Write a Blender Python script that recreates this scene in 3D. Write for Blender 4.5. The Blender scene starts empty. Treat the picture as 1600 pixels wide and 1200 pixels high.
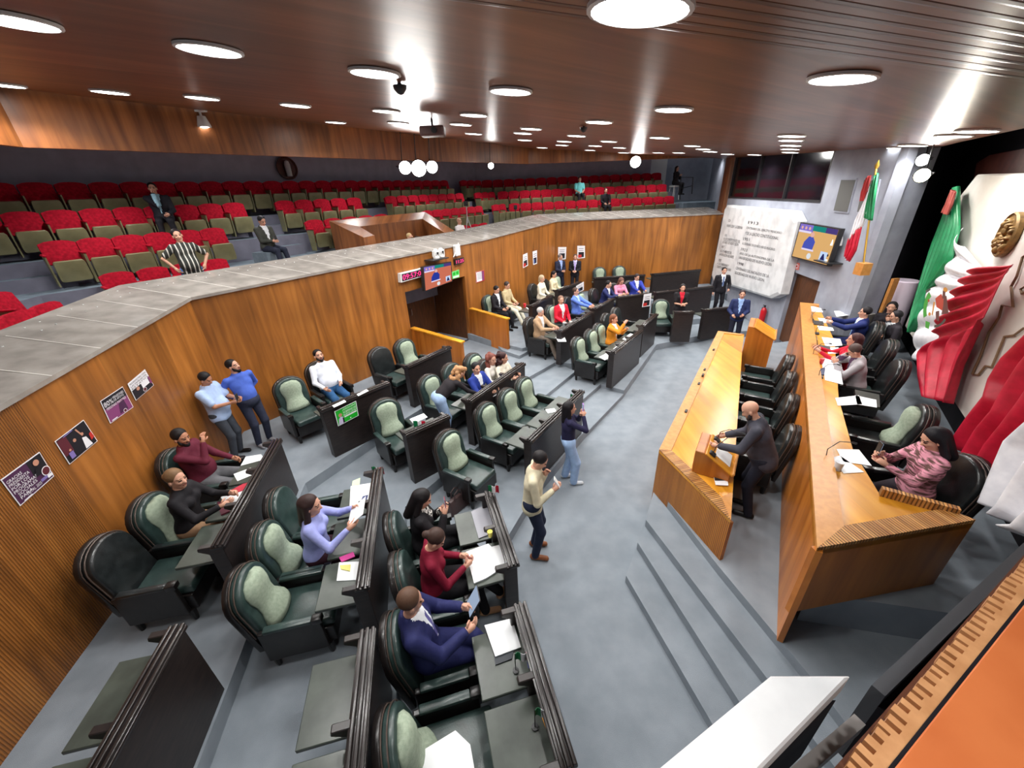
import bpy, bmesh, math, random
import numpy as np
from mathutils import Vector, Matrix
random.seed(7)
C = bpy.context.scene.collection
PI = math.pi

# ------------------------------------------------------------------ camera
F_PX, HC = 605.0, 4.75
_d = np.array([855.0 - 800.0, 1820.0 - 600.0, F_PX]); _d /= np.linalg.norm(_d)
_f = np.array([0, 0, 1.0]) - _d * _d[2]; _f /= np.linalg.norm(_f)
_r = np.cross(_d, _f); _r = _r if _r[0] > 0 else -_r
RW = np.array([_r, _f, -_d])            # rows: world X, Y, Z in image axes (x right, y down, z forward)
def ray(px, py):
    return RW @ np.array([px - 800.0, py - 600.0, F_PX])
def at(px, py, z):
    r = ray(px, py); t = (z - HC) / r[2]
    return Vector((r[0] * t, r[1] * t, z))
def hitn(px, py, p, q, n, d):
    """the same for the plane set d in front of it along n"""
    return hit(px, py, (p[0] + n[0] * d, p[1] + n[1] * d), (q[0] + n[0] * d, q[1] + n[1] * d))
def hit(px, py, p, q):
    """point where the sight line meets the upright plane through plan points p and q"""
    r = ray(px, py); nx, ny = -(q[1] - p[1]), q[0] - p[0]
    t = (nx * p[0] + ny * p[1]) / (nx * r[0] + ny * r[1])
    return Vector((r[0] * t, r[1] * t, HC + r[2] * t))
cam_data = bpy.data.cameras.new('camera'); cam = bpy.data.objects.new('camera', cam_data); C.objects.link(cam)
cam_data.sensor_fit = 'HORIZONTAL'; cam_data.sensor_width = 36.0; cam_data.lens = 36.0 * F_PX / 1600.0
cam_data.clip_start = 0.02; cam_data.clip_end = 200
cam.matrix_world = Matrix(((RW[0][0], -RW[0][1], -RW[0][2], 0), (RW[1][0], -RW[1][1], -RW[1][2], 0), (RW[2][0], -RW[2][1], -RW[2][2], HC), (0, 0, 0, 1)))
bpy.context.scene.camera = cam
# ------------------------------------------------------------------ world, exposure
vs = bpy.context.scene.view_settings
vs.view_transform = 'Standard'; vs.look = 'None'; vs.gamma = 1.0; vs.use_curve_mapping = False; vs.exposure = 0.12
w = bpy.data.worlds.new('world'); bpy.context.scene.world = w; w.use_nodes = True
w.node_tree.nodes['Background'].inputs[0].default_value = (0.62, 0.66, 0.72, 1)
w.node_tree.nodes['Background'].inputs[1].default_value = 0.25
LAMP_W = 120.0
FLOOD_W = 45.0

# ------------------------------------------------------------------ materials
def nt(name, color, rough=0.6, metal=0.0, spec=0.5, coat=0.0):
    m = bpy.data.materials.new(name); m.use_nodes = True
    b = m.node_tree.nodes['Principled BSDF']
    b.inputs['Base Color'].default_value = (*color, 1); b.inputs['Roughness'].default_value = rough
    b.inputs['Metallic'].default_value = metal; b.inputs['Specular IOR Level'].default_value = spec
    b.inputs['Coat Weight'].default_value = coat
    return m
def lk(m, a, b): m.node_tree.links.new(a, b)
def node(m, t, **k):
    n = m.node_tree.nodes.new(t)
    for a, v in k.items(): setattr(n, a, v)
    return n
def srgb(r, g, b):
    f = lambda c: (c / 255 / 12.92) if c / 255 <= 0.04045 else ((c / 255 + 0.055) / 1.055) ** 2.4
    return (f(r), f(g), f(b))
def noisy(name, c1, c2, scale=8, rough=0.7, bump=0.0, bscale=60, metal=0.0, spec=0.5, stretch=(1, 1, 1), coord='Object', detail=4, lo=.35, hi=.65, coat=0.0):
    m = nt(name, c1, rough, metal, spec, coat); b = m.node_tree.nodes['Principled BSDF']
    tc = node(m, 'ShaderNodeTexCoord'); mp = node(m, 'ShaderNodeMapping'); mp.inputs['Scale'].default_value = stretch
    lk(m, tc.outputs[coord], mp.inputs[0])
    n = node(m, 'ShaderNodeTexNoise'); n.inputs['Scale'].default_value = scale; n.inputs['Detail'].default_value = detail
    lk(m, mp.outputs[0], n.inputs['Vector'])
    r = node(m, 'ShaderNodeValToRGB'); r.color_ramp.elements[0].color = (*c1, 1); r.color_ramp.elements[1].color = (*c2, 1)
    r.color_ramp.elements[0].position = lo; r.color_ramp.elements[1].position = hi
    lk(m, n.outputs[0], r.inputs[0]); lk(m, r.outputs[0], b.inputs['Base Color'])
    if bump:
        n2 = node(m, 'ShaderNodeTexNoise'); n2.inputs['Scale'].default_value = bscale; n2.inputs['Detail'].default_value = 3
        lk(m, mp.outputs[0], n2.inputs['Vector'])
        bp = node(m, 'ShaderNodeBump'); bp.inputs['Strength'].default_value = bump; bp.inputs['Distance'].default_value = 0.01
        lk(m, n2.outputs[0], bp.inputs['Height']); lk(m, bp.outputs[0], b.inputs['Normal'])
    return m
def woodmat(name, c1, c2, c3, along='V', scale=1.0, rough=0.35, panel=1.2, coat=0.0, groove=0.0, gstart=None, spec=.5, bump=.1, gdark=.35):
    """veneer in UV metres: grain runs along V (up) or U; sheets 'panel' metres wide differ a little; optional ribs"""
    m = nt(name, c1, rough, 0, spec, coat); b = m.node_tree.nodes['Principled BSDF']
    uv = node(m, 'ShaderNodeUVMap'); mp = node(m, 'ShaderNodeMapping')
    s = (7.0, 0.55, 1) if along == 'V' else (0.55, 7.0, 1)
    mp.inputs['Scale'].default_value = (s[0] * scale, s[1] * scale, 1); lk(m, uv.outputs[0], mp.inputs[0])
    n = node(m, 'ShaderNodeTexNoise'); n.inputs['Scale'].default_value = 1.0; n.inputs['Detail'].default_value = 6; n.inputs['Distortion'].default_value = 0.6
    lk(m, mp.outputs[0], n.inputs['Vector'])
    r = node(m, 'ShaderNodeValToRGB'); e = r.color_ramp.elements
    e[0].color = (*c1, 1); e[0].position = .28; e[1].color = (*c3, 1); e[1].position = .72
    x = e.new(.5); x.color = (*c2, 1)
    lk(m, n.outputs[0], r.inputs[0])
    # sheet to sheet variation
    sp = node(m, 'ShaderNodeSeparateXYZ'); lk(m, uv.outputs[0], sp.inputs[0])
    dv = node(m, 'ShaderNodeMath', operation='DIVIDE'); dv.inputs[1].default_value = panel; lk(m, sp.outputs[0 if along == 'V' else 1], dv.inputs[0])
    fl = node(m, 'ShaderNodeMath', operation='FLOOR'); lk(m, dv.outputs[0], fl.inputs[0])
    wn = node(m, 'ShaderNodeTexWhiteNoise', noise_dimensions='1D'); lk(m, fl.outputs[0], wn.inputs['W'])
    mr = node(m, 'ShaderNodeMapRange'); mr.inputs[3].default_value = .78; mr.inputs[4].default_value = 1.12; lk(m, wn.outputs[0], mr.inputs[0])
    # slow blotches
    n3 = node(m, 'ShaderNodeTexNoise'); n3.inputs['Scale'].default_value = .9; n3.inputs['Detail'].default_value = 2; lk(m, uv.outputs[0], n3.inputs['Vector'])
    mr3 = node(m, 'ShaderNodeMapRange'); mr3.inputs[1].default_value = .3; mr3.inputs[2].default_value = .7; mr3.inputs[3].default_value = .82; mr3.inputs[4].default_value = 1.14; lk(m, n3.outputs[0], mr3.inputs[0])
    mu = node(m, 'ShaderNodeMath', operation='MULTIPLY'); lk(m, mr.outputs[0], mu.inputs[0]); lk(m, mr3.outputs[0], mu.inputs[1])
    vm = node(m, 'ShaderNodeVectorMath', operation='SCALE'); lk(m, r.outputs[0], vm.inputs[0]); lk(m, mu.outputs[0], vm.inputs['Scale'])
    lk(m, vm.outputs[0], b.inputs['Base Color'])
    bp = node(m, 'ShaderNodeBump'); bp.inputs['Strength'].default_value = bump; bp.inputs['Distance'].default_value = .004
    lk(m, n.outputs[0], bp.inputs['Height']); last = bp
    if groove:
        sn = node(m, 'ShaderNodeMath', operation='MULTIPLY'); sn.inputs[1].default_value = 2 * PI / groove; lk(m, sp.outputs[0 if along == 'V' else 1], sn.inputs[0])
        s2 = node(m, 'ShaderNodeMath', operation='SINE'); lk(m, sn.outputs[0], s2.inputs[0])
        cr = node(m, 'ShaderNodeMapRange'); cr.inputs[1].default_value = -.75; cr.inputs[2].default_value = -.2; lk(m, s2.outputs[0], cr.inputs[0])
        h = cr.outputs[0]
        b2 = node(m, 'ShaderNodeBump'); b2.inputs['Strength'].default_value = 1.0; b2.inputs['Distance'].default_value = .01
        lk(m, h, b2.inputs['Height']); lk(m, bp.outputs[0], b2.inputs['Normal']); last = b2
        dk = node(m, 'ShaderNodeMapRange'); dk.inputs[3].default_value = gdark; dk.inputs[4].default_value = 1.0; lk(m, h, dk.inputs[0])
        v2 = node(m, 'ShaderNodeVectorMath', operation='SCALE'); lk(m, vm.outputs[0], v2.inputs[0]); lk(m, dk.outputs[0], v2.inputs['Scale'])
        lk(m, v2.outputs[0], b.inputs['Base Color'])
    lk(m, last.outputs[0], b.inputs['Normal'])
    return m
def emis(name, color, strength):
    m = bpy.data.materials.new(name); m.use_nodes = True; t = m.node_tree; t.nodes.clear()
    e = t.nodes.new('ShaderNodeEmission'); e.inputs[0].default_value = (*color, 1); e.inputs[1].default_value = strength
    o = t.nodes.new('ShaderNodeOutputMaterial'); t.links.new(e.outputs[0], o.inputs[0]); return m
M = {}
M['wall_wood'] = woodmat('wall_wood', srgb(122, 74, 30), srgb(156, 96, 40), srgb(180, 116, 52), panel=1.25, rough=.38)
M['wall_slat'] = woodmat('wall_slat', srgb(122, 74, 30), srgb(156, 96, 40), srgb(180, 116, 52), panel=.3, rough=.42, groove=.024, gdark=.6)
M['fascia_wood'] = woodmat('fascia_wood', srgb(104, 58, 30), srgb(140, 84, 44), srgb(168, 104, 54), panel=1.1, rough=.4)
M['ceil_wood'] = woodmat('ceil_wood', srgb(92, 52, 34), srgb(116, 68, 44), srgb(140, 86, 56), along='U', panel=.9, rough=.33, spec=.5, scale=.8, bump=.25)
M['ceil_rib'] = woodmat('ceil_rib', srgb(92, 52, 34), srgb(116, 68, 44), srgb(140, 86, 56), along='U', panel=.9, rough=.3, groove=.11, scale=.8)
M['desk_wood'] = woodmat('desk_wood', srgb(196, 128, 34), srgb(214, 146, 44), srgb(226, 160, 56), panel=.8, rough=.25, scale=1.2)
M['desk_rib'] = woodmat('desk_rib', srgb(176, 104, 30), srgb(200, 124, 40), srgb(216, 140, 52), panel=.8, rough=.4, groove=.026, scale=1.2)
M['rost_front'] = woodmat('rost_front', srgb(158, 88, 28), srgb(188, 112, 40), srgb(208, 132, 52), panel=.9, rough=.35, scale=.8)
M['rim_wood'] = noisy('rim_wood', srgb(184, 124, 60), srgb(200, 140, 74), scale=14, rough=.4)
M['rim_rib'] = woodmat('rim_rib', srgb(150, 92, 42), srgb(190, 130, 66), srgb(216, 160, 92), panel=.03, rough=.45, groove=.03, scale=2)
M['dark_wood'] = noisy('dark_wood', srgb(32, 27, 27), srgb(46, 38, 36), scale=6, rough=.34, stretch=(1, 1, 6))
M['door_wood'] = noisy('door_wood', srgb(74, 42, 20), srgb(100, 58, 28), scale=5, rough=.5, stretch=(6, 6, .6))
M['carpet'] = noisy('carpet', srgb(131, 139, 147), srgb(142, 150, 158), scale=3.0, rough=.95, bump=.5, bscale=260, spec=.1)
M['carpet2'] = noisy('carpet_riser', srgb(131, 139, 147), srgb(142, 150, 158), scale=3.0, rough=.95, bump=.4, bscale=260, spec=.1)
M['gallery_floor'] = noisy('gallery_floor', srgb(104, 116, 126), srgb(122, 134, 144), scale=5, rough=.9, spec=.1)
M['gray_wall'] = noisy('gray_wall', srgb(150, 154, 166), srgb(162, 166, 178), scale=3, rough=.8, bump=.15, bscale=150, spec=.2)
M['gray_dark'] = noisy('gray_dark', srgb(112, 112, 126), srgb(124, 124, 138), scale=3, rough=.85, bump=.15, bscale=120, spec=.2)
M['gallery_wall'] = noisy('gallery_wall', srgb(170, 168, 184), srgb(182, 180, 196), scale=3, rough=.85, spec=.2)
M['black'] = noisy('black_cloth', srgb(16, 15, 20), srgb(24, 22, 28), scale=6, rough=.8, spec=.2)
M['marble'] = noisy('marble', srgb(196, 198, 200), srgb(228, 229, 230), scale=2.2, rough=.35, detail=8, lo=.3, hi=.55)
M['cap'] = noisy('cap_marble', srgb(140, 134, 128), srgb(168, 162, 155), scale=3, rough=.12, detail=8)
M['joint'] = nt('cap_joint', srgb(214, 208, 200), .5)
M['steel'] = nt('steel', (.55, .56, .58), .3, 1.0)
M['black_plastic'] = nt('black_plastic', (.018, .018, .02), .4)
M['white_plastic'] = nt('white_plastic', srgb(225, 226, 224), .4)
M['paper'] = nt('paper', srgb(236, 238, 240), .6)
M['leather'] = noisy('green_leather', srgb(38, 54, 52), srgb(52, 70, 67), scale=9, rough=.30, bump=.12, bscale=80, spec=.6)
M['leather_black'] = noisy('black_leather', srgb(26, 29, 30), srgb(38, 42, 43), scale=9, rough=.28, bump=.12, bscale=80, spec=.6)
M['chair_wood'] = noisy('chair_wood', srgb(20, 17, 17), srgb(31, 27, 26), scale=8, rough=.3, spec=.5)
M['pad'] = noisy('pad_fabric', srgb(150, 164, 144), srgb(168, 181, 160), scale=30, rough=.9, bump=.3, bscale=200, spec=.2)
M['red'] = noisy('red_fabric', srgb(150, 8, 32), srgb(188, 16, 44), scale=22, rough=.85, bump=.3, bscale=150, spec=.2)
M['olive'] = noisy('olive_plastic', srgb(116, 112, 80), srgb(132, 128, 94), scale=4, rough=.38)
M['lamp_glow'] = emis('lamp_glow', (1, 1, .97), 22)
M['flood_glow'] = emis('flood_glow', (1, .98, .95), 60)
M['gold'] = noisy('bronze', srgb(104, 78, 42), srgb(150, 116, 66), scale=14, rough=.5, metal=.45)
M['brass'] = nt('brass', srgb(200, 160, 70), .3, .9)
M['flag_g'] = noisy('flag_green', srgb(12, 112, 66), srgb(20, 132, 80), scale=9, rough=.5)
M['flag_w'] = noisy('flag_white', srgb(222, 222, 228), srgb(238, 238, 242), scale=9, rough=.5)
M['flag_r'] = noisy('flag_red', srgb(176, 14, 44), srgb(200, 22, 56), scale=9, rough=.5)
M['panel_stone'] = noisy('panel_stone', srgb(206, 200, 192), srgb(220, 215, 207), scale=2, rough=.6)
M['brown_line'] = nt('brown_line', srgb(128, 100, 72), .5)
M['maroon'] = noisy('maroon_wood', srgb(78, 40, 34), srgb(100, 54, 44), scale=5, rough=.5)
M['text_grey'] = nt('text_grey', srgb(62, 62, 70), .5)
M['glass_dark'] = nt('glass_dark', (.01, .008, .012), .08)
M['leaf'] = noisy('pale_wood', srgb(184, 130, 84), srgb(206, 152, 104), scale=14, rough=.5)
M['orange'] = noisy('orange_board', srgb(196, 104, 52), srgb(208, 116, 62), scale=4, rough=.5)

# ------------------------------------------------------------------ object helpers
class MB:
    def __init__(s): s.v = []; s.f = []; s.uv = {}; s.mi = []; s.cur = 0
    def add(s, vs, fs, uvs=None, T=None):
        o = len(s.v)
        s.v += [tuple(T @ Vector(p)) if T is not None else tuple(p) for p in vs]
        for k, f in enumerate(fs):
            if uvs is not None: s.uv[len(s.f)] = uvs[k]
            s.f.append(tuple(o + i for i in f)); s.mi.append(s.cur)
        return s
    def mat(s, i): s.cur = i; return s
    def quad(s, a, b, c, d, uv=None):
        return s.add([a, b, c, d], [(0, 1, 2, 3)], [uv] if uv else None)
    def poly(s, pts): return s.add(pts, [tuple(range(len(pts)))])
    def box(s, x0, x1, y0, y1, z0, z1, T=None):
        v = [(x0, y0, z0), (x1, y0, z0), (x1, y1, z0), (x0, y1, z0), (x0, y0, z1), (x1, y0, z1), (x1, y1, z1), (x0, y1, z1)]
        return s.add(v, [(0, 3, 2, 1), (4, 5, 6, 7), (0, 1, 5, 4), (1, 2, 6, 5), (2, 3, 7, 6), (3, 0, 4, 7)], None, T)
    def prism(s, pts, z0, z1, T=None):
        """plan polygon (counter-clockwise) between z0 and z1; z may be a list per point"""
        n = len(pts); g = lambda z, i: z[i] if isinstance(z, (list, tuple)) else z
        v = [(p[0], p[1], g(z0, i)) for i, p in enumerate(pts)] + [(p[0], p[1], g(z1, i)) for i, p in enumerate(pts)]
        a = sum(pts[i][0] * pts[(i + 1) % n][1] - pts[(i + 1) % n][0] * pts[i][1] for i in range(n))
        f = [tuple(range(n))[::-1], tuple(range(n, 2 * n))] + [(i, (i + 1) % n, n + (i + 1) % n, n + i) for i in range(n)]
        if a < 0: f = [q[::-1] for q in f]
        return s.add(v, f, None, T)
    def extr(s, prof, y0, y1, T=None, ax='y'):
        """profile in x,z extruded along y"""
        n = len(prof)
        v = [(p[0], y0, p[1]) for p in prof] + [(p[0], y1, p[1]) for p in prof]
        f = [tuple(range(n)), tuple(range(n, 2 * n))[::-1]] + [(i, n + i, n + (i + 1) % n, (i + 1) % n) for i in range(n)]
        return s.add(v, f, None, T)
    def tube(s, path, r, n=8, T=None, cap=True):
        path = [Vector(p) for p in path]; rr = r if isinstance(r, (list, tuple)) else [r] * len(path)
        v = []; f = []
        t0 = (path[1] - path[0]).normalized(); up = Vector((0, 0, 1)) if abs(t0.z) < .9 else Vector((1, 0, 0))
        a = t0.cross(up).normalized()
        for i, p in enumerate(path):
            t = (path[min(i + 1, len(path) - 1)] - path[max(i - 1, 0)]).normalized()
            a = (a - t * a.dot(t)).normalized(); b = t.cross(a)
            for k in range(n):
                q = 2 * PI * k / n; v.append(p + (a * math.cos(q) + b * math.sin(q)) * rr[i])
        for i in range(len(path) - 1):
            for k in range(n):
                f.append((i * n + k, i * n + (k + 1) % n, (i + 1) * n + (k + 1) % n, (i + 1) * n + k))
        if cap: f += [tuple(range(n))[::-1], tuple(range((len(path) - 1) * n, len(path) * n))]
        return s.add(v, f, None, T)
    def lathe(s, prof, n=16, T=None):
        v = []; f = []
        for (r, z) in prof:
            for k in range(n): v.append((r * math.cos(2 * PI * k / n), r * math.sin(2 * PI * k / n), z))
        for i in range(len(prof) - 1):
            for k in range(n): f.append((i * n + k, i * n + (k + 1) % n, (i + 1) * n + (k + 1) % n, (i + 1) * n + k))
        f += [tuple(range(n))[::-1], tuple(range((len(prof) - 1) * n, len(prof) * n))]
        return s.add(v, f, None, T)
    def build(s, name, mats, parent=None, smooth=False, bevel=0, seg=2, T=None):
        me = bpy.data.meshes.new(name); me.from_pydata([tuple(p) for p in s.v], [], s.f)
        ul = me.uv_layers.new(name='UVMap')
        co = np.array(s.v, dtype=float).reshape(-1, 3)
        for i, p in enumerate(me.polygons):
            if i in s.uv:
                for li, q in zip(p.loop_indices, s.uv[i]): ul.data[li].uv = q
            else:
                n = p.normal
                if abs(n.z) > .6:
                    for li in p.loop_indices:
                        c = co[me.loops[li].vertex_index]; ul.data[li].uv = (c[0], c[1])
                else:
                    h = Vector((-n.y, n.x, 0)); h.normalize()
                    for li in p.loop_indices:
                        c = co[me.loops[li].vertex_index]; ul.data[li].uv = (c[0] * h.x + c[1] * h.y, c[2])
            p.material_index = s.mi[i]
        if bevel:
            bm = bmesh.new(); bm.from_mesh(me); bmesh.ops.remove_doubles(bm, verts=bm.verts, dist=1e-5)
            es = [e for e in bm.edges if len(e.link_faces) == 2 and e.calc_face_angle(0) > .5]
            bmesh.ops.bevel(bm, geom=es, offset=bevel, segments=seg, profile=.5, affect='EDGES', clamp_overlap=True)
            bm.to_mesh(me); bm.free()
        for m in (mats if isinstance(mats, (list, tuple)) else [mats]): me.materials.append(m)
        if smooth:
            me.polygons.foreach_set('use_smooth', [True] * len(me.polygons))
            if smooth != 'all':
                try: me.set_sharp_from_angle(angle=smooth if smooth is not True else .7)
                except Exception: pass
        me.update()
        o = bpy.data.objects.new(name, me); C.objects.link(o)
        if parent is not None: o.parent = parent
        return o
def tag(o, label=None, cat=None, group=None, kind=None):
    if label: o['label'] = label
    if cat: o['category'] = cat
    if group: o['group'] = group
    if kind: o['kind'] = kind
    return o
def struct(o): o['kind'] = 'structure'; return o
def thing(name, label, cat, loc=(0, 0, 0), rz=0, group=None):
    o = bpy.data.objects.new(name, None); C.objects.link(o); o.location = loc; o.rotation_euler = (0, 0, rz)
    o.empty_display_size = .1
    return tag(o, label, cat, group)
KIDS = {}
def copy_tree(o, parent=None):
    c = o.copy(); C.objects.link(c); c.parent = parent
    for ch in [x for x in KIDS.get(o.name, None) or [x for x in bpy.data.objects if x.parent == o]]: copy_tree(ch, c)
    return c
def TR(x=0, y=0, z=0, rx=0, ry=0, rz=0, s=1):
    return Matrix.Translation((x, y, z)) @ Matrix.Rotation(rz, 4, 'Z') @ Matrix.Rotation(ry, 4, 'Y') @ Matrix.Rotation(rx, 4, 'X') @ Matrix.Scale(s, 4)
def wpt(p, q, t): return (p[0] + (q[0] - p[0]) * t, p[1] + (q[1] - p[1]) * t)
# ================================================================== the hall
W = [(-4.0, -.6), (-5.5, 6.75), (-.71, 13.1), (2.15, 17.4), (9.34, 17.9)]      # front of the timber gallery wall, in plan
WZ = [2.94, 3.30, 3.40, 3.57, 3.53]
S0, S1 = (9.42, 17.95), (8.46, 11.55)                                            # grey side wall
B0, B1 = (9.22, 8.06), (5.64, 3.01)                                            # stage back wall
ZA, ZB, ZC, ZS, ZP = .6, .4, .2, .5, .95
def off(L, d):
    out = []
    for i, p in enumerate(L):
        ns = []
        for a, b in ((i - 1, i), (i, i + 1)):
            if a < 0 or b >= len(L): continue
            v = Vector((L[b][0] - L[a][0], L[b][1] - L[a][1])).normalized(); ns.append(Vector((-v.y, v.x)))
        n = ns[0] if len(ns) == 1 else (ns[0] + ns[1]) / ns[0].dot(ns[0] + ns[1])
        out.append((p[0] + n.x * d, p[1] + n.y * d))
    return out
def ceil_z(x, y): return 5.43 - .083 * x + .055 * y
def on_ceil(px, py):
    r = ray(px, py); t = (5.43 - HC) / (r[2] + .083 * r[0] - .055 * r[1]); return Vector((r[0] * t, r[1] * t, HC + r[2] * t))

# ---- floors
struct(MB().poly([(-14, -4, 0), (14, -4, 0), (14, 27, 0), (-14, 27, 0)]).build('floor', M['carpet']))
FA = [(-2.55, -.8), (-2.74, 1.5), (-2.92, 2.4), (-3.36, 4.4), (-3.47, 5.05), (-2.71, 6.33), (-1.25, 8.45), (-1.3, 8.6), (-2.5, 10.35)]
FB = [(-.95, -.8), (-1.12, 1.5), (-1.3, 2.2), (-1.76, 4.62), (-1.28, 5.32), (.42, 7.75), (.1, 8.75), (1.25, 10.04), (1.68, 9.9), (3.1, 12.0), (4.7, 13.0), (7.4, 13.5), (8.7, 13.8)]
FCn = [(.62, -.8), (.46, 1.3), (.17, 2.5), (-.06, 3.2), (-.2, 4.05), (.38, 5.2), (1.5, 6.84), (1.05, 7.35), (2.3, 8.95), (2.79, 8.54), (4.68, 11.57), (6.91, 12.4), (8.6, 12.45)]
FAf = [(-1.3, 12.2), (-.42, 11.35), (.35, 10.72), (.75, 10.95), (2.3, 13.3), (3.3, 15.0), (8.3, 15.7), (9.1, 15.9)]
def wall_back(L, far):
    """plan polygon from a tier edge back to the timber wall"""
    return L + far
def tier(name, poly, z, mats=None):
    ob = MB(); ob.prism(poly, -.05, z); o = ob.build(name, [M['carpet'], M['carpet2']])
    for p in o.data.polygons: p.material_index = 0 if abs(p.normal.z) > .5 else 1
    return struct(o)
tier('floor_tier_low', FCn + [(9.3, 17.95), (2.1, 17.45), (-.76, 13.15), (-5.56, 6.78), (-4.04, -.8)], ZC)
tier('floor_tier_middle', FB + [(9.3, 17.96), (2.1, 17.46), (-.77, 13.16), (-5.57, 6.78), (-4.05, -.8)], ZB)
tier('floor_tier_top_near', FA + [(-2.7, 10.45), (-5.58, 6.79), (-4.06, -.8)], ZA)
tier('floor_tier_top_far', FAf + [(9.3, 17.97), (2.1, 17.47), (-.78, 13.17), (-1.4, 12.3)], ZA)
# half steps in the aisle
tier('floor_step_low', [(1.5, 6.84), (2.79, 8.54), (2.3, 8.95), (1.05, 7.35)], .1)
tier('floor_step_middle', [(.42, 7.75), (1.75, 9.6), (1.5, 9.95), (1.25, 10.04), (.1, 8.75)], .3)
tier('floor_step_top', [(-.25, 10.9), (.25, 10.4), (.55, 10.75), (.35, 10.9), (-.42, 11.4)], .5)
# ---- stage
tier('floor_stage', [(3.1, -.8), (2.72, 2.0), (2.45, 3.25), (2.2, 4.72), (5.62, 9.83), (7.0, 10.4), (8.3, 10.6), (8.15, 9.4), (8.0, 8.5), (10.8, 10.3), (8.5, 6.9), (5.6, 2.8), (4.2, -.8)], ZS)
for k, (a, b) in enumerate((((1.4, 3.45), (1.76, 1.86)), ((1.67, 3.87), (2.05, 1.98)), ((1.87, 4.16), (2.36, 2.12)))):
    e = wpt(a, b, 2.2); tier('floor_stage_step_%d' % (k + 1), [a, e, (e[0] + 1.5, e[1]), (3.0, 3.0), (2.35, 4.6), (2.19, 4.75)], .125 * (k + 1))
tier('floor_platform', [(2.95, 2.55), (7.7, 9.9), (8.0, 9.9), (7.95, 8.5), (10.7, 10.15), (8.4, 6.9), (5.2, 2.4), (4.45, 2.2)], ZP)

# ---- timber wall with portal
PA, PB_ = hit(633, 459, W[1], W[2]), hit(726, 432, W[1], W[2])
PZ = 2.47
def wall_piece(mb, p, q, z0, z1, u0=0, t=.12):
    """upright slab from p to q (z as pair), front face on the p-q line, thickness away from the room"""
    L = math.hypot(q[0] - p[0], q[1] - p[1]); n = (-(q[1] - p[1]) / L * t, (q[0] - p[0]) / L * t)
    za = z0 if isinstance(z0, (list, tuple)) else (z0, z0); zb = z1 if isinstance(z1, (list, tuple)) else (z1, z1)
    v = [(p[0], p[1], za[0]), (q[0], q[1], za[1]), (q[0], q[1], zb[1]), (p[0], p[1], zb[0])]
    b = [(x + n[0], y + n[1], z) for x, y, z in v]
    uv = [(u0, za[0]), (u0 + L, za[1]), (u0 + L, zb[1]), (u0, zb[0])]
    mb.add(v + b, [(0, 1, 2, 3), (7, 6, 5, 4), (0, 4, 5, 1), (1, 5, 6, 2), (2, 6, 7, 3), (3, 7, 4, 0)],
           [uv, uv[::-1], [(u0, 0), (u0, t), (u0 + L, t), (u0 + L, 0)], [(u0, 0), (u0 + t, 0), (u0 + t, 3), (u0, 3)], [(u0, 0), (u0, t), (u0 + L, t), (u0 + L, 0)], [(u0, 0), (u0 + t, 0), (u0 + t, 3), (u0, 3)]])
    return u0 + L
tz = lambda i, t: WZ[i] + (WZ[i + 1] - WZ[i]) * t
SL = .545   # where the ribbed stretch of the wall gives way to plain sheets
m1 = wpt(W[0], W[1], SL)
mb = MB(); wall_piece(mb, W[0], m1, .1, (WZ[0], tz(0, SL)), 0); struct(mb.build('wall_timber_ribbed', M['wall_slat']))
mb = MB(); wall_piece(mb, m1, W[1], .1, (tz(0, SL), WZ[1]), 3.9); struct(mb.build('wall_timber_near', M['wall_wood']))
tA = (PA.x - W[1][0]) / (W[2][0] - W[1][0]); tB = (PB_.x - W[1][0]) / (W[2][0] - W[1][0])
mb = MB(); u = wall_piece(mb, W[1], wpt(W[1], W[2], tA), .1, (WZ[1], tz(1, tA)), 10)
u = wall_piece(mb, wpt(W[1], W[2], tA), wpt(W[1], W[2], tB), PZ, (tz(1, tA), tz(1, tB)), u)
wall_piece(mb, wpt(W[1], W[2], tB), W[2], .1, (tz(1, tB), WZ[2]), u); struct(mb.build('wall_timber_portal', M['wall_wood']))
mb = MB(); wall_piece(mb, W[2], W[3], .1, (WZ[2], WZ[3]), 20); struct(mb.build('wall_timber_middle', M['wall_wood']))
mb = MB(); wall_piece(mb, W[3], W[4], .1, (WZ[3], WZ[4]), 27); struct(mb.build('wall_timber_far', M['wall_wood']))
# portal recess
v = Vector((W[2][0] - W[1][0], W[2][1] - W[1][1], 0)).normalized(); n = Vector((-v.y, v.x, 0))
a0 = Vector((PA.x, PA.y, 0)); b0 = Vector((PB_.x, PB_.y, 0)); D = 1.5
rc = lambda p, d, z: (p.x + n.x * d, p.y + n.y * d, z)
mb = MB(); wall_piece(mb, rc(a0, .12, 0)[:2], rc(a0, D, 0)[:2], ZB, PZ); struct(mb.build('wall_portal_left', M['door_wood']))
mb = MB(); wall_piece(mb, rc(b0, D, 0)[:2], rc(b0, .12, 0)[:2], ZB, PZ); struct(mb.build('wall_portal_right', M['door_wood']))
struct(MB().add([rc(a0, .1, PZ), rc(b0, .1, PZ), rc(b0, D, PZ), rc(a0, D, PZ), rc(a0, .1, PZ + .1), rc(b0, .1, PZ + .1), rc(b0, D, PZ + .1), rc(a0, D, PZ + .1)], [(0, 1, 2, 3), (7, 6, 5, 4)]).build('ceiling_portal', M['door_wood']))
struct(MB().add([rc(a0, .0, ZB), rc(b0, .0, ZB), rc(b0, D, ZB), rc(a0, D, ZB)], [(0, 1, 2, 3)]).build('floor_portal', M['carpet']))
dz = MB(); mid = (a0 + b0) / 2
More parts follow.
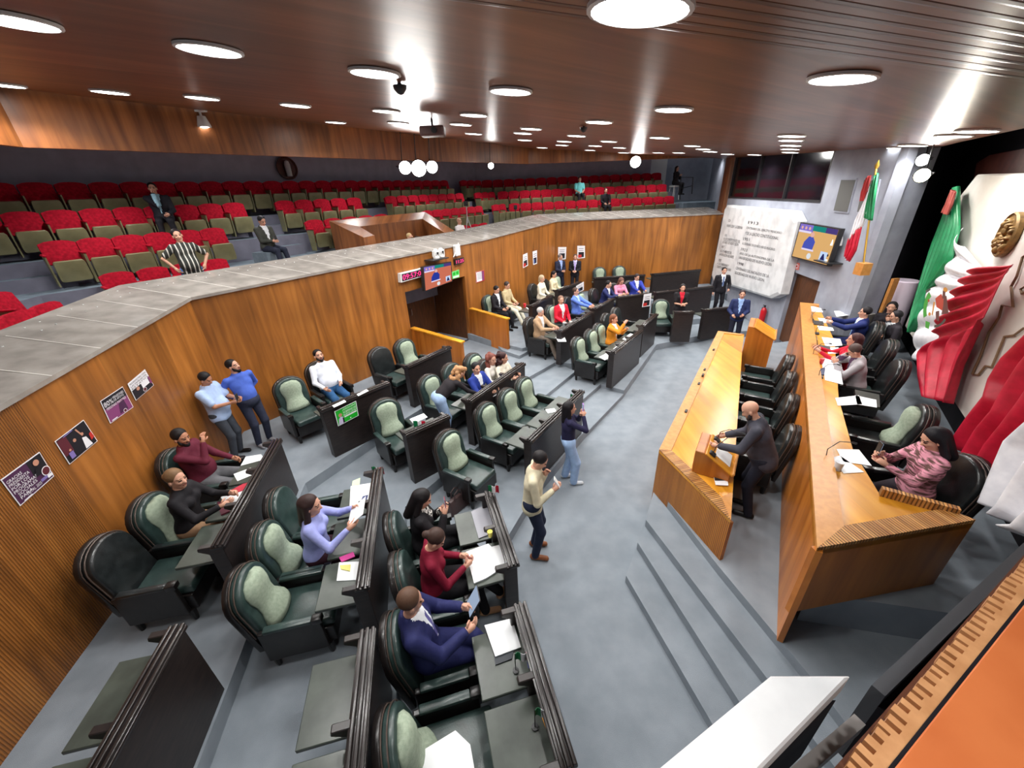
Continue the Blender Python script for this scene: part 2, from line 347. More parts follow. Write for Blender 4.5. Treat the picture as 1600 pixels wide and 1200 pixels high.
for (p, q) in ((a0, mid), (mid, b0)):
    p2, q2 = p + v * .012, q - v * .012; wall_piece(dz, rc(p2, D, 0)[:2], rc(q2, D, 0)[:2], ZB + .02, PZ, 0, .05)
door = struct(dz.build('door_1', M['door_wood']))
for s in (-1, 1):
    h = mid + v * .09 * s + n * (D - .03); MB().tube([(h.x, h.y, 1.3), (h.x - n.x * .04, h.y - n.y * .04, 1.32), (h.x - n.x * .04, h.y - n.y * .04, 1.5), (h.x, h.y, 1.52)], .015, 6).build('handle', M['steel'], door)

# ---- stone cap of the gallery rail
IN = off(W, 1.3); cap = MB(); jt = []
lip = off(W, -.04)
for i in range(4):
    zo, zi = (WZ[i], WZ[i + 1]), (WZ[i] + .2, WZ[i + 1] + .2)
    p, q, pi, qi, pl, ql = W[i], W[i + 1], IN[i], IN[i + 1], lip[i], lip[i + 1]
    t = .05
    V8 = [(pl[0], pl[1], zo[0]), (ql[0], ql[1], zo[1]), (qi[0], qi[1], zi[1]), (pi[0], pi[1], zi[0])]
    V8 += [(x, y, z + t) for x, y, z in V8]
    cap.add(V8, [(3, 2, 1, 0), (4, 5, 6, 7), (0, 1, 5, 4), (1, 2, 6, 5), (2, 3, 7, 6), (3, 0, 4, 7)])
    L = math.hypot(q[0] - p[0], q[1] - p[1]); k = max(2, round(L / .72))
    for j in range(k + 1):
        s = j / k; a = Vector((*wpt(pl, ql, s), zo[0] + (zo[1] - zo[0]) * s + t + .002)); b = Vector((*wpt(pi, qi, s), zi[0] + (zi[1] - zi[0]) * s + t + .002))
        e = Vector((q[0] - p[0], q[1] - p[1], 0)).normalized() * .007; b2 = a + (b - a) * .86
        jt.append([a - e, a + e, b2 + e, b2 - e])
cp = tag(cap.build('parapet_cap', M['cap']), 'grey polished stone cap running along the gallery parapet above the timber wall', 'parapet cap')
for q_ in jt: MB().add(q_, [(0, 1, 2, 3)]).build('joint', M['joint'], cp)
nl = MB()
for i in range(4):
    L = math.hypot(W[i + 1][0] - W[i][0], W[i + 1][1] - W[i][1]); k = max(2, round(L / .72))
    for j in range(k):
        for u_ in (.35, .65):
            for dd in (.9, 1.12):
                s = (j + u_) / k; a = wpt(off(W, dd)[i], off(W, dd)[i + 1], s); z = WZ[i] + (WZ[i + 1] - WZ[i]) * s + .2 * dd / 1.3 + .051
                nl.lathe([(.012, 0), (.01, .006)], 6, TR(a[0], a[1], z))
nl.build('stud', M['white_plastic'], cp)['kind'] = 'stuff'
# inner side of the parapet
for i in range(4):
    m_ = MB(); wall_piece(m_, IN[i], IN[i + 1], 2.3, (WZ[i] + .2, WZ[i + 1] + .2), 0, .06); struct(m_.build('wall_parapet_%d' % (i + 1), M['wall_wood']))

# ---- gallery steps, back wall, fascia
GZ = [2.35, 2.83, 3.35, 3.88, 4.42]
for k in range(5):
    a, b = off(W, 1.3 + .9 * k + (0 if k == 0 else .05)), off(W, 2.25 + .9 * k if k < 4 else 6.4)
    for i in range(4):
        m_ = MB(); m_.prism([a[i], a[i + 1], b[i + 1], b[i]], GZ[k] - .6, GZ[k])
        o = m_.build('floor_gallery_%d' % (k * 4 + i + 1), [M['gallery_floor'], M['gray_dark']]); struct(o)
        for p in o.data.polygons: p.material_index = 0 if abs(p.normal.z) > .5 else 1
bk = off(W, 6.4)
for i in range(4):
    m_ = MB(); q = bk[i + 1] if i < 3 else wpt(bk[3], bk[4], .93); wall_piece(m_, bk[i], q, 1.5, 7.4); struct(m_.build('wall_gallery_%d' % (i + 1), M['gallery_wall']))
fa = off(W, 1.8); FZ = [5.62, 5.68, 5.72, 5.80, 5.78]
fz2 = [ceil_z(*p) + .12 for p in fa]
for i in range(4):
    m_ = MB(); q = fa[i + 1]; wall_piece(m_, fa[i], q, (FZ[i], FZ[i + 1]), (fz2[i], fz2[i + 1]), i * 9, .1); struct(m_.build('wall_fascia_%d' % (i + 1), M['fascia_wood']))
sf = off(W, 6.5)
for i in range(4):
    struct(MB().add([(*fa[i], FZ[i] + .05), (*fa[i + 1], FZ[i + 1] + .05), (*sf[i + 1], 6.3), (*sf[i], 6.3)], [(0, 1, 2, 3)]).build('ceiling_gallery_%d' % (i + 1), M['gray_wall']))
# ---- main ceiling
def cq(pts): return [(x, y, ceil_z(x, y)) for x, y in pts]
pts = [(-4.5, -4), (-6.1, -.9), (-7.3, 7.1), (-2.25, 14.2), (1.1, 19.2), (9.6, 19.8), (12.5, 19.8), (9.2, 13)] + [tuple(on_ceil(x, y).xy) for x, y in ((1413, 244), (1500, 222), (1602, 200))] + [(5.2, -1.5), (4, -4)]
ceil = MB(); P3 = cq(pts); ceil.add(P3, [tuple(range(len(P3)))], [[(x * .88 + y * .47, -x * .47 + y * .88) for x, y, z in P3]])
struct(ceil.build('ceiling', M['ceil_wood']))
r0, r1 = on_ceil(1000, 28), on_ceil(1540, 105)
rv = (r1 - r0).normalized(); rn = Vector((-rv.y, rv.x, 0)); rn = rn if rn.y < 0 else -rn
rp = [r0 - rv * 1.2, r1 + rv * 4, r1 + rv * 4 + rn * 5, r0 - rv * 1.2 + rn * 5]
rb = MB(); V = [(p.x, p.y, ceil_z(p.x, p.y) - .05) for p in rp] + [(p.x, p.y, ceil_z(p.x, p.y) + .02) for p in rp]
uvr = [((p - r0).dot(rv), (p - r0).dot(rn)) for p in rp]
rb.add(V, [(3, 2, 1, 0), (0, 1, 5, 4), (3, 0, 4, 7)], [uvr[::-1], [uvr[0], uvr[1], uvr[1], uvr[0]], [uvr[3], uvr[0], uvr[0], uvr[3]]])
struct(rb.build('ceiling_ribbed', M['ceil_rib']))
struct(MB().poly([(3.5, -6, 7.6), (12.6, -6, 7.6), (15, 20, 7.6), (9, 20, 7.6)][::-1]).build('ceiling_stage', M['black']))
struct(MB().box(3.9, 4.1, -6, -1.4, 5.0, 7.6).build('wall_stage_header', M['black']))
# ---- side wall with control room window and door
n_s = Vector((S1[1] - S0[1], -(S1[0] - S0[0]), 0)).normalized()          # into the room? flipped below
sd = Vector((S1[0] - S0[0], S1[1] - S0[1], 0)).normalized()
S2 = hit(1400, 290, S0, S1); S2p = (S2.x, S2.y)
wl, wr = hit(1150, 243, S0, S1), hit(1303, 243, S0, S1); wb = (hit(1140.6, 307, S0, S1).z + hit(1288, 318, S0, S1).z) / 2
dl, dr = hit(1240, 425, S0, S1), hit(1283, 436, S0, S1); dtop = dl.z
def spt(d): return (S0[0] + sd.x * d, S0[1] + sd.y * d)
ds = lambda p: (Vector((p.x, p.y, 0)) - Vector((S0[0], S0[1], 0))).dot(sd)
m_ = MB(); L_all = ds(S2); a_, b_ = ds(wl), ds(wr); c_, d_ = ds(dl), ds(dr)
segs = [(.0, a_, 0, 7), (a_, min(b_, c_), 0, wb)] + ([(c_, b_, dtop, wb)] if c_ < b_ else []) + [(max(b_, c_) if c_ > b_ else b_, d_, dtop, 7), (d_, L_all, 0, 7)]
for (s0, s1, z0, z1) in segs:
    if s1 > s0: wall_piece(m_, spt(s1), spt(s0), z0, z1, 0, -.18)
o = m_.build('wall_side', M['gray_wall']); struct(o)
SIDE = dict(a=a_, b=b_, c=c_, d=d_, L=L_all)
nin = Vector((sd.y, -sd.x, 0))
if nin.x > 0: nin = -nin                                                   # points into the room (towards -x)
wf = MB()
for (s0, s1, z0, z1) in ((a_, b_, wb - .04, wb + .03), (a_, a_ + .06, wb, 5.9), (b_ - .06, b_, wb, 5.9), (a_ + (b_ - a_) * .36, a_ + (b_ - a_) * .36 + .05, wb, 5.9), (a_ + (b_ - a_) * .68, a_ + (b_ - a_) * .68 + .05, wb, 5.9)):
    wall_piece(wf, spt(s1), spt(s0), z0, z1, 0, -.12)
wo = struct(wf.build('window_1', M['black_plastic']))
pn = MB(); wall_piece(pn, [spt(b_)[0] - nin.x * .06, spt(b_)[1] - nin.y * .06], [spt(a_)[0] - nin.x * .06, spt(a_)[1] - nin.y * .06], wb, 5.9, 0, -.01); pn.build('pane', M['glass_dark'], wo)
bx = MB(); wall_piece(bx, [spt(d_)[0] - nin.x * .12, spt(d_)[1] - nin.y * .12], [spt(c_)[0] - nin.x * .12, spt(c_)[1] - nin.y * .12], .2, dtop, 0, -.05); struct(bx.build('door_2', M['door_wood']))
# timber edge post between gallery and side wall
pp = hit(1143, 243, S0, S1)
m_ = MB(); m_.prism([(9.28, 17.9), (9.5, 17.8), (9.7, 18.6), (9.45, 18.65)], 3.4, 6.2); struct(m_.build('pillar_gallery_end', M['fascia_wood']))
# gallery end: white wall, door, grey return walls
ge = off(W, 6.4)
g0 = wpt(ge[3], ge[4], .93)
m_ = MB(); wall_piece(m_, (g0[0], g0[1] + .25), (g0[0] + 1.0, g0[1] + .3), 3.0, 7.4); struct(m_.build('wall_gallery_white', M['white_plastic']))
m_ = MB(); wall_piece(m_, (g0[0] + 1.0, g0[1] + .3), (g0[0] + 6, g0[1] + .3), 3.0, 7.4); struct(m_.build('wall_gallery_end', M['gray_wall']))
m_ = MB(); wall_piece(m_, (11.6, 24.3), (9.6, 18.0), 1.0, 7.4); struct(m_.build('wall_gallery_return', M['gray_wall']))
m_ = MB(); m_.prism([(8.9, 19.2), (11.9, 19.0), (14, 25), (8.8, 24.8)], 2.3, 3.25); struct(m_.build('floor_gallery_end', M['gallery_floor']))
m_ = MB(); m_.prism([(9.1, 21.5), (12, 21.2), (14, 25), (8.9, 24.8)], 3.2, 3.9); struct(m_.build('floor_gallery_landing', M['gallery_floor']))
# ---- stage end: turned pier, black hangings, stage back wall
e1 = (S2p[0] + .75, S2p[1] + .12)
m_ = MB(); wall_piece(m_, (e1[0], e1[1]), (S2p[0], S2p[1]), 0, 7, 0, -.15); struct(m_.build('wall_stage_pier', M['gray_wall']))
bd = Vector((B1[0] - B0[0], B1[1] - B0[1], 0)).normalized(); bn = Vector((bd.y, -bd.x, 0)); bn = bn if bn.x < 0 else -bn
Bf = (B0[0] - bd.x * 2.6, B0[1] - bd.y * 2.6)
m_ = MB(); wall_piece(m_, (Bf[0] + .3, Bf[1]), e1, 0, 7, 0, -.1); struct(m_.build('wall_stage_black', M['black']))
Bn = (B1[0] + bd.x * 4, B1[1] + bd.y * 4)
m_ = MB(); wall_piece(m_, (Bn[0], Bn[1]), (Bf[0], Bf[1]), 0, 8, 0, -.15); struct(m_.build('wall_stage_back', M['black']))

# half steps in the gallery aisles
def ph(x, y, d): return poly_hits(x, y, off(W, d))[2]
def poly_hits(px, py, L):
    for i in range(len(L) - 1):
        h = hit(px, py, L[i], L[i + 1]); v = Vector((L[i + 1][0] - L[i][0], L[i + 1][1] - L[i][1])); t = (Vector((h.x - L[i][0], h.y - L[i][1])).dot(v)) / v.length_squared
        if -.002 <= t <= 1.002 and h.y > 0: return i, t, h
    return None
for n_, (x, y, k) in enumerate(((406, 322, 4), (424, 338, 3), (448, 358, 2), (470, 378, 1), (712, 292, 4), (586, 318, 3), (640, 326, 2), (735, 305, 3), (764, 318, 2), (790, 335, 1), (30, 400, 3), (60, 428, 2), (90, 460, 1))):
    d = 1.3 + .9 * k + .05; q = poly_hits(x, y, off(W, d))
    if q is None: continue
    i, t, h = q; L = off(W, d); v = Vector((L[i + 1][0] - L[i][0], L[i + 1][1] - L[i][1], 0)).normalized(); fn = Vector((v.y, -v.x, 0))
    for j, (dd, hh_) in enumerate(((.3, .5),)):
        a = h - v * .55; b = h + v * .55; pts_ = [a, b, b + fn * dd, a + fn * dd]; m_ = MB(); m_.prism([(p.x, p.y) for p in pts_], GZ[k - 1] - .02, GZ[k - 1] + (GZ[k] - GZ[k - 1]) * hh_)
        o = m_.build('floor_gallery_halfstep_%d' % (n_ + 1), [M['gallery_floor'], M['gray_dark']]); struct(o)
        for p in o.data.polygons: p.material_index = 0 if abs(p.normal.z) > .5 else 1
# ================================================================== ceiling lights
LP = [(20, 28), (326, 74), (585, 111), (1000, 8), (798, 140), (1317, 119), (5, 131), (171, 142), (315, 151), (461, 163), (603, 172), (740, 178), (936, 189), (1053, 169),
      (524, 190), (431, 187), (515, 205), (601, 207), (622, 191), (720, 193), (740, 208), (830, 200), (817, 207), (820, 218), (802, 230), (901, 211), (882, 220), (878, 226), (847, 230),
      (951, 220), (930, 227), (922, 234), (968, 230), (1031, 214), (974, 238), (1029, 238), (1061, 238), (1082, 227), (1099, 232), (1110, 236), (1137, 240), (1179, 241),
      (1237, 211), (1236, 218), (1236, 226), (1235, 232), (1235, 237), (1376, 241), (1390, 235), (1406, 230), (1426, 226), (1490, 211), (1527, 203)]
cn = Vector((.083, -.055, 1)).normalized()
def lamp_names(i, x, y):
    side = 'over the left gallery seats' if x < 600 else ('over the middle of the hall' if x < 1150 else 'over the right end of the hall')
    return 'round white recessed downlight in the timber ceiling ' + side
lp0 = None; lamp_rows = []
for i, (x, y) in enumerate(LP):
    p = on_ceil(x, y)
    if p.y > 24 or p.y < 0: print('lamp far', i, (x, y), [round(c, 1) for c in p])
    r = .2
    if p.y > 17: p = on_ceil(x, y - 0); 
    q = cn.to_track_quat('Z', 'Y')
    if lp0 is None:
        lp0 = thing('ceiling_light', '', 'ceiling light')
        MB().lathe([(.20, .0), (.225, .0), (.225, -.018), (.205, -.022), (.2, -.01)], 24).build('trim_ring', M['white_plastic'], lp0, smooth=True)
        MB().lathe([(.19, -.004), (.2, -.012), (.1, -.016), (.0, -.017)], 24).build('diffuser', M['lamp_glow'], lp0, smooth=True)
        l = lp0
    else: l = copy_tree(lp0)
    if i == 3: p = Vector((p.x * .915, p.y * .915, HC + (p.z - HC) * .915))   # hangs just under the ribbed part
    l.location = p - cn * .004; l.rotation_mode = 'QUATERNION'; l.rotation_quaternion = q; l['group'] = 'round downlights in the timber ceiling'
    lamp_rows.append((l, x, y, p))
    if True:
        ld = bpy.data.lights.new('downlight', 'SPOT'); ld.energy = LAMP_W * (1.0 if p.y < 14 else 1.0); ld.color = (1, .985, .96); ld.shadow_soft_size = .12; ld.spot_size = 2.6; ld.spot_blend = .5
        lo = bpy.data.objects.new('downlight', ld); C.objects.link(lo); lo.location = p - cn * .07
LAMP_LABELS = {0: 'cut by the left edge, upper one', 6: 'cut by the left edge, lower one', 1: 'large one in the upper left, above the left gallery seats', 2: 'large one just left of the glare streak',
               3: 'biggest and brightest, cut by the top edge', 4: 'large one in the middle, right of the glare streak', 5: 'large one in the ceiling above the stage', 13: 'nearest one below the biggest light'}
ORD = 'first second third fourth fifth sixth seventh eighth ninth tenth eleventh twelfth thirteenth fourteenth fifteenth sixteenth seventeenth eighteenth nineteenth twentieth'.split()
def ordn(k):
    if k < 20: return ORD[k]
    t_, u_ = divmod(k + 1, 10); tens = {2: 'twenty', 3: 'thirty', 4: 'forty', 5: 'fifty'}[t_]
    return (tens + '-' + ORD[u_ - 1]) if u_ else {3: 'thirtieth', 4: 'fortieth', 5: 'fiftieth'}[t_]
sets = {}
for i, (l, x, y, p) in enumerate(lamp_rows):
    if i in LAMP_LABELS: l['label'] = 'round white ceiling downlight, ' + LAMP_LABELS[i]; continue
    k = 'row' if y < 182 and x < 760 else ('stack' if 1220 < x < 1250 else ('edge' if x > 1370 else ('left' if i < 21 else 'far'))); sets.setdefault(k, []).append((x, y, l))
TXT = {'row': ('white downlight in the slanting row over the gallery seats, %s from the left', 'downlights in the row over the gallery seats'), 'stack': ('small light in the stack before the control room window, %s from the top', 'stack of lights before the control room window'),
       'edge': ('downlight along the stage edge of the ceiling, %s from the left', 'row of lights along the stage edge'), 'left': ('small downlight near the fascia by the glare streak, %s from the left', 'small lights near the glare streak'), 'far': ('small distant downlight in the far ceiling, %s from the left', 'distant lights in the far ceiling')}
for k, L in sets.items():
    L.sort(key=lambda q: q[1] if k == 'stack' else q[0])
    for j, (x, y, l) in enumerate(L): l['label'] = TXT[k][0] % ordn(j); l['group'] = TXT[k][1]
# unseen ceiling lamps added as fill near the camera and under the gallery soffit
for (x, y) in ((-3.4, 1.2), (-3.2, -1.2), (-.6, 1.5), (-1.6, 3.3), (.9, -.3)):
    ld = bpy.data.lights.new('downlight', 'SPOT'); ld.energy = LAMP_W * (.9 if x == .9 else .5); ld.color = (1, .985, .96); ld.shadow_soft_size = .12; ld.spot_size = 2.5; ld.spot_blend = .8  # stronger at the spot added to brighten the foreground slab
    lo = bpy.data.objects.new('downlight', ld); C.objects.link(lo); lo.location = (x, y, ceil_z(x, y) - .07)
gl_ = off(W, 3.3)  # line of added spots that brighten the gallery seats and back wall
for i in range(4):
    n_ = (2, 3, 2, 3)[i]
    for j in range(n_):
        q_ = wpt(gl_[i], gl_[i + 1], (j + .5) / n_); ld = bpy.data.lights.new('gallery_fill', 'SPOT'); ld.energy = 120; ld.shadow_soft_size = .1; ld.spot_size = 2.6; ld.spot_blend = .8
        lo = bpy.data.objects.new('gallery_fill', ld); C.objects.link(lo); lo.location = (q_[0], q_[1], 5.75)

ld = bpy.data.lights.new('gallery_fill', 'SPOT'); ld.energy = 60; ld.shadow_soft_size = .1; ld.spot_size = 2.6; ld.spot_blend = .8; lo = bpy.data.objects.new('gallery_fill', ld); C.objects.link(lo); lo.location = (10.2, 21.5, 5.9)  # one more added spot, brightens the white wall at the gallery end
# ================================================================== chairs
def arch(w, h0, h1, n=10, round_=.5):
    """outline in x,z: straight sides up to h1-w*round_, round head"""
    r = w * round_; pts = [(-w, h0), ]
    for k in range(n + 1):
        a = PI - PI * k / n; pts.append((w * math.cos(a), h1 - r + r * math.sin(a)))
    pts.append((w, h0)); return pts
def slab_arch(mb, outline, y0, y1, T): mb.extr(outline, y0, y1, T); return mb
def make_chair(pad, leather='leather', seatm='leather'):
    t = thing('armchair', '', 'armchair')
    tilt = TR(0, -.27, 0, rx=-.0) @ Matrix.Translation((0, 0, .42)) @ Matrix.Rotation(.2, 4, 'X') @ Matrix.Translation((0, 0, -.42))
    s = MB(); s.box(-.275, .275, -.24, .40, .37, .48); s.build('seat', M[seatm], t, smooth=True, bevel=.035, seg=3)
    b = MB(); slab_arch(b, arch(.30, .36, 1.12, 12, .8), -.10, .02, tilt); b.build('backrest', M[leather], t, smooth=True, bevel=.03, seg=3)
    f = MB(); slab_arch(f, arch(.325, .30, 1.145, 12, .8), -.155, -.09, tilt); f.build('back_shell', M['chair_wood'], t, smooth=True, bevel=.012, seg=2)
    p = MB()
    for (w, y, z) in ((.318, -.035, 1.132), (.312, -.085, 1.13)):
        o = arch(w, .5, z, 12, .8); p.tube([tilt @ Vector((x, y, zz)) for x, zz in o], .007, 6)
    p.build('piping', M['piping'], t, smooth=True)
    if pad:
        q = MB(); out = []
        prof = [(.47, .235), (.55, .215), (.66, .175), (.76, .175), (.87, .205), (.96, .20), (1.03, .15), (1.06, .07)]
        n = len(prof); v = []
        for (z, w_) in prof:
            for k in range(9):
                x = (k / 8 - .5) * 2; y = .04 + .08 * (1 - abs(x) ** 2.5) + .02 * math.cos((z - .55) * 16) * (1 - x * x)
                if z < .56: y += .05
                v.append(tilt @ Vector((x * w_, y, z)))
        nb = len(v)
        for (z, w_) in prof:
            for k in range(9): v.append(tilt @ Vector(((k / 8 - .5) * 2 * w_, .015, z)))
        fs = [(i * 9 + k, i * 9 + k + 1, (i + 1) * 9 + k + 1, (i + 1) * 9 + k) for i in range(n - 1) for k in range(8)]
        fs += [tuple(nb + x for x in reversed(f_)) for f_ in fs]
        fs += [(i * 9, (i + 1) * 9, nb + (i + 1) * 9, nb + i * 9) for i in range(n - 1)] + [(nb + i * 9 + 8, nb + (i + 1) * 9 + 8, (i + 1) * 9 + 8, i * 9 + 8) for i in range(n - 1)]
        fs += [(nb + k, nb + k + 1, k + 1, k) for k in range(8)] + [((n - 1) * 9 + k, (n - 1) * 9 + k + 1, nb + (n - 1) * 9 + k + 1, nb + (n - 1) * 9 + k) for k in range(8)]
        q.add([tuple(x) for x in v], fs); o = q.build('back_pad', M['pad'], t, smooth='all')
        o['label'] = 'sage green padded back cushion'
    a = MB(); a.box(-.30, .30, -.30, .38, .16, .375); a.build('apron', M['chair_wood'], t, bevel=.012, seg=2)
    for sx in (-1, 1):
        m_ = MB(); m_.box(sx * .335 - .03, sx * .335 + .03, -.32, .30, .15, .585); m_.build('side_panel', M['chair_wood'], t, bevel=.012, seg=2)
        m_ = MB(); m_.box(sx * .335 - .042, sx * .335 + .042, -.26, .22, .58, .625)
        o = m_.build('armrest', [M[leather]], t, smooth=True, bevel=.014, seg=2)
        m_ = MB(); m_.box(sx * .335 - .046, sx * .335 + .046, .222, .33, .565, .635); m_.build('arm_block', M['chair_wood'], t, smooth=True, bevel=.012, seg=2)
        for sy in (-1, 1):
            y = .29 if sy > 0 else -.28
            MB().lathe([(.028, 0), (.034, .04), (.045, .17)], 8, TR(sx * .30, y, 0)).build('leg', M['chair_wood'], t, smooth=True)
    return t
M['piping'] = nt('piping', srgb(84, 72, 66), .3, .2)
CH = {True: make_chair(True), False: make_chair(False), 'black': make_chair(False, 'leather_black', 'leather'), 'blackpad': make_chair(True, 'leather_black', 'leather_black')}
CH_used = set()
def place_chair(x, y, z, rz, kind, label, group=None):
    r = CH[kind]
    c = r if kind not in CH_used else copy_tree(r)
    if kind not in CH_used:
        KIDS[r.name] = list(r.children); CH_used.add(kind)
    c.location = (x, y, z); c.rotation_euler = (0, 0, rz); c['label'] = label
    if group: c['group'] = group
    elif 'group' in c: del c['group']
    return c
CHPOS = {}
def face(v): return math.atan2(v[1], v[0]) - PI / 2      # rotation that turns local +Y to plan direction v
def chair_px(key, px, py, z, v, kind, label, group=None, fw=.40):
    """px,py is the crown of the backrest in the photograph, v the plan direction it faces"""
    p = at(px, py, z + 1.12); v = Vector((v[0], v[1], 0)).normalized()
    o = p + v * fw
    CHPOS[key] = (Vector((o.x, o.y, z)), v)
    c = place_chair(o.x, o.y, z, face(v), kind, label, group); c.scale = (.93, .93, .98); return c

# ================================================================== desks of the members
def desk(label, a, b, z, n, h=1.0, depth=.47, top=.75, group=None, name='bench_desk', div=True, leg=True):
    a, b = Vector((a[0], a[1], 0)), Vector((b[0], b[1], 0)); v = (b - a); L = v.length; v.normalize(); nb = Vector((-v.y, v.x, 0))   # nb: towards the sitter
    rz = math.atan2(v.y, v.x)
    t = thing(name, label, 'desk', (a.x, a.y, z), rz, group)
    P_ = lambda: MB()
    m_ = P_(); m_.box(0, L, 0, .07, .0, h - .05); m_.build('front_panel', M['dark_wood'], t, bevel=.004, seg=1)
    m_ = P_(); m_.box(-.01, L + .01, -.03, .115, h - .06, h - .025)
    for k in range(3): m_.box(-.01, L + .01, -.024 + k * .046, .006 + k * .046, h - .026, h + .002 + .006 * (k == 1))
    m_.build('top_rail', M['rail_wood'], t, smooth=True, bevel=.009, seg=2)
    k = L / n
    for j in range(n + 1):
        x = min(max(j * k, .03), L - .03)
        m_ = P_()
        full = j in (0, n)
        prof = [(0, 0 if full else top - .06), (0, h - .02), (.17, h - .02), (.18, h - .06), (.09, h - .12), (.09, 0 if full else top - .06)]
        v8 = [(x - .03, .06 + p[0], p[1]) for p in prof] + [(x + .03, .06 + p[0], p[1]) for p in prof]; q = len(prof)
        m_.add(v8, [tuple(range(q))[::-1], tuple(range(q, 2 * q))] + [(i, (i + 1) % q, q + (i + 1) % q, q + i) for i in range(q)])
        m_.build('divider', M['dark_wood'], t, bevel=.006, seg=1)
    for j in range(n):
        m_ = P_(); m_.box(j * k + .035, (j + 1) * k - .035, .07, .07 + depth, top - .035, top); m_.build('writing_top', M['desk_top'], t, bevel=.006, seg=1)
    return t, v, nb
M['rail_wood'] = nt('rail_wood', srgb(36, 30, 29), .27, 0, .6)
M['desk_top'] = noisy('desk_top', srgb(56, 62, 57), srgb(72, 79, 72), scale=5, rough=.3)
DK = {}
def desk_px(key, label, pa, pb, z, n, h=1.0, group=None, **k):
    a = at(pa[0], pa[1], z + h) if len(pa) == 2 else Vector(pa); b = at(pb[0], pb[1], z + h) if len(pb) == 2 else Vector(pb)
    # sitter side is the one nearer the timber wall: to the left of a->b, when walking a->b with the wall on the left
    t, v, nb = desk(label, a, b, z, n, h, group=group, **k); DK[key] = (a, b, v, nb, z, n, h); return t
# order of ends: walking a->b keeps the timber wall on the left
desk_px('A1', 'dark desk with two empty writing tops standing alone in the lower left corner', (-2.62, .75, 0), (283, 975), ZA, 2)
desk_px('A2', 'dark top-row desk with papers before the man in maroon and woman in black', (345, 850), (437, 685), ZA, 3)
desk_px('A3', 'dark top-row desk with the green poster taped on its front', (502, 640), (608, 597), ZA, 2)
desk_px('A4', 'dark top-row desk against the low timber wall by the portal', (637, 572), (704, 541), ZA, 2)
desk_px('B1', 'dark middle-row desk with empty green-grey writing tops at the bottom edge of the photo', (-1.03, .8, 0), (581, 980), ZB, 2)
desk_px('B2', 'dark middle-row desk before the woman in the lavender shirt', (572, 915), (595, 730), ZB, 3)
desk_px('B3', 'short dark desk with a small tricolour flag beside the leaning blonde woman', (634, 679), (702, 649), ZB, 1)
desk_px('B4', 'dark middle-row desk before the man in the bright blue suit', (735, 626), (820, 567), ZB, 3)
desk_px('C1', 'dark front-row desk with white papers before the man in the navy suit', (897, 1193), (818, 940), ZC, 2)
desk_px('C2', 'dark front-row desk with a stack of papers beside the man in the cream sweater', (808, 880), (768, 765), ZC, 2)
desk_px('C3', 'dark front-row desk with bare tops behind the woman in the navy sweater', (830, 688), (912, 610), ZC, 3)
desk_px('C4', 'dark front-row desk beyond the aisle before the woman in the orange jacket', (960, 550), (1004, 516), ZC, 3)
desk_px('C5', 'short dark desk at the far end of the front row, one unit wide', (1006, 508), (1028, 490), ZC, 1)
desk_px('B5', 'dark middle-row desk beyond the aisle before the tan-suited man and red-jacketed woman', (877, 517), (926, 487), ZB, 3)
desk_px('B5b', 'dark middle-row desk before the far man in the navy jacket', (930, 482), (960, 466), ZB, 2)
desk_px('B6', 'dark desk with a small poster on its front before the woman in pink', (966, 464), (1018, 458), ZB, 2)
desk_px('A5', 'dark top-row desk beyond the portal with a red can and papers', (832, 477), (864, 461), ZA, 2)
desk_px('A6', 'dark top-row desk with a small poster on its side end below the two standing men', (872, 453), (909, 440), ZA, 2)
desk_px('A7', 'dark top-row desk before two empty chairs at the far timber wall', (929, 434), (1008, 429), ZA, 3)
desk_px('A8', 'long dark top-row desk at the far timber wall with no chairs visible', (1021, 428), (1095, 421), ZA, 4)
desk_px('B7', 'long dark middle-row desk behind the woman with the red top', (1026, 457), (1115, 447), ZB, 4)
desk_px('C6', 'narrow dark desk end panel in front of the woman with the red top', (1054, 487), (1085, 487), ZC, 1)
desk_px('C7', 'dark front-row desk beside the man in the dark blue suit near the extinguisher', (1102, 484), (1150, 479), ZC, 2)
nrm = lambda k: (-DK[k][3].x, -DK[k][3].y)
# ---- armchairs
g = None
chair_px('a1', 148, 842, ZA, nrm('A1'), 'black', 'black leather armchair without cushion, nearest the ribbed timber wall')
chair_px('a2', 222, 775, ZA, nrm('A2'), True, 'armchair with green cushion under the fair-haired woman in black')
chair_px('a3', 262, 702, ZA, nrm('A2'), False, 'dark armchair under the bearded man in the maroon shirt')
chair_px('a4', 446, 588, ZA, nrm('A3'), True, 'empty green-cushioned armchair beside the two standing men in blue shirts')
chair_px('a5', 494, 563, ZA, nrm('A3'), 'black', 'dark armchair under the man in the white shirt')
chair_px('a6', 590, 541, ZA, nrm('A4'), 'black', 'empty dark armchair without cushion by the timber wall, left of the portal')
chair_px('a7', 629, 528, ZA, nrm('A4'), True, 'empty green-cushioned armchair next to the low timber wall left of the portal')
chair_px('b1', 372, 893, ZB, nrm('B1'), True, 'empty green-cushioned armchair in the middle row nearest the camera')
chair_px('b2', 404, 822, ZB, nrm('B2'), True, 'green-cushioned armchair behind the woman in the lavender shirt')
chair_px('b3', 428, 766, ZB, nrm('B2'), False, 'dark armchair without cushion behind the top-row desk end, middle row')
chair_px('b4', 597, 622, ZB, nrm('B3'), True, 'empty green-cushioned armchair in front of the desk with the green poster')
chair_px('b5', 668, 584, ZB, nrm('B4'), True, 'green-cushioned armchair just behind the leaning blonde woman')
chair_px('b6', 703, 566, ZB, nrm('B4'), False, 'dark armchair without cushion left of the man in the bright blue suit')
chair_px('b7', 738, 551, ZB, nrm('B4'), True, 'green-cushioned armchair behind the man in the bright blue suit')
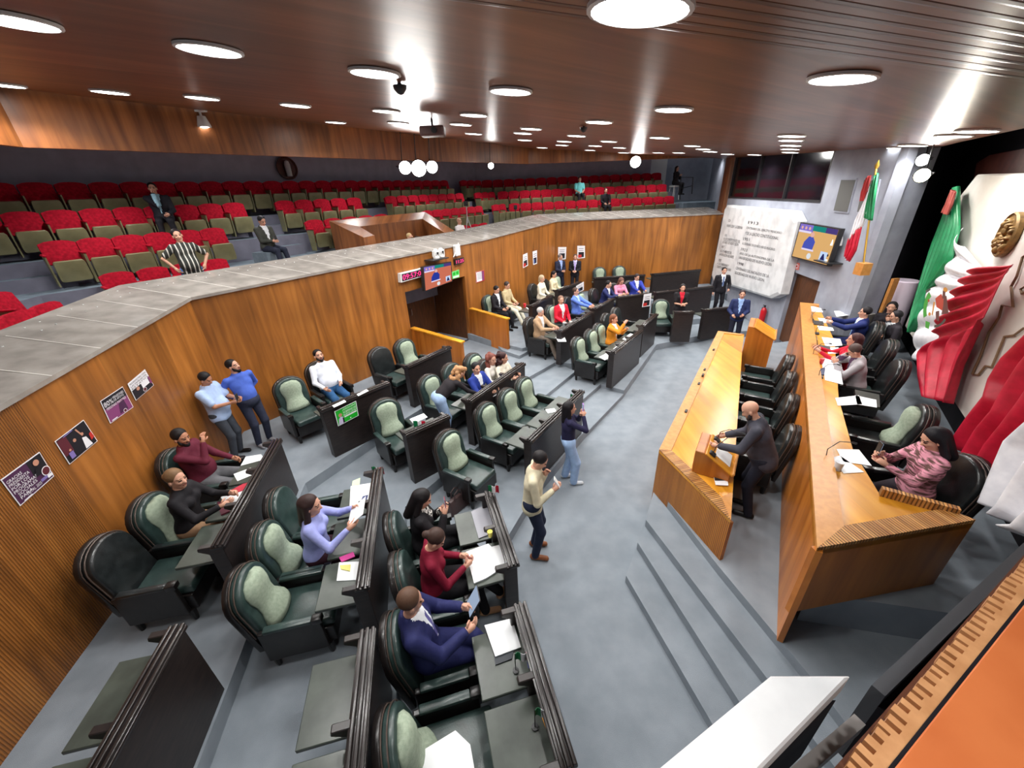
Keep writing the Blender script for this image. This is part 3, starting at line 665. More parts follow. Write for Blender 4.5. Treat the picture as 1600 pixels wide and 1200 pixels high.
chair_px('c1', 606, 1140, ZC, nrm('C1'), True, 'green-cushioned armchair with a white folder at the bottom edge of the photo')
chair_px('c2', 612, 975, ZC, nrm('C1'), False, 'dark armchair under the man in the navy suit')
chair_px('c3', 622, 872, ZC, nrm('C2'), False, 'dark armchair under the woman in the dark red top')
chair_px('c4', 612, 806, ZC, nrm('C2'), False, 'dark armchair under the woman in black with the patterned blouse')
chair_px('c5', 697, 672, ZC, nrm('C3'), True, 'empty green-cushioned armchair with a brown handbag beside its feet')
chair_px('c6', 757, 628, ZC, nrm('C3'), True, 'green-cushioned armchair second from the bag, empty')
chair_px('c7', 791, 606, ZC, nrm('C3'), True, 'green-cushioned armchair third from the bag, empty')
chair_px('c8', 817, 588, ZC, nrm('C3'), True, 'green-cushioned armchair fourth from the bag, nearest the aisle steps')
chair_px('d1', 903, 525, ZC, nrm('C4'), True, 'green-cushioned armchair at the aisle end of the far front row')
chair_px('d2', 923, 513, ZC, nrm('C4'), True, 'green-cushioned armchair left of the woman in the orange jacket')
chair_px('d3', 936, 504, ZC, nrm('C4'), True, 'armchair under the woman in the orange jacket')
chair_px('d4', 948, 488, ZC, nrm('C4'), 'black', 'empty black armchair right of the woman in the orange jacket')
chair_px('d5', 963, 479, ZC, nrm('C4'), 'black', 'empty black armchair next to the short far front-row desk')
chair_px('e1', 828, 494, ZB, nrm('B5'), 'black', 'dark wood-sided armchair under the man in the tan jacket')
chair_px('e2', 860, 475, ZB, nrm('B5'), True, 'armchair under the woman in the red jacket')
chair_px('e3', 886, 462, ZB, nrm('B5'), 'black', 'armchair under the man in the light blue jacket')
chair_px('e4', 905, 455, ZB, nrm('B5b'), True, 'empty green-cushioned armchair between the light blue jacket and the navy jacket')
chair_px('e5', 928, 449, ZB, nrm('B5b'), 'black', 'armchair under the far man in the navy jacket')
chair_px('e6', 958, 441, ZB, nrm('B6'), 'black', 'dark armchair under the woman in pink')
chair_px('e7', 985, 437, ZB, nrm('B6'), 'black', 'dark armchair under the man in the royal blue suit')
chair_px('e8', 1034, 466, ZC, nrm('C6'), True, 'green-cushioned armchair beside the standing woman with the red top')
chair_px('f1', 761, 459, ZA, nrm('A5'), True, 'green-cushioned armchair under the dark-haired man in black by the portal')
chair_px('f2', 777, 452, ZA, nrm('A5'), 'black', 'armchair under the man in beige by the portal')
chair_px('f3', 825, 441, ZA, nrm('A5'), 'black', 'armchair under the grey-haired woman in white', fw=.6)
chair_px('f4', 844, 434, ZA, nrm('A5'), 'black', 'armchair under the dark-haired woman in cream', fw=.6)
chair_px('f5', 868, 429, ZA, nrm('A6'), True, 'empty green-cushioned armchair just left of the two standing men')
chair_px('f6', 937, 416, ZA, nrm('A7'), True, 'green-cushioned armchair at the far timber wall, left of the pair')
chair_px('f7', 968, 414, ZA, nrm('A7'), True, 'green-cushioned armchair at the far timber wall, right of the pair')

# ================================================================== front desk and rostrum (timber)
fz, rzt = 1.19, 1.85
FD = [at(1030, 702, fz), at(1142, 812, fz), at(1145, 770, fz), at(1160, 545, fz), at(1163, 522, fz), at(1122, 517, fz)]
fd = thing('front_desk', 'long yellow timber desk with a ribbed end in front of the stage chairs', 'desk', (FD[0].x, FD[0].y, 0))
def lp(p, o): return (p.x - o[0], p.y - o[1])
o0 = (FD[0].x, FD[0].y)
pl = [lp(p, o0) for p in FD]
m_ = MB(); m_.prism(pl, fz - .06, fz - .015); top_ = m_.build('desktop', M['desk_wood'], fd)
def band(mb, a, b, w_in, z0, z1, side=1):
    a, b = Vector((a[0], a[1])), Vector((b[0], b[1])); d = (b - a).normalized(); n_ = Vector((-d.y, d.x)) * side * w_in
    mb.prism([tuple(a), tuple(b), tuple(b + n_), tuple(a + n_)], z0, z1)
def inset(poly, ds):
    """inward offset corners of a counter-clockwise or clockwise plan polygon; ds[i] belongs to edge i -> i+1"""
    n = len(poly); ar = sum(poly[i][0] * poly[(i + 1) % n][1] - poly[(i + 1) % n][0] * poly[i][1] for i in range(n)); sg = 1 if ar > 0 else -1; out = []
    for i in range(n):
        p, c, q = Vector(poly[i - 1]), Vector(poly[i]), Vector(poly[(i + 1) % n]); u, w_ = (c - p).normalized(), (q - c).normalized()
        n1, n2 = Vector((-u.y, u.x)) * sg, Vector((-w_.y, w_.x)) * sg; d1, d2 = ds[i - 1], ds[i]; det = n1.x * n2.y - n1.y * n2.x
        if abs(det) < .05: out.append(tuple(c + n2 * d2)); continue
        e, f_ = n1.dot(c) + d1, n2.dot(c) + d2; out.append(((e * n2.y - f_ * n1.y) / det, (n1.x * f_ - n2.x * e) / det))
    return out
def rim(poly, ins, i, z0, z1, mat, parent, name='edge_rim'):
    n = len(poly); a, b, c, d = poly[i], poly[(i + 1) % n], ins[(i + 1) % n], ins[i]; L = math.dist(a, b); u = (Vector(b) - Vector(a)).normalized()
    uv = [((Vector(p) - Vector(a)).dot(u), (Vector(p) - Vector(a)).cross(u)) for p in (a, b, c, d)]
    m_ = MB(); v = [(*p, z0) for p in (a, b, c, d)] + [(*p, z1) for p in (a, b, c, d)]
    ccw = (b[0] - a[0]) * (d[1] - a[1]) - (b[1] - a[1]) * (d[0] - a[0]) > 0
    fs = [(0, 3, 2, 1), (4, 5, 6, 7), (0, 1, 5, 4), (1, 2, 6, 5), (2, 3, 7, 6), (3, 0, 4, 7)]; us = [[uv[k % 4] for k in f] for f in fs]
    if not ccw: fs = [f[::-1] for f in fs]; us = [x[::-1] for x in us]
    m_.add(v, fs, us); return m_.build(name, M[mat], parent)
ins = inset(pl, [.16, .12, .02, .12, .12, .16])
rim(pl, ins, 5, fz - .015, fz, 'rim_wood', fd); rim(pl, ins, 0, fz - .015, fz, 'rim_rib', fd); rim(pl, ins, 1, fz - .015, fz, 'rim_wood', fd); rim(pl, ins, 4, fz - .015, fz, 'rim_wood', fd)
m_ = MB(); band(m_, pl[5], pl[0], .05, 0.0, fz - .05, 1); m_.build('front_panel', M['rost_front'], fd)
m_ = MB(); wall_piece(m_, pl[1], pl[0], (.38, .05), (fz - .055, fz - .055), 0, -.05); m_.build('ribbed_end', M['desk_rib'], fd)
m_ = MB(); band(m_, pl[3], pl[4], .05, ZS, fz - .06, 1); m_.build('end_panel', M['rost_front'], fd)
# lectern boxes on / by the desk
def lectern(name, label, q, z, hb, hf, T_rz, cat='lectern', w=.62, d=.5, body=0.0):
    t = thing(name, label, cat, (q.x, q.y, z), T_rz)
    m_ = MB(); prof = [(-d / 2, -body), (d / 2, -body), (d / 2, hf), (d / 2 - .1, hf), (-d / 2, hb)]
    n_ = len(prof); v_ = [(-w / 2, p[0], p[1]) for p in prof] + [(w / 2, p[0], p[1]) for p in prof]
    m_.add(v_, [tuple(range(n_))[::-1], tuple(range(n_, 2 * n_))] + [(i, (i + 1) % n_, n_ + (i + 1) % n_, n_ + i) for i in range(n_)])
    m_.build('body', M['rost_front'], t, bevel=.008, seg=1)
    sl = math.atan2(hf - hb, d - .1)
    tp = MB(); T = TR(0, -d / 2, hb) @ Matrix.Rotation(sl, 4, 'X')
    tp.box(-w / 2 - .015, w / 2 + .015, -.03, d - .06, .0, .022, T); tp.build('reading_board', M['desk_wood'], t, bevel=.005, seg=1)
    lp_ = MB(); lp_.box(-w / 2 - .015, w / 2 + .015, -.03, -.005, .02, .05, T); lp_.build('ledge', M['rim_wood'], t, bevel=.004, seg=1)
    return t, T, sl
fdv = Vector((FD[5].x - FD[0].x, FD[5].y - FD[0].y, 0)).normalized(); fdn = Vector((fdv.y, -fdv.x, 0))    # fdn: from the floor towards the stage
q = at(1113, 728, fz); lec_rz = face((-fdn.x, -fdn.y))
LEC, LT, LSL = lectern('lectern', 'small sloped timber lectern on the front desk before the bald speaker', q, fz - .013, .13, .36, lec_rz, w=.52, d=.46)
q2 = at(1183, 553, ZS); q2 = at(1172, 585, ZS)
LEC2, LT2, _ = lectern('lectern', 'taller timber lectern standing at the far end of the front desk', Vector((q2.x + .1, q2.y + .15, 0)), ZS, 1.0, 1.25, lec_rz, w=.75, d=.55)

RF0, RF1 = at(1277, 856, rzt), at(1250, 470, rzt)
rv_ = Vector((RF1.x - RF0.x, RF1.y - RF0.y, 0)); RL = rv_.length; rv_.normalize(); rn_ = Vector((rv_.y, -rv_.x, 0))
RL = min(RL, 9.1); RF1 = Vector((RF0.x, RF0.y, 0)) + rv_ * RL
R4, R5 = at(1525, 812, rzt), at(1375, 765, rzt); rp_ = [(R5.x, R5.y), tuple(at(1335, 700, rzt).xy), tuple(at(1312, 620, rzt).xy), tuple(at(1305, 530, rzt).xy)]
e_in = Vector((RF1.x, RF1.y, 0)) + rn_ * .40
poly = [(RF0.x, RF0.y), (R4.x, R4.y), (R4.x - .05, R4.y + .12), rp_[0], rp_[1], rp_[2], rp_[3], (e_in.x, e_in.y), (RF1.x, RF1.y)]
ro = thing('rostrum', 'big raised timber rostrum desk with a tall front and ribbed rim', 'rostrum', (RF0.x, RF0.y, 0)); oo = (RF0.x, RF0.y)
P2 = [(x - oo[0], y - oo[1]) for x, y in poly]
m_ = MB(); m_.prism(P2, rzt - .10, rzt - .04); m_.build('desktop', M['desk_wood'], ro)
insr = inset(P2, [.17, .05, .06, .01, .01, .01, .01, .18, .22])
rim(P2, insr, 8, rzt - .04, rzt, 'rim_wood', ro); rim(P2, insr, 0, rzt - .04, rzt, 'rim_rib', ro, 'ribbed_rim'); rim(P2, insr, 7, rzt - .04, rzt, 'rim_wood', ro)
rim(P2, insr, 2, rzt - .14, rzt + .05, 'rim_rib', ro, 'ribbed_lip')
m_ = MB(); wall_piece(m_, P2[0], P2[8], ZS, rzt - .04, 0, -.05) if False else wall_piece(m_, P2[8], P2[0], ZS, rzt - .04, 0, .05); m_.build('front_panel', M['rost_front'], ro)
m_ = MB(); wall_piece(m_, P2[0], P2[1], ZP, rzt - .04, 0, .05); m_.build('side_panel', M['rost_front'], ro)
m_ = MB(); wall_piece(m_, P2[8], P2[7], ZP, rzt - .04, 0, -.05); m_.build('end_panel', M['rost_front'], ro)
# stage chairs
chair_px('s1', 1240, 663, ZS, (-fdn.x, -fdn.y), 'black', 'black armchair against the rostrum front, nearest the bald speaker')
chair_px('s2', 1238, 614, ZS, (-fdn.x, -fdn.y), 'black', 'black armchair against the rostrum front, second from the speaker')
chair_px('s3', 1235, 578, ZS, (-fdn.x, -fdn.y), 'black', 'black armchair against the rostrum front, third from the speaker')
chair_px('s4', 1233, 552, ZS, (-fdn.x, -fdn.y), 'black', 'black armchair against the rostrum front, farthest from the speaker')
rb_ = (-rn_.x, -rn_.y)
chair_px('p1', 1525, 713, ZP, (-.95, .3), 'black', 'black armchair under the woman with the striped scarf')
chair_px('p2', 1450, 632, ZP, rb_, 'blackpad', 'black armchair with pale green cushion behind the rostrum, empty')
chair_px('p3', 1410, 560, ZP, rb_, 'black', 'black armchair behind the man in the grey suit')
chair_px('p4', 1393, 528, ZP, rb_, 'black', 'black armchair behind the woman in red on the rostrum')
chair_px('p5', 1372, 500, ZP, rb_, 'black', 'black armchair between the navy-suited man and the dark-suited man at the rostrum')
# ================================================================== gallery seats
def make_seat(two_arms=False):
    t = thing('theatre_seat', '', 'theatre seat')
    tl = Matrix.Translation((0, -.10, .40)) @ Matrix.Rotation(.22, 4, 'X')
    b = MB()
    nx, nz = 6, 5; v = []
    prof = lambda x: .44 - .05 * abs(x * 2) ** 3
    for side in (0, 1):
        for i in range(nz + 1):
            for k in range(nx + 1):
                x = (k / nx - .5); z = i / nz * prof(x)
                puff = .03 * math.sin(PI * (k + .5) / (nx + 1)) * math.sin(PI * (i + .3) / (nz + 1))
                if side == 0:
                    for (bx, bz) in ((-.2, .24), (.2, .24)): puff -= .028 * math.exp(-((x - bx) ** 2 + (z - bz) ** 2) / .003)
                v.append(tl @ Vector((x * .53, .045 + puff if side == 0 else -.05, z)))
    N_ = (nx + 1) * (nz + 1); f = []
    for i in range(nz):
        for k in range(nx):
            a = i * (nx + 1) + k; f.append((a, a + 1, a + nx + 2, a + nx + 1)[::-1]); f.append((N_ + a, N_ + a + 1, N_ + a + nx + 2, N_ + a + nx + 1))
    rim = [k for k in range(nx + 1)] + [i * (nx + 1) + nx for i in range(1, nz + 1)] + [nz * (nx + 1) + k for k in range(nx - 1, -1, -1)] + [i * (nx + 1) for i in range(nz - 1, 0, -1)]
    f += [(rim[i], rim[(i + 1) % len(rim)], N_ + rim[(i + 1) % len(rim)], N_ + rim[i]) for i in range(len(rim))]
    b.add([tuple(x) for x in v], f); b.build('backrest', M['red'], t, smooth=.9)
    s = MB(); T = TR(0, .12, .09) @ Matrix.Rotation(-.13, 4, 'X')
    pr = [(-.235, .06), (-.225, 0.01), (-.19, 0), (.19, 0), (.225, .01), (.235, .06), (.225, .36), (.20, .395), (-.20, .395), (-.225, .36)]
    v = [(x, .075 + .03 * (1 - (x / .235) ** 2), z) for x, z in pr] + [(x, .0, z) for x, z in pr]; n = len(pr)
    s.add(v, [tuple(range(n)), tuple(range(n, 2 * n))[::-1]] + [(i, n + i, n + (i + 1) % n, (i + 1) % n) for i in range(n)], None, T)
    s.build('seat', M['olive'], t, smooth=.5, bevel=.008, seg=1)
    m_ = MB(); m_.box(-.2, .2, .085, .12, .2, .5, TR(0, -.02, 0)); m_.build('seat_cushion', M['red'], t)
    for sx in ((-1, 1) if two_arms else (1,)):
        a = MB(); a.box(sx * .28 - .03, sx * .28 + .03, -.12, .24, .575, .615); a.build('armrest', M['red'], t, bevel=.012, seg=1)
        a = MB(); a.add([(sx * .28 - .012, -.08, 0), (sx * .28 - .012, .16, 0), (sx * .28 - .012, .22, .575), (sx * .28 - .012, -.12, .575), (sx * .28 + .012, -.08, 0), (sx * .28 + .012, .16, 0), (sx * .28 + .012, .22, .575), (sx * .28 + .012, -.12, .575)],
                       [(0, 3, 2, 1), (4, 5, 6, 7), (0, 1, 5, 4), (1, 2, 6, 5), (2, 3, 7, 6), (3, 0, 4, 7)]); a.build('seat_frame', M['olive'], t)
    return t
SEAT1, SEAT2 = make_seat(False), make_seat(True); KIDS[SEAT1.name] = list(SEAT1.children); KIDS[SEAT2.name] = list(SEAT2.children)
seat_used = {id(SEAT1): False, id(SEAT2): False}
def poly_hits(px, py, L):
    for i in range(len(L) - 1):
        h = hit(px, py, L[i], L[i + 1]); v = Vector((L[i + 1][0] - L[i][0], L[i + 1][1] - L[i][1])); t = (Vector((h.x - L[i][0], h.y - L[i][1])).dot(v)) / v.length_squared
        if -.002 <= t <= 1.002 and h.y > 0: return i, t, h
    return None
def arc(L, i, t): return sum(math.dist(L[j], L[j + 1]) for j in range(i)) + math.dist(L[i], L[i + 1]) * t
def at_arc(L, s):
    for i in range(len(L) - 1):
        d = math.dist(L[i], L[i + 1])
        if s <= d or i == len(L) - 2: return i, wpt(L[i], L[i + 1], s / d)
        s -= d
GROWS = []
def seat_row(row, d, blocks, ztop):
    L = off(W, d)
    for bi, (x0, y0, x1, y1, who) in enumerate(blocks):
        A = poly_hits(x0, y0, L) if x0 is not None else (0, .55, None); Bh = poly_hits(x1, y1, L)
        if A is None or Bh is None: print('row miss', row, bi); continue
        s0, s1 = arc(L, A[0], A[1]), arc(L, Bh[0], Bh[1]); n = max(1, round((s1 - s0) / .565)); p = (s1 - s0) / n
        for k in range(n):
            i, q = at_arc(L, s0 + (k + .5) * p)
            v = Vector((L[i + 1][0] - L[i][0], L[i + 1][1] - L[i][1], 0)).normalized(); fn = Vector((v.y, -v.x, 0))
            s = (s0 + (k + .5) * p) / sum(math.dist(L[j], L[j + 1]) for j in range(len(L) - 1))
            z = ztop - .84 
            base = SEAT2 if k == 0 else SEAT1
            o = base if not seat_used[id(base)] else copy_tree(base); seat_used[id(base)] = True
            o.location = (q[0], q[1], z); o.rotation_euler = (0, 0, face(fn))
            o['group'] = 'red and olive theatre seats, ' + who
            names = {1: 'the front row', 2: 'the second row', 3: 'the third row', 4: 'the fourth row', 5: 'the back row'}
            pos = ', %s end seat' % ('left' if k == 0 else 'right') if k in (0, n - 1) else ', %s from the left' % ordn(k)
            o['label'] = 'red seat with olive tip-up, ' + who + pos
            GROWS.append((row, bi, k, o, q, z, fn))
seat_row(5, 5.4, [(None, 0, 703, 278, 'the back row left'), (722, 280, 1036, 268, 'the back row right')], 5.36)
seat_row(4, 4.5, [(None, 0, 384, 318, 'row four left'), (430, 312, 567, 307, 'row four centre'), (604, 305, 727, 298, 'row four before the tripod'), (745, 297, 1044, 287, 'row four right')], 4.80)
seat_row(3, 3.6, [(60, 386, 352, 355, 'row three left'), (478, 345, 610, 334, 'row three behind the booth'), (663, 326, 757, 318, 'row three before the tripod'), (773, 317, 1056, 305, 'row three right')], 4.25)
seat_row(2, 2.7, [(None, 0, 32, 452, 'row two far left'), (155, 438, 361, 410, 'row two left'), (723, 352, 766, 345, 'row two beside the bald man'), (808, 340, 1027, 329, 'row two right')], 3.62)
seat_row(1, 1.85, [(None, 0, 104, 462, 'the front row far left')], 3.46)
# ---- timber booth for the press in the gallery
bt = 3.72
bo = [ph(568, 371, 1.4), ph(514, 345, 2.9), ph(664, 331, 2.9), ph(712, 362, 1.4)]; bi_ = [ph(585, 368, 1.4), ph(562, 354, 2.55), ph(660, 342, 2.55), ph(695, 364, 1.4)]
bt = 3.9

bth = thing('press_booth', 'timber-walled booth with a wide top rail jutting into the gallery seats', 'booth', (bo[0].x, bo[0].y, 2.4))
O_ = Vector((bo[0].x, bo[0].y, 2.4))
for k, nm in enumerate(('side_wall', 'back_wall', 'side_wall')):
    a, b, c, d = bo[k], bo[k + 1], bi_[k + 1], bi_[k]
    m_ = MB(); L4 = [p - O_ for p in (a, b, c, d)]
    lo_ = lambda p, z: (p.x, p.y, z)
    z0, z1 = 0.0, bt - 2.4
    v_ = [lo_(p, z0) for p in L4] + [lo_(p, p.z - .04) for p in L4]
    m_.add(v_, [(0, 3, 2, 1), (4, 5, 6, 7), (0, 1, 5, 4), (1, 2, 6, 5), (2, 3, 7, 6), (3, 0, 4, 7)]); m_.build(nm, M['fascia_wood'], bth)
    m_ = MB(); m_.add([lo_(p, p.z - .04) for p in L4] + [lo_(p, p.z) for p in L4], [(0, 3, 2, 1), (4, 5, 6, 7), (0, 1, 5, 4), (1, 2, 6, 5), (2, 3, 7, 6), (3, 0, 4, 7)]); m_.build('top_rail', M['rim_dull'] if 'rim_dull' in M else M['fascia_wood'], bth)
# monitor in the booth
q = ph(656, 380, 1.75)
mon = thing('computer_monitor', 'dark computer monitor beside the fair-haired person in the press booth', 'monitor', (q.x, q.y, q.z - .3))
m_ = MB(); m_.box(-.3, .3, 0, .05, .1, .5); m_.build('screen', M['black_plastic'], mon, bevel=.01, seg=1)
m_ = MB(); m_.box(-.03, .03, .0, .04, 0, .12); m_.box(-.12, .12, -.08, .1, -.02, .0); m_.build('stand', M['black_plastic'], mon)
mon.rotation_euler = (0, 0, -.9)
# gallery stairs in the aisles (grey treads between seat blocks)
def aisle_stairs(pa, da, pb, db, wdt, idx):
    pass
# railing at the gallery end
rl = thing('handrail', 'dark metal handrail beside the person on the stool at the gallery end', 'railing', (0, 0, 0))
a_, b_ = Vector((9.7, 22.6, 3.9)), Vector((10.6, 22.4, 3.9))
a_, b_ = at(1063, 283, 4.75 - .35), None
hp = lambda px, py, y: Vector((ray(px, py)[0] / ray(px, py)[1] * y, y, HC + ray(px, py)[2] / ray(px, py)[1] * y))
A1_, A2_, A3_, A4_ = hp(1064, 277, 22.5), hp(1083, 277, 22.0), hp(1081, 303, 22.0), hp(1062, 312, 22.5)
rl.location = A4_
m_ = MB(); m_.tube([A4_ - A4_, A1_ - A4_, A2_ - A4_, A3_ - A4_], .03, 6); m_.tube([(A4_ * .5 + A1_ * .5) - A4_, (A2_ * .5 + A3_ * .5) - A4_], .02, 6); m_.build('rail', M['black_plastic'], rl)
# ================================================================== text and printed things
_TX = {}
def text_geo(s):
    if s in _TX: return _TX[s]
    cu = bpy.data.curves.new('t', 'FONT'); cu.body = s; cu.size = 1; cu.resolution_u = 2
    o = bpy.data.objects.new('t', cu); C.objects.link(o); dg = bpy.context.evaluated_depsgraph_get(); dg.update()
    me = o.evaluated_get(dg).to_mesh(); v = [tuple(x.co) for x in me.vertices]; f = [tuple(p.vertices) for p in me.polygons]
    o.evaluated_get(dg).to_mesh_clear(); bpy.data.objects.remove(o); bpy.data.curves.remove(cu)
    xs = [p[0] for p in v] or [0, 1]; ys = [p[1] for p in v] or [0, 1]
    x0, x1, y0, y1 = min(xs), max(xs), min(ys), max(ys)
    _TX[s] = ([((p[0] - x0) / (x1 - x0 + 1e-9), (p[1] - y0) / (y1 - y0 + 1e-9)) for p in v], f); return _TX[s]
def cm(name, r, g, b, rough=.55):
    if name not in M: M[name] = nt(name, srgb(r, g, b), rough)
    return M[name]
class Print:
    """a flat sheet with printed shapes in its own 0..1 coordinates (u right, v up); n points at the reader"""
    def __init__(s, tl, tr, br, bl, n, thick=.004):
        s.c = [Vector(x) for x in (tl, tr, br, bl)]; s.n = Vector(n).normalized(); s.mb = MB(); s.mats = []; s.layer = 0; s.t = thick
    def P(s, u, v, h): return tuple(s.c[0].lerp(s.c[1], u).lerp(s.c[3].lerp(s.c[2], u), 1 - v) + s.n * h)
    def m(s, mat):
        if mat not in s.mats: s.mats.append(mat)
        s.mb.cur = s.mats.index(mat)
    def sheet(s, mat):
        s.m(mat); q = [(0, 0), (1, 0), (1, 1), (0, 1)]
        s.mb.add([s.P(u, v, 0) for u, v in q] + [s.P(u, v, s.t) for u, v in q], [(3, 2, 1, 0), (4, 5, 6, 7), (0, 1, 5, 4), (1, 2, 6, 5), (2, 3, 7, 6), (3, 0, 4, 7)]); s.layer = 1
    def poly(s, mat, pts):
        s.m(mat); s.layer += 1; s.mb.add([s.P(u, v, s.t + .0006 * s.layer) for u, v in pts], [tuple(range(len(pts)))])
    def rect(s, mat, u0, v0, u1, v1): s.poly(mat, [(u0, v0), (u1, v0), (u1, v1), (u0, v1)])
    def disc(s, mat, cu, cv, r, asp=1.0, n=16): s.poly(mat, [(cu + r * math.cos(2 * PI * k / n), cv + r * asp * math.sin(2 * PI * k / n)) for k in range(n)])
    def text(s, mat, st, u0, v0, u1, v1):
        v, f = text_geo(st); s.m(mat); s.layer += 1; s.mb.add([s.P(u0 + x * (u1 - u0), v0 + y * (v1 - v0), s.t + .0006 * s.layer) for x, y in v], f)
    def build(s, name, label=None, cat=None, group=None, parent=None):
        ctr = sum(s.c, Vector()) / 4 if parent is None else Vector()
        s.mb.v = [tuple(Vector(p) - ctr) for p in s.mb.v]
        o = s.mb.build(name, s.mats, parent)
        if parent is None: o.location = ctr; tag(o, label, cat, group)
        return o
def wall_quad(pxs, p, q, offn, d=.008): return [hitn(x, y, p, q, offn, d) for x, y in pxs]
wn_ = lambda i: (lambda v: Vector((v.y, -v.x, 0)))(Vector((W[i + 1][0] - W[i][0], W[i + 1][1] - W[i][1], 0)).normalized())
whi, pur, drk = cm('print_white', 236, 234, 238), cm('print_purple', 72, 34, 70), cm('print_black', 22, 20, 28)
skin_p, red_p, lil = cm('print_skin', 196, 140, 116), cm('print_red', 196, 46, 40), cm('print_lilac', 128, 112, 176)
mar, grn, mag = cm('print_maroon', 92, 30, 42), cm('print_green', 20, 176, 36), cm('print_mauve', 132, 62, 112)
# poster 1
w0 = (W[0], W[1], wn_(0)); w1 = (W[1], W[2], wn_(1))
p = Print(*wall_quad([(0, 750), (61, 706), (84, 744), (31, 791)], *w0), w0[2]); p.sheet(whi)
p.rect(pur, .02, .03, .98, .97); p.rect(drk, .6, .45, .98, .97)
for i, (s_, u1) in enumerate((('GRACIAS', .42), ('PRESIDENTA', .56), ('POR LOS', .5), ('PROGRAMAS', .66), ('SOCIALES', .6), ('PARA', .42))):
    v1 = .86 - i * .125; p.text(whi, s_, .05 if i < 4 else .1, v1 - .10, u1, v1)
p.text(whi, 'TOTAL 2025', .24, .10, .66, .20); p.rect(whi, .12, .04, .34, .07)
p.poly(drk, [(.62, .38), (.97, .38), (.93, .62), (.8, .68), (.68, .6)]); p.disc(skin_p, .78, .79, .075, 1.35); p.disc(whi, .88, .36, .115, 1.4); p.disc(mar, .88, .36, .095, 1.4)
p.rect(lil, .66, .14, .84, .24); p.rect(whi, .84, .10, .98, .2)
p.build('poster', 'purple poster with bold white words, lowest on the timber wall, cut by the left edge', 'poster')
# poster 2
p = Print(*wall_quad([(85, 690), (130, 656), (152, 689), (108, 726)], *w0), w0[2]); p.sheet(whi); p.rect(drk, .02, .02, .98, .98)
p.rect(mar, .03, .3, .3, .95); p.poly(drk, [(.3, .05), (.62, .05), (.6, .45), (.45, .55), (.32, .45)]); p.disc(skin_p, .45, .6, .05, 1.3)
p.poly(whi, [(.6, .06), (.84, .06), (.78, .45), (.66, .5)]); p.disc(skin_p, .72, .62, .045, 1.3); p.poly(skin_p, [(.6, .9), (.64, .92), (.72, .6), (.69, .55)]); p.poly(red_p, [(.86, .2), (.98, .25), (.97, .5), (.88, .45)])
p.rect(lil, .12, .1, .26, .35); p.disc(skin_p, .2, .42, .035, 1.3); p.poly(lil, [(.2, .93), (.55, .95), (.5, .98), (.25, .97)])
p.build('poster', 'dark photo poster of people cheering, taped by its corners, second from the left edge', 'poster')
# poster 3
p = Print(*wall_quad([(156, 627), (191, 604), (208, 636), (172, 662)], *w0), w0[2]); p.sheet(whi); p.rect(mag, .02, .02, .98, .98); p.rect(drk, .02, .6, .98, .98)
p.text(whi, '80%', .05, .66, .42, .86); p.text(whi, 'PENSIONES', .45, .78, .92, .88); p.text(whi, 'DE APOYO', .45, .67, .88, .76); p.text(whi, 'PERSONAS MAYORES', .08, .52, .9, .62)
p.poly(pur, [(.45, .1), (.8, .1), (.78, .55), (.55, .5)]); p.disc(whi, .66, .1, .07, 1.2); p.disc(mar, .66, .1, .055, 1.2); p.rect(whi, .08, .05, .3, .09)
p.build('poster', 'mauve poster reading 80% in large white figures, third from the left', 'poster')
# poster 4
p = Print(*wall_quad([(199, 600), (226, 577), (240, 602), (212, 626)], *w0), w0[2]); p.sheet(whi); p.rect(drk, .02, .02, .98, .55)
for i in range(3): p.text(drk, ('PROGRAMAS PARA TODAS', 'LAS FAMILIAS DEL', 'ESTADO')[i], .05, .84 - i * .13, .95, .93 - i * .13)
p.rect(whi, .5, .28, .88, .6); p.disc(skin_p, .3, .45, .08, 1.2); p.disc(whi, .55, .17, .09, 1.2); p.disc(mar, .55, .17, .075, 1.2); p.rect(mag, .9, .2, .98, .6)
p.build('poster', 'dark and white poster, fourth from the left, beside the man in the pale blue shirt', 'poster')
# portal-side notices and small wall posters
def small_poster(pxs, p_, q_, n_, label, style=0):
    p = Print(*wall_quad(pxs, p_, q_, n_), n_); p.sheet(whi)
    if style == 0:
        for i in range(5): p.rect(cm('print_grey', 120, 118, 128), .15, .8 - i * .13, .85 - .1 * (i % 2), .84 - i * .13)
        p.rect(mag, .7, .05, .97, .95) if label.startswith('red') else p.rect(mar, .1, .06, .9, .3)
        if label.startswith('red'):
            for r_ in ((0, 0, 1, .05), (0, .95, 1, 1), (0, 0, .05, 1), (.95, 0, 1, 1)): p.rect(red_p, *r_)
    else:
        p.rect(drk, .15, .08, .85, .5); p.rect(cm('print_blue', 70, 90, 150), .2, .1, .5, .4) if style == 2 else p.rect(red_p, .1, .05, .55, .3)
        p.rect(cm('print_grey', 120, 118, 128), .2, .6, .8, .64); p.rect(cm('print_grey', 120, 118, 128), .2, .75, .8, .79)
    return p.build('poster', label, 'poster')
small_poster([(743, 425), (756, 422), (757, 438), (744, 442)], *w1, 'red-edged notice on the timber wall just right of the portal')
i2 = (W[2], W[3], wn_(2)); i3 = (W[3], W[4], wn_(3))
small_poster([(817, 398), (824, 395), (825, 415), (817, 419)], *i2, 'narrow portrait poster above the grey-haired woman in white', 1)
small_poster([(832, 393), (839, 391), (839, 412), (833, 414)], *i2, 'narrow portrait poster with blue figure above the woman in cream', 2)
small_poster([(872, 386), (885, 386), (884, 405), (872, 406)], *i3, 'pale poster behind the head of the left standing man', 1)
small_poster([(902, 384), (914, 384), (914, 403), (902, 404)], *i3, 'poster with red foot behind the right standing man', 1)
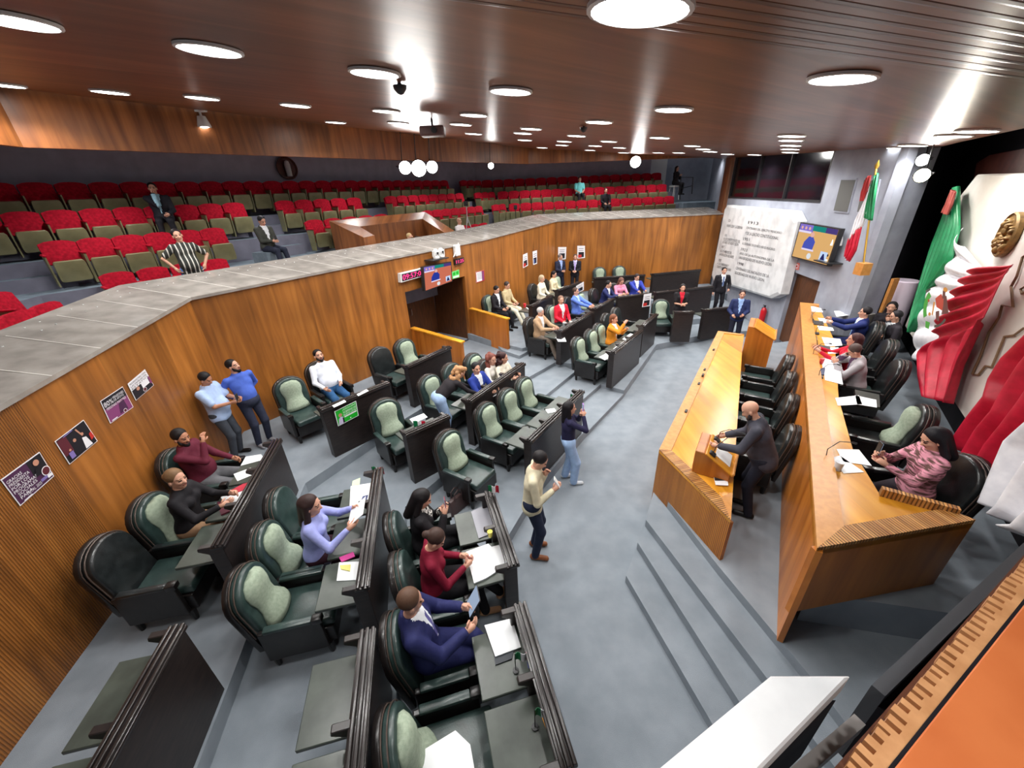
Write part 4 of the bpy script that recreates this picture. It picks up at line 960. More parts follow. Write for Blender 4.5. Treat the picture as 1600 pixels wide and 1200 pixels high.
# green poster on desk A3
a, b, v_, nb, z_, n_, h_ = DK['A3']; fn = -nb; pa, pb = (a.x + fn.x * .035, a.y + fn.y * .035), (b.x + fn.x * .035, b.y + fn.y * .035)
p = Print(*[hit(x, y, pa, pb) + fn * .004 for x, y in ((522, 643), (556, 626), (560, 649), (528, 666))], fn); p.sheet(whi); p.rect(grn, .03, .03, .97, .97)
for i, s_ in enumerate(('¡GRACIAS', 'GOBIERNO DE', 'NUEVO LEON!')): p.text(whi, s_, .34, .78 - i * .17, .94, .91 - i * .17)
p.rect(whi, .36, .34, .94, .42); p.poly(cm('print_shirt', 200, 190, 220), [(.05, .04), (.33, .04), (.32, .42), (.2, .52), (.1, .4)]); p.disc(skin_p, .2, .62, .08, 1.4); p.poly(drk, [(.26, .04), (.34, .04), (.33, .38), (.27, .4)]); p.disc(whi, .62, .15, .03, 1.4)
p.build('poster', 'bright green poster taped on the front of a dark desk', 'poster')
# small posters on far desks
a, b, v_, nb, z_, n_, h_ = DK['B6']; fn = -nb; pa, pb = (a.x + fn.x * .035, a.y + fn.y * .035), (b.x + fn.x * .035, b.y + fn.y * .035)
small_poster([(1006, 460), (1018, 458), (1016, 478), (1003, 480)], pa, pb, fn, 'small poster on the front of the dark desk below the royal blue suit', 1)
a, b, v_, nb, z_, n_, h_ = DK['A6']; pa = Vector((a.x, a.y, 0)) + nb * .1; 
fnn = -nb; pa, pb = (a.x + fnn.x * .04, a.y + fnn.y * .04), (b.x + fnn.x * .04, b.y + fnn.y * .04)
small_poster([(900, 447), (912, 440), (912, 453), (900, 459)], pa, pb, fnn, 'small poster on the dark desk below the two standing men', 2)
# emergency sign, led boards, tv on the timber wall over the portal
p = Print(*wall_quad([(706, 425), (717, 421), (718, 433), (707, 436)], *w1), w1[2]); p.sheet(cm('sign_green', 120, 226, 130)); p.rect(grn, .1, .45, .45, .85); p.rect(grn, .55, .45, .9, .85); p.rect(whi, .1, .1, .9, .3)
p.build('exit_sign', 'small green emergency exit sign above the portal beside the screen', 'sign')
led = emis('led_pink', (1.0, .04, .22), 2.2)
def board(pxs, p_, q_, n_, label, d, text, frame=True, name='led_board'):
    tl, tr, br, bl = [hit(x, y, p_, q_) + n_ * .004 for x, y in pxs]
    t = thing(name, label, 'sign board', (tl + tr + br + bl) / 4); o_ = (tl + tr + br + bl) / 4
    cs = [c - o_ for c in (tl, tr, br, bl)]; m_ = MB()
    v = cs + [c + n_ * d for c in cs]; m_.add([tuple(x) for x in v], [(0, 1, 2, 3), (7, 6, 5, 4), (0, 4, 5, 1), (1, 5, 6, 2), (2, 6, 7, 3), (3, 7, 4, 0)])
    m_.build('case', M['white_plastic'] if frame else M['black_plastic'], t)
    pr = Print(*[c + n_ * (d + .002) for c in cs], n_, .002)
    pr.m(M['black_plastic']); pr.rect(M['black_plastic'], .04, .1, .96, .9)
    for k, s_ in enumerate(text): pr.text(led, s_, .07, .2, .93, .8)
    o = pr.build('display', parent=t); return t
board([(621, 427), (659, 418), (660, 430), (622, 441)], *w1, 'wide red LED board in a pale case left of the screen over the portal', .12, ['09:57:05'])
board([(708, 405), (722, 402), (722, 410), (709, 414)], *w1, 'small red LED clock right of the screen over the portal', .08, ['11:25'], False)
def screen(label, pxs, p_, q_, n_, d0, pal, name='television'):
    tl, tr, br, bl = [hitn(x, y, p_, q_, n_, d0) - n_ * d0 for x, y in pxs]; o_ = (tl + tr + br + bl) / 4
    t = thing(name, label, 'television', o_); cs = [c - o_ for c in (tl, tr, br, bl)]
    ex = [c * 1.06 for c in cs]; m_ = MB(); v = [c + n_ * (d0 - .1) for c in ex] + [c + n_ * d0 for c in ex]
    m_.add([tuple(x) for x in v], [(0, 1, 2, 3), (7, 6, 5, 4), (0, 4, 5, 1), (1, 5, 6, 2), (2, 6, 7, 3), (3, 7, 4, 0)]); m_.build('case', M['black_plastic'], t)
    m_ = MB(); m_.box(-.1, .1, -.1, .1, -.15, .15, Matrix.Translation(n_ * (d0 * .5 - .06)) @ Matrix.Rotation(math.atan2(n_.y, n_.x) - PI / 2, 4, 'Z') @ Matrix.Diagonal((1, max(.1, d0 * 4.), 1, 1))); m_.build('bracket', M['black_plastic'], t)
    E = lambda nm, r, g, b: M.setdefault('scr_' + nm, emis('scr_' + nm, srgb(r, g, b), 1.0))
    pr = Print(*[c + n_ * (d0 + .003) for c in cs], n_, .001); bgm, = (E(pal, *{'warm': (196, 108, 84), 'sand': (214, 168, 108)}[pal]),)
    pr.m(bgm); pr.rect(bgm, 0, 0, 1, 1)
    pr.rect(E('violet', 128, 110, 196), 0, .8, .4, 1); pr.rect(E('teal', 30, 130, 120), .38, .85, .75, 1); pr.rect(E('indigo', 74, 60, 120), .72, .85, 1, 1); pr.rect(E('pale', 220, 210, 235), 0, .76, .36, .82)
    for k in range(3): pr.disc(E('skin', 220, 170, 160), .08 + .11 * k, .9, .03, 1.6)
    pr.poly(E('blue', 72, 84, 176) if pal == 'sand' else E('navy', 40, 56, 150), [(.22, .3), (.52, .3), (.54, .55), (.46, .68), (.34, .68), (.24, .5)]); pr.disc(E('skin', 220, 170, 160), .42, .74, .05, 1.5)
    pr.rect(E('pale', 220, 210, 235), .22, .27, .56, .32); pr.disc(E('white', 214, 220, 226), .48, .12, .06, 1.5); pr.rect(E('sky', 190, 210, 240), .76, .08, .94, .34); pr.poly(E('dark', 40, 40, 90), [(.79, .1), (.91, .1), (.86, .28), (.83, .28)])
    pr.build('picture', parent=t); return t
screen('flat screen over the portal showing a speaker in dark blue', [(662, 418), (704, 410), (706, 439), (665, 454)], *w1, .28, 'warm')
SW = (S0, S1)
screen('flat screen on the grey side wall showing a speaker in blue', [(1252, 349), (1311, 359), (1292, 414), (1238, 400)], *SW, nin, .22, 'sand')
# ptz cameras
def dome_cam(q, n_, label, s=1.0, shelf=True):
    t = thing('conference_camera', label, 'camera', q); rz = math.atan2(n_.y, n_.x) - PI / 2; t.rotation_euler = (0, 0, rz)
    if shelf:
        m_ = MB(); m_.box(-.3 * s, .32 * s, -.02, .34, -.03, -.005); m_.build('shelf', M['black_plastic'], t)
    m_ = MB(); m_.lathe([(.09, 0), (.09, .04), (.07, .05), (.05, .07)], 16, TR(0, .15, 0)); m_.box(-.09, -.07, .1, .2, .04, .2); m_.box(.07, .09, .1, .2, .04, .2); m_.build('base', M['white_plastic'], t, smooth=True)
    m_ = MB(); m_.lathe([(.0, -.07), (.05, -.06), (.075, 0), (.07, .06), (.04, .1), (.0, .11)], 14, TR(0, .15, .14)); m_.build('head', M['white_plastic'], t, smooth=True)
    m_ = MB(); m_.lathe([(.03, 0), (.03, .03), (.02, .032)], 12, TR(0, .2, .14) @ Matrix.Rotation(-PI / 2, 4, 'X')); m_.build('lens', M['black_plastic'], t, smooth=True)
    return t
h = hit(676, 403, *w1[:2]); dome_cam(h + w1[2] * .0, w1[2], 'white conference camera on a black shelf under the gallery rail, left one')
h = hit(684, 401, *w1[:2]); dome_cam(h + w1[2] * .0 , w1[2], 'white conference camera on a black shelf under the gallery rail, right one', shelf=False)
h = hit(711, 391, *w1[:2]); ap = thing('access_point', 'white wireless antenna box hanging under the gallery rail', 'antenna', h + w1[2] * .06); ap.rotation_euler = (0, 0, math.atan2(w1[2].y, w1[2].x) - PI / 2)
m_ = MB(); m_.box(-.11, .11, -.05, .07, -.16, .16); m_.build('case', M['white_plastic'], ap, bevel=.03, seg=2)
m_ = MB(); m_.tube([(.1, .05, -.05), (.22, .06, -.16)], .015, 6); m_.tube([(-.1, 0, .12), (-.1, .0, .2)], .015, 6); m_.build('antenna', M['white_plastic'], ap)
h = hit(1306, 408, *SW); dome_cam(h, nin, 'white conference camera on the grey wall beside the screen')
h = hit(1317, 375, *SW); u_ = thing('wall_sensor', 'small white tapered sensor on the grey wall above the camera', 'sensor', h); u_.rotation_euler = (0, 0, math.atan2(nin.y, nin.x) - PI / 2)
m_ = MB(); m_.lathe([(.12, -.12), (.11, 0), (.06, .16), (.04, .18)], 12, TR(0, .12, 0)); m_.build('case', M['white_plastic'], u_, smooth=True)
# ---- inscribed stone tablet
tl, tr, br, bl = (1133, 320), (1249, 331), (1216, 470), (1110, 437)
cs = [q - nin * .28 for q in wall_quad([tl, tr, br, bl], *SW, nin, .28)]; o_ = sum(cs, Vector()) / 4
def tab(u, v): return cs[0].lerp(cs[1], u).lerp(cs[3].lerp(cs[2], u), 1 - v) - o_
st = thing('stone_tablet', 'big white stone tablet with cut corners and rows of inscribed words', 'tablet', o_)
oc = [(.04, 1), (.93, 1), (1, .9), (1, .08), (.92, 0), (.06, .0), (0, .06), (0, .94)]
m_ = MB(); lift = lambda u, v: .14 + .28 * v
v_ = [tab(u, v) + nin * .02 for u, v in oc] + [tab(u, v) + nin * .26 for u, v in oc]; n_ = len(oc)
oc2 = [(.02 + u * .96, .025 + v * .95) for u, v in oc]; v_ += [tab(u, v) + nin * .30 for u, v in oc2]
m_.add([tuple(x) for x in v_], [tuple(range(n_)), tuple(range(2 * n_, 3 * n_))[::-1]] + [(i, n_ + i, n_ + (i + 1) % n_, (i + 1) % n_) for i in range(n_)] + [(n_ + i, 2 * n_ + i, 2 * n_ + (i + 1) % n_, n_ + (i + 1) % n_) for i in range(n_)])
m_.build('slab', M['marble'], st)
pr = Print(tab(.0, 1), tab(1, 1), tab(1, 0), tab(0, 0), nin, .302); tg = M['text_grey']; pr.m(tg)
LN = [(.11, .79, .14, '1824'), (.10, .725, .36, 'A NUEVO LEON Y LA SOBERANIA'), (.10, .60, .13, '1910'), (.09, .555, .37, 'A LOS CONSTITUYENTES DEL'), (.09, .515, .35, 'ESTADO DE NUEVO LEON'), (.085, .45, .12, '1917'), (.075, .395, .27, 'A LOS HEROES DE'), (.075, .35, .32, 'LA REVOLUCION DEL NORTE'), (.08, .27, .12, '1957'), (.07, .225, .27, 'A LA SOBERANIA Y'), (.07, .18, .32, 'CONSTITUCION DEL ESTADO'),
      (.44, .80, .54, '1913'), (.43, .73, .83, 'CENTENARIO DEL EJERCITO MEXICANO'), (.43, .67, .81, 'Y DE LA LEALTAD CONSTITUCIONAL'), (.42, .60, .47, '1951'), (.42, .545, .80, 'AL CENTENARIO DE LOS NIÑOS HEROES MEXICANOS'), (.42, .47, .47, '1933'), (.41, .42, .82, 'AÑO DE LA AUTONOMIA DE LA'), (.41, .365, .80, 'UNIVERSIDAD DE NUEVO LEON'), (.41, .29, .46, '1998'), (.40, .225, .80, 'CENTENARIO DEL NATALICIO DE LA'), (.40, .165, .76, 'SOCIEDAD DE NUEVO LEON')]
for (u0, v0, u1, s_) in LN: pr.text(tg, s_, u0 + .02, v0 + .01, u1 + (.03 if u0 < .4 else .06), v0 + .045)
pr.build('inscription', parent=st)
# ---- wall loudspeakers
for (pxs, lb) in (([(1317, 281), (1339, 281), (1326, 331), (1305, 329)], 'flush dark grille loudspeaker on the grey wall, nearer the control room window'), ([(1353, 281), (1375, 283), (1364, 331), (1342, 331)], 'flush dark grille loudspeaker on the grey wall, behind the hanging flag')):
    c4 = wall_quad(pxs, *SW, nin, 0); o_ = sum(c4, Vector()) / 4; t = thing('wall_loudspeaker', lb, 'loudspeaker', o_); c4 = [c - o_ for c in c4]
    m_ = MB(); v = [c * 1.1 for c in c4] + [c * 1.1 + nin * .03 for c in c4]; m_.add([tuple(x) for x in v], [(0, 1, 2, 3), (7, 6, 5, 4), (0, 4, 5, 1), (1, 5, 6, 2), (2, 6, 7, 3), (3, 7, 4, 0)]); m_.build('frame', M['gray_wall'], t)
    m_ = MB(); v = [c for c in c4] + [c + nin * .04 for c in c4]; m_.add([tuple(x) for x in v], [(0, 1, 2, 3), (7, 6, 5, 4), (0, 4, 5, 1), (1, 5, 6, 2), (2, 6, 7, 3), (3, 7, 4, 0)]); m_.build('grille', cm('grille_grey', 92, 92, 90, .8), t)
# red sticker
p = Print(*wall_quad([(1243, 410), (1250, 411), (1248, 422), (1241, 421)], *SW, nin), nin); p.sheet(cm('sticker', 222, 120, 110)); p.disc(whi, .5, .5, .3, 1.0); p.disc(red_p, .5, .5, .18, 1.0); p.build('fire_sticker', 'small red fire extinguisher sticker under the wall screen', 'sign')
# fire extinguisher
h = hit(1198, 492, *SW); q = h + nin * .12; z0 = h.z - .45
ex = thing('fire_extinguisher', 'red fire extinguisher hanging on the grey wall left of the door', 'fire extinguisher', (q.x, q.y, h.z - .28))
MB().lathe([(.08, 0), (.09, .02), (.09, .42), (.06, .5), (.025, .53)], 14).build('cylinder', cm('ext_red', 196, 24, 36, .3), ex, smooth=True)
m_ = MB(); m_.lathe([(.02, .52), (.03, .56), (.03, .6)], 8); m_.box(-.01, .01, -.04, .1, .58, .6); m_.tube([(0, .03, .56), (0, .12, .5), (0, .12, .2)], .01, 6); m_.build('valve', M['black_plastic'], ex)
p = Print(*[Vector(x) for x in ((-.095, .0, .34), (-.095, .0, .34), (-.095, .0, .2), (-.095, .0, .2))], (-1, 0, 0))
# ---- standing flag on pole by the side wall
fb, ft = hitn(1348, 420, *SW, nin, .45), hitn(1369, 263, *SW, nin, .45)
pole = thing('wall_flag', 'green white and red flag hanging from a golden pole on the grey wall', 'flag', fb)
ftl = ft - fb
m_ = MB(); m_.tube([(0, 0, 0), tuple(ftl)], .018, 8); m_.lathe([(.03, 0), (.04, .05), (.0, .16)], 8, Matrix.Translation(ftl)); m_.build('pole', M['brass'], pole, smooth=True)
m_ = MB(); m_.box(-.1, .1, -.1, .1, -.12, .12); m_.build('bracket', M['rim_wood'], pole)
def cloth(mb, L, R, nf, dep, n_, nu=24, nv=18, ph=0, sharp=1.0, off0=0.0, taper=None):
    """surface between two polylines (same number of points, top to bottom) with nf folds running down them"""
    def samp(P, t):
        t *= len(P) - 1; i = min(int(t), len(P) - 2); return P[i].lerp(P[i + 1], t - i)
    v = []
    for j in range(nv + 1):
        t = j / nv; a, b = samp(L, t), samp(R, t)
        for i in range(nu + 1):
            s = i / nu; k = dep * (taper(t) if taper else 1) * math.sin(2 * PI * nf * s + ph + .6 * math.sin(3 * t))
            v.append(tuple(a.lerp(b, s) + n_ * (off0 + k)))
    f = [(j * (nu + 1) + i, j * (nu + 1) + i + 1, (j + 1) * (nu + 1) + i + 1, (j + 1) * (nu + 1) + i) for j in range(nv) for i in range(nu)]
    mb.add(v, f)
def solid(o, th):
    md = o.modifiers.new('solid', 'SOLIDIFY'); md.thickness = th; md.offset = 0; return o
HS = lambda x, y, d=.45: hitn(x, y, *SW, nin, d) - fb
m_ = MB(); cloth(m_, [HS(1363, 290), HS(1356, 318), HS(1352, 340)], [HS(1370, 270), HS(1366, 310), HS(1361, 345)], 3, .04, nin); solid(m_.build('green_band', M['flag_g'], pole, smooth='all'), .006)
m_ = MB(); cloth(m_, [HS(1354, 312), HS(1338, 345), HS(1328, 376)], [HS(1364, 285), HS(1356, 330), HS(1347, 352)], 3, .04, nin); solid(m_.build('white_band', M['flag_w'], pole, smooth='all'), .006)
m_ = MB(); cloth(m_, [HS(1327, 374), HS(1324, 385), HS(1321, 400)], [HS(1345, 354), HS(1337, 392), HS(1326, 409)], 3, .04, nin); solid(m_.build('red_band', M['flag_r'], pole, smooth='all'), .006)
m_ = MB(); cloth(m_, [HS(1359, 278), HS(1351, 300), HS(1349, 314)], [HS(1364, 273), HS(1358, 300), HS(1353, 314)], 2, .03, nin, off0=.05); solid(m_.build('ribbon', cm('ribbon_red', 190, 60, 60), pole, smooth='all'), .006)
# ================================================================== stage back wall: stone panel, medallion, outline, draped flags
BW = (B0, B1); HB = lambda x, y, d=0.0: hitn(x, y, *BW, bn, d)
OB = HB(1540, 430); 
pn_tl, pn_bot = HB(1508, 288, .38), HB(1505, 583)
u0 = (Vector((pn_tl.x, pn_tl.y, 0)) - Vector((B0[0], B0[1], 0))).dot(bd)
zt_, zb_ = HB(1523, 272).z, HB(1505, 583).z
pnl = thing('stage_panel', 'huge pale stone panel with a bronze medallion behind the rostrum', 'wall panel', (B0[0] + bd.x * u0, B0[1] + bd.y * u0, zb_))
pnl.rotation_euler = (0, 0, math.atan2(bd.y, bd.x))            # local x along the wall towards the camera, local y = right side of it
sgn = 1 if (Matrix.Rotation(math.atan2(bd.y, bd.x), 3, 'Z') @ Vector((0, 1, 0))).dot(bn) > 0 else -1
Hh = zt_ - zb_; m_ = MB(); pf = [(0, 0), (7, 0), (7, Hh), (.45, Hh), (0, Hh - .35)]
v_ = [(x, sgn * .12, z) for x, z in pf] + [(x, sgn * .38, z) for x, z in pf]; n_ = 5
m_.add(v_, [tuple(range(n_)), tuple(range(n_, 2 * n_))[::-1]] + [(i, n_ + i, n_ + (i + 1) % n_, (i + 1) % n_) for i in range(n_)]); m_.build('slab', M['panel_stone'], pnl, bevel=.02, seg=1)
PI_ = lambda p: (Matrix.Rotation(-math.atan2(bd.y, bd.x), 4, 'Z') @ (p - pnl.location))
Bf2 = ((B0[0] + bn.x * .39, B0[1] + bn.y * .39), (B1[0] + bn.x * .39, B1[1] + bn.y * .39))
HF = lambda x, y: PI_(hit(x, y, *Bf2))
c = HF(1580, 367); rx = .62; top = HF(1600, 322).z - c.z; rad = abs(HF(1578, 408).z - c.z)
Td = Matrix.Translation(c) @ Matrix.Rotation(-sgn * PI / 2, 4, 'X')
m_ = MB(); m_.lathe([(rad, 0), (rad, .05), (rad * .93, .07), (rad * .9, .05), (rad * .88, .05), (0, .055)], 40, Td); m_.build('medallion', M['gold'], pnl, smooth=.5)
rl_ = MB(); random.seed(3)
for k in range(26):
    a, r = random.random() * 2 * PI, rad * .75 * math.sqrt(random.random()); s = rad * (.07 + .1 * random.random())
    rl_.lathe([(s, .04), (s * .9, .08), (s * .4, .10), (0, .105)], 8, Td @ Matrix.Translation((r * math.cos(a), r * math.sin(a), 0)) @ Matrix.Diagonal((1, .5 + random.random(), 1, 1)))
rl_.build('relief', M['gold'], pnl, smooth=True)
ol = MB()
for path in ([(1608, 396), (1600, 402), (1591, 432), (1582, 448), (1585, 480), (1568, 477), (1563, 496), (1547, 520), (1534, 556), (1521, 585), (1531, 586), (1542, 572), (1552, 574), (1560, 555), (1572, 526), (1587, 524), (1602, 513)], [(1604, 448), (1597, 452), (1599, 459), (1606, 456)]):
    ol.tube([HF(x, y) + Vector((0, sgn * .012, 0)) for x, y in path], .014, 6)
ol.build('outline', M['brown_line'], pnl)
m_ = MB(); wall_piece(m_, tuple(wpt(B0, B1, 1.9)), (B0[0] + bd.x * (u0 + .6), B0[1] + bd.y * (u0 + .6)), 4.0, 6.5, 0, 0.0)
mv = [HB(1527, 280, .05), HB(1531, 255, .05), HB(1552, 242, .05), HB(1700, 215, .05), HB(1700, 262, .05)]
mm = MB(); mm.add([tuple(x) for x in mv] + [tuple(x + bn * .05) for x in mv], [(0, 1, 2, 3, 4), (9, 8, 7, 6, 5)] + [(i, 5 + i, 5 + (i + 1) % 5, (i + 1) % 5) for i in range(5)]); struct(mm.build('wall_stage_maroon', M['maroon']))
# draped flag, left
D1 = .55
def FL(pts, o, d=D1): return [HB(x, y, d) - o for x, y in pts]
f1o = HB(1490, 420, D1); f1 = thing('draped_flag', 'large draped green white and red flag left of the medallion panel', 'flag', f1o)
m_ = MB(); cloth(m_, FL([(1491, 293), (1475, 339), (1457, 387), (1441, 443), (1428, 490), (1424, 520)], f1o), FL([(1498, 291), (1500, 355), (1486, 405), (1468, 432), (1452, 452), (1433, 505)], f1o), 5.5, .07, bn, 44, 24, taper=lambda t: .4 + .6 * t); solid(m_.build('green_band', M['flag_g'], f1, smooth='all'), .008)
m_ = MB(); cloth(m_, FL([(1498, 355), (1484, 403), (1467, 428), (1449, 446), (1432, 484), (1427, 520), (1426, 552)], f1o), FL([(1503, 385), (1532, 421), (1523, 440), (1508, 460), (1500, 482), (1478, 518), (1447, 559)], f1o), 1.0, .0, bn, 30, 70, off0=-.03)
v2 = []
for k, q in enumerate(m_.v):
    j, i = divmod(k, 31); s_, t_ = i / 30.0, j / 70.0; ph_ = 2 * PI * (6.2 * t_ + 1.5 * s_ * (1 - s_)); a_ = .085 * math.sin(PI * min(1, .15 + s_))
    v2.append(tuple(Vector(q) + bn * (a_ * (abs(math.sin(ph_ / 2)) ** .7 * 1.6 - .8)) + Vector((0, 0, -.10 * math.sin(PI * s_)))))
m_.v = v2; solid(m_.build('white_band', M['flag_w'], f1, smooth='all'), .008)
m_ = MB(); cloth(m_, FL([(1534, 420), (1518, 434), (1512, 450), (1495, 466), (1490, 488), (1474, 512), (1476, 524), (1446, 556), (1449, 592), (1457, 622)], f1o), FL([(1588, 413), (1588, 415), (1585, 420), (1580, 430), (1573, 445), (1565, 462), (1556, 480), (1540, 510), (1508, 567), (1485, 631)], f1o), .9, .06, bn, 30, 70, ph=.4, off0=.04)
v2 = []
for k, q in enumerate(m_.v):
    j, i = divmod(k, 31); s = 1 - i / 30.0
    v2.append(tuple(Vector(q) + bn * (.06 * s * math.sin(j * .75) if j < 52 else .05 * math.sin(i * .9))))
m_.v = v2; solid(m_.build('red_band', M['flag_r'], f1, smooth='all'), .008)
em = Print(*[HB(x, y, D1 + .24) - f1o for x, y in ((1449, 440), (1494, 452), (1484, 520), (1440, 512))], bn, .003)
eg, eb, er, ey = cm('em_green', 60, 150, 50), cm('em_brown', 92, 50, 44), cm('em_red', 170, 60, 40), cm('em_ochre', 190, 130, 40)
def strip(a, b, w0, w1, mat, n=1):
    d = Vector((b[0] - a[0], b[1] - a[1])).normalized(); q = Vector((-d.y, d.x)); em.poly(mat, [(a[0] + q.x * w0, a[1] + q.y * w0), (a[0] - q.x * w0, a[1] - q.y * w0), (b[0] - q.x * w1, b[1] - q.y * w1), (b[0] + q.x * w1, b[1] + q.y * w1)])
for a in range(8):
    t0, t1 = PI * .75 + a * .16, PI * .75 + (a + 1) * .16 + .03
    strip((.48 + .42 * math.cos(t0), .45 + .42 * math.sin(t0)), (.48 + .42 * math.cos(t1), .45 + .42 * math.sin(t1)), .07, .07, eg)
for a in range(5):
    t0 = PI * 1.5 + a * .2; strip((.5 + .4 * math.cos(t0), .5 + .42 * math.sin(t0)), (.5 + .4 * math.cos(t0 + .22), .5 + .42 * math.sin(t0 + .22)), .03, .03, cm('em_dark', 60, 64, 56))
em.poly(er, [(.42, .68), (.6, .82), (.78, .62), (.7, .45), (.5, .5)]); em.poly(eb, [(.7, .78), (.78, .8), (.92, .42), (.7, .36), (.72, .55)]); em.disc(ey, .72, .93, .07, .8); em.poly(eb, [(.64, .9), (.74, .88), (.76, .72), (.66, .72)])
em.poly(eb, [(.5, .4), (.62, .44), (.66, .2), (.55, .22)]); em.poly(ey, [(.38, .6), (.44, .6), (.42, .3), (.37, .32)]); em.poly(cm('em_dark', 60, 64, 56), [(.02, .8), (.2, .88), (.22, .84), (.05, .74)])
em.poly(eg, [(.2, .02), (.34, .0), (.36, .14), (.18, .16)]); em.disc(ey, .3, .32, .05, .8); em.disc(er, .2, .6, .04, .8)
em.build('emblem', parent=f1)
# tassel
m_ = MB(); cloth(m_, FL([(1489, 296), (1480, 318), (1473, 332)], f1o, D1 + .1), FL([(1491, 300), (1486, 320), (1479, 336)], f1o, D1 + .1), 2, .03, bn); solid(m_.build('ribbon', cm('ribbon_pink', 196, 96, 88), f1, smooth='all'), .01)
# draped flag, right
f2o = HB(1570, 680, D1); f2 = thing('draped_flag', 'large draped red and white flag at the right edge below the stone panel', 'flag', f2o)
m_ = MB(); cloth(m_, FL([(1612, 522), (1575, 560), (1558, 592), (1553, 620), (1528, 652), (1499, 694)], f2o), FL([(1700, 540), (1680, 600), (1640, 660), (1600, 700), (1580, 725), (1547, 790)], f2o), 3.2, .11, bn, 50, 30, taper=lambda t: .6 + .5 * t); solid(m_.build('red_band', M['flag_r'], f2, smooth='all'), .008)
m_ = MB(); cloth(m_, FL([(1640, 650), (1592, 694), (1578, 725), (1560, 768), (1549, 790)], f2o, D1 + .12), FL([(1720, 760), (1700, 800), (1660, 830), (1620, 850), (1591, 838)], f2o, D1 + .12), 2.6, .10, bn, 40, 24, ph=1); solid(m_.build('white_band', M['flag_w'], f2, smooth='all'), .008)
# hanging ropes / flood lights
def flood(pos, look, label, r=.13, energy=None, glow=None, group=None, rod=None):
    t = thing('floodlight', label, 'floodlight', pos); d = (Vector(look) - Vector(pos)).normalized(); t.rotation_mode = 'QUATERNION'; t.rotation_quaternion = d.to_track_quat('Z', 'Y')
    if group: t['group'] = group
    MB().lathe([(r * .5, -.22), (r * .8, -.1), (r * 1.05, 0), (r * 1.1, .03), (r, .03), (r * .95, .0)], 20).build('housing', M['black_plastic'], t, smooth=True)
    MB().lathe([(r * .97, .012), (r * .5, .03), (0, .035)], 20).build('lens', glow or M['flood_glow'], t, smooth=True)
    m_ = MB(); m_.tube([(r * 1.15, 0, -.05), (r * 1.15, 0, -.3), (0, 0, -.38), (-r * 1.15, 0, -.3), (-r * 1.15, 0, -.05)], .012, 6); m_.build('yoke', M['black_plastic'], t)
    if rod is None: rod = Vector((pos[0], pos[1], ceil_z(pos[0], pos[1]) - .003))
    inv = d.to_track_quat('Z', 'Y').to_matrix().inverted(); m_ = MB(); m_.tube([(0, 0, -.38), tuple(inv @ (Vector(rod) - Vector(pos)))], .012, 6); m_.build('rod', M['black_plastic'], t)
    ld = bpy.data.lights.new('flood', 'SPOT'); ld.energy = energy or FLOOD_W; ld.spot_size = 1.7; ld.spot_blend = .6; ld.shadow_soft_size = r; ld.color = (1, .97, .92)
    lo = bpy.data.objects.new('flood', ld); C.objects.link(lo); lo.location = Vector(pos) + d * .06; lo.rotation_mode = 'QUATERNION'; lo.rotation_quaternion = (-d).to_track_quat('Z', 'Y')
    return t
bkp = off(W, 1.55)
stage_c = (5.2, 6.0, 1.6)
for k, (x, y) in enumerate(((633, 262), (654, 263), (675, 261))):
    h = hit(x, y, off(W, 5.2)[1], off(W, 5.2)[2]) if False else hit(x, y, bkp[2], bkp[3]); flood(h, (1.5, 3, 3.5), 'dazzling white floodlight under the fascia, %s of the cluster of three' % ('left', 'middle', 'right')[k], r=(.17, .22, .17)[k], group='cluster of floodlights over the gallery')
h = hit(993, 253, bkp[3], bkp[4]); flood(h, (2.5, 3, 3.5), 'single dazzling floodlight under the fascia above the far gallery seats', r=.22)
h = hit(767, 259, bkp[2], bkp[3]); flood(h, (1.0, 3, 3.5), 'small white lamp under the fascia between the floodlights', r=.1, energy=8)
g3 = hit(1442, 250, (6.6, 6.3), (7.6, 7.7)); flood(g3, (1.5, 2.5, 3.8), 'white floodlight at the edge of the black stage hangings, upper of the pair', r=.10, energy=30)
g4 = hit(1441, 274, (6.6, 6.3), (7.6, 7.7)); flood(g4, (1.5, 2.5, 3.8), 'warm-rimmed floodlight at the edge of the black stage hangings, lower of the pair', r=.115, energy=30, glow=emis('flood_warm', (1, .9, .62), 60))
# things hanging under the ceiling
for (x, y, lb) in ((624, 130, 'small dark sensor under the ceiling near the glare streak, nearer one'), (674, 185, 'dark projector hanging under the ceiling at the foot of the glare streak'), (912, 197, 'small dark dome camera under the ceiling near the middle')):
    q = on_ceil(x, y); t = thing('ceiling_projector' if 'projector' in lb else 'dome_camera', lb, 'ceiling device', q); big = 'projector' in lb
    MB().tube([(0, 0, 0.03), (0, 0, -.12 if big else -.03)], .02, 6).build('rod', M['black_plastic'], t)
    if big: m_ = MB(); m_.box(-.22, .22, -.16, .16, -.28, -.12); m_.build('body', cm('proj_brown', 96, 66, 62, .5), t, bevel=.03, seg=2); MB().lathe([(.05, 0), (.05, .05)], 10, TR(.05, -.16, -.2) @ Matrix.Rotation(PI / 2, 4, 'X')).build('lens', M['black_plastic'], t)
    else: MB().lathe([(.07, -.02), (.065, -.05), (.03, -.09), (0, -.1)], 12).build('dome', M['black_plastic'], t, smooth=True)
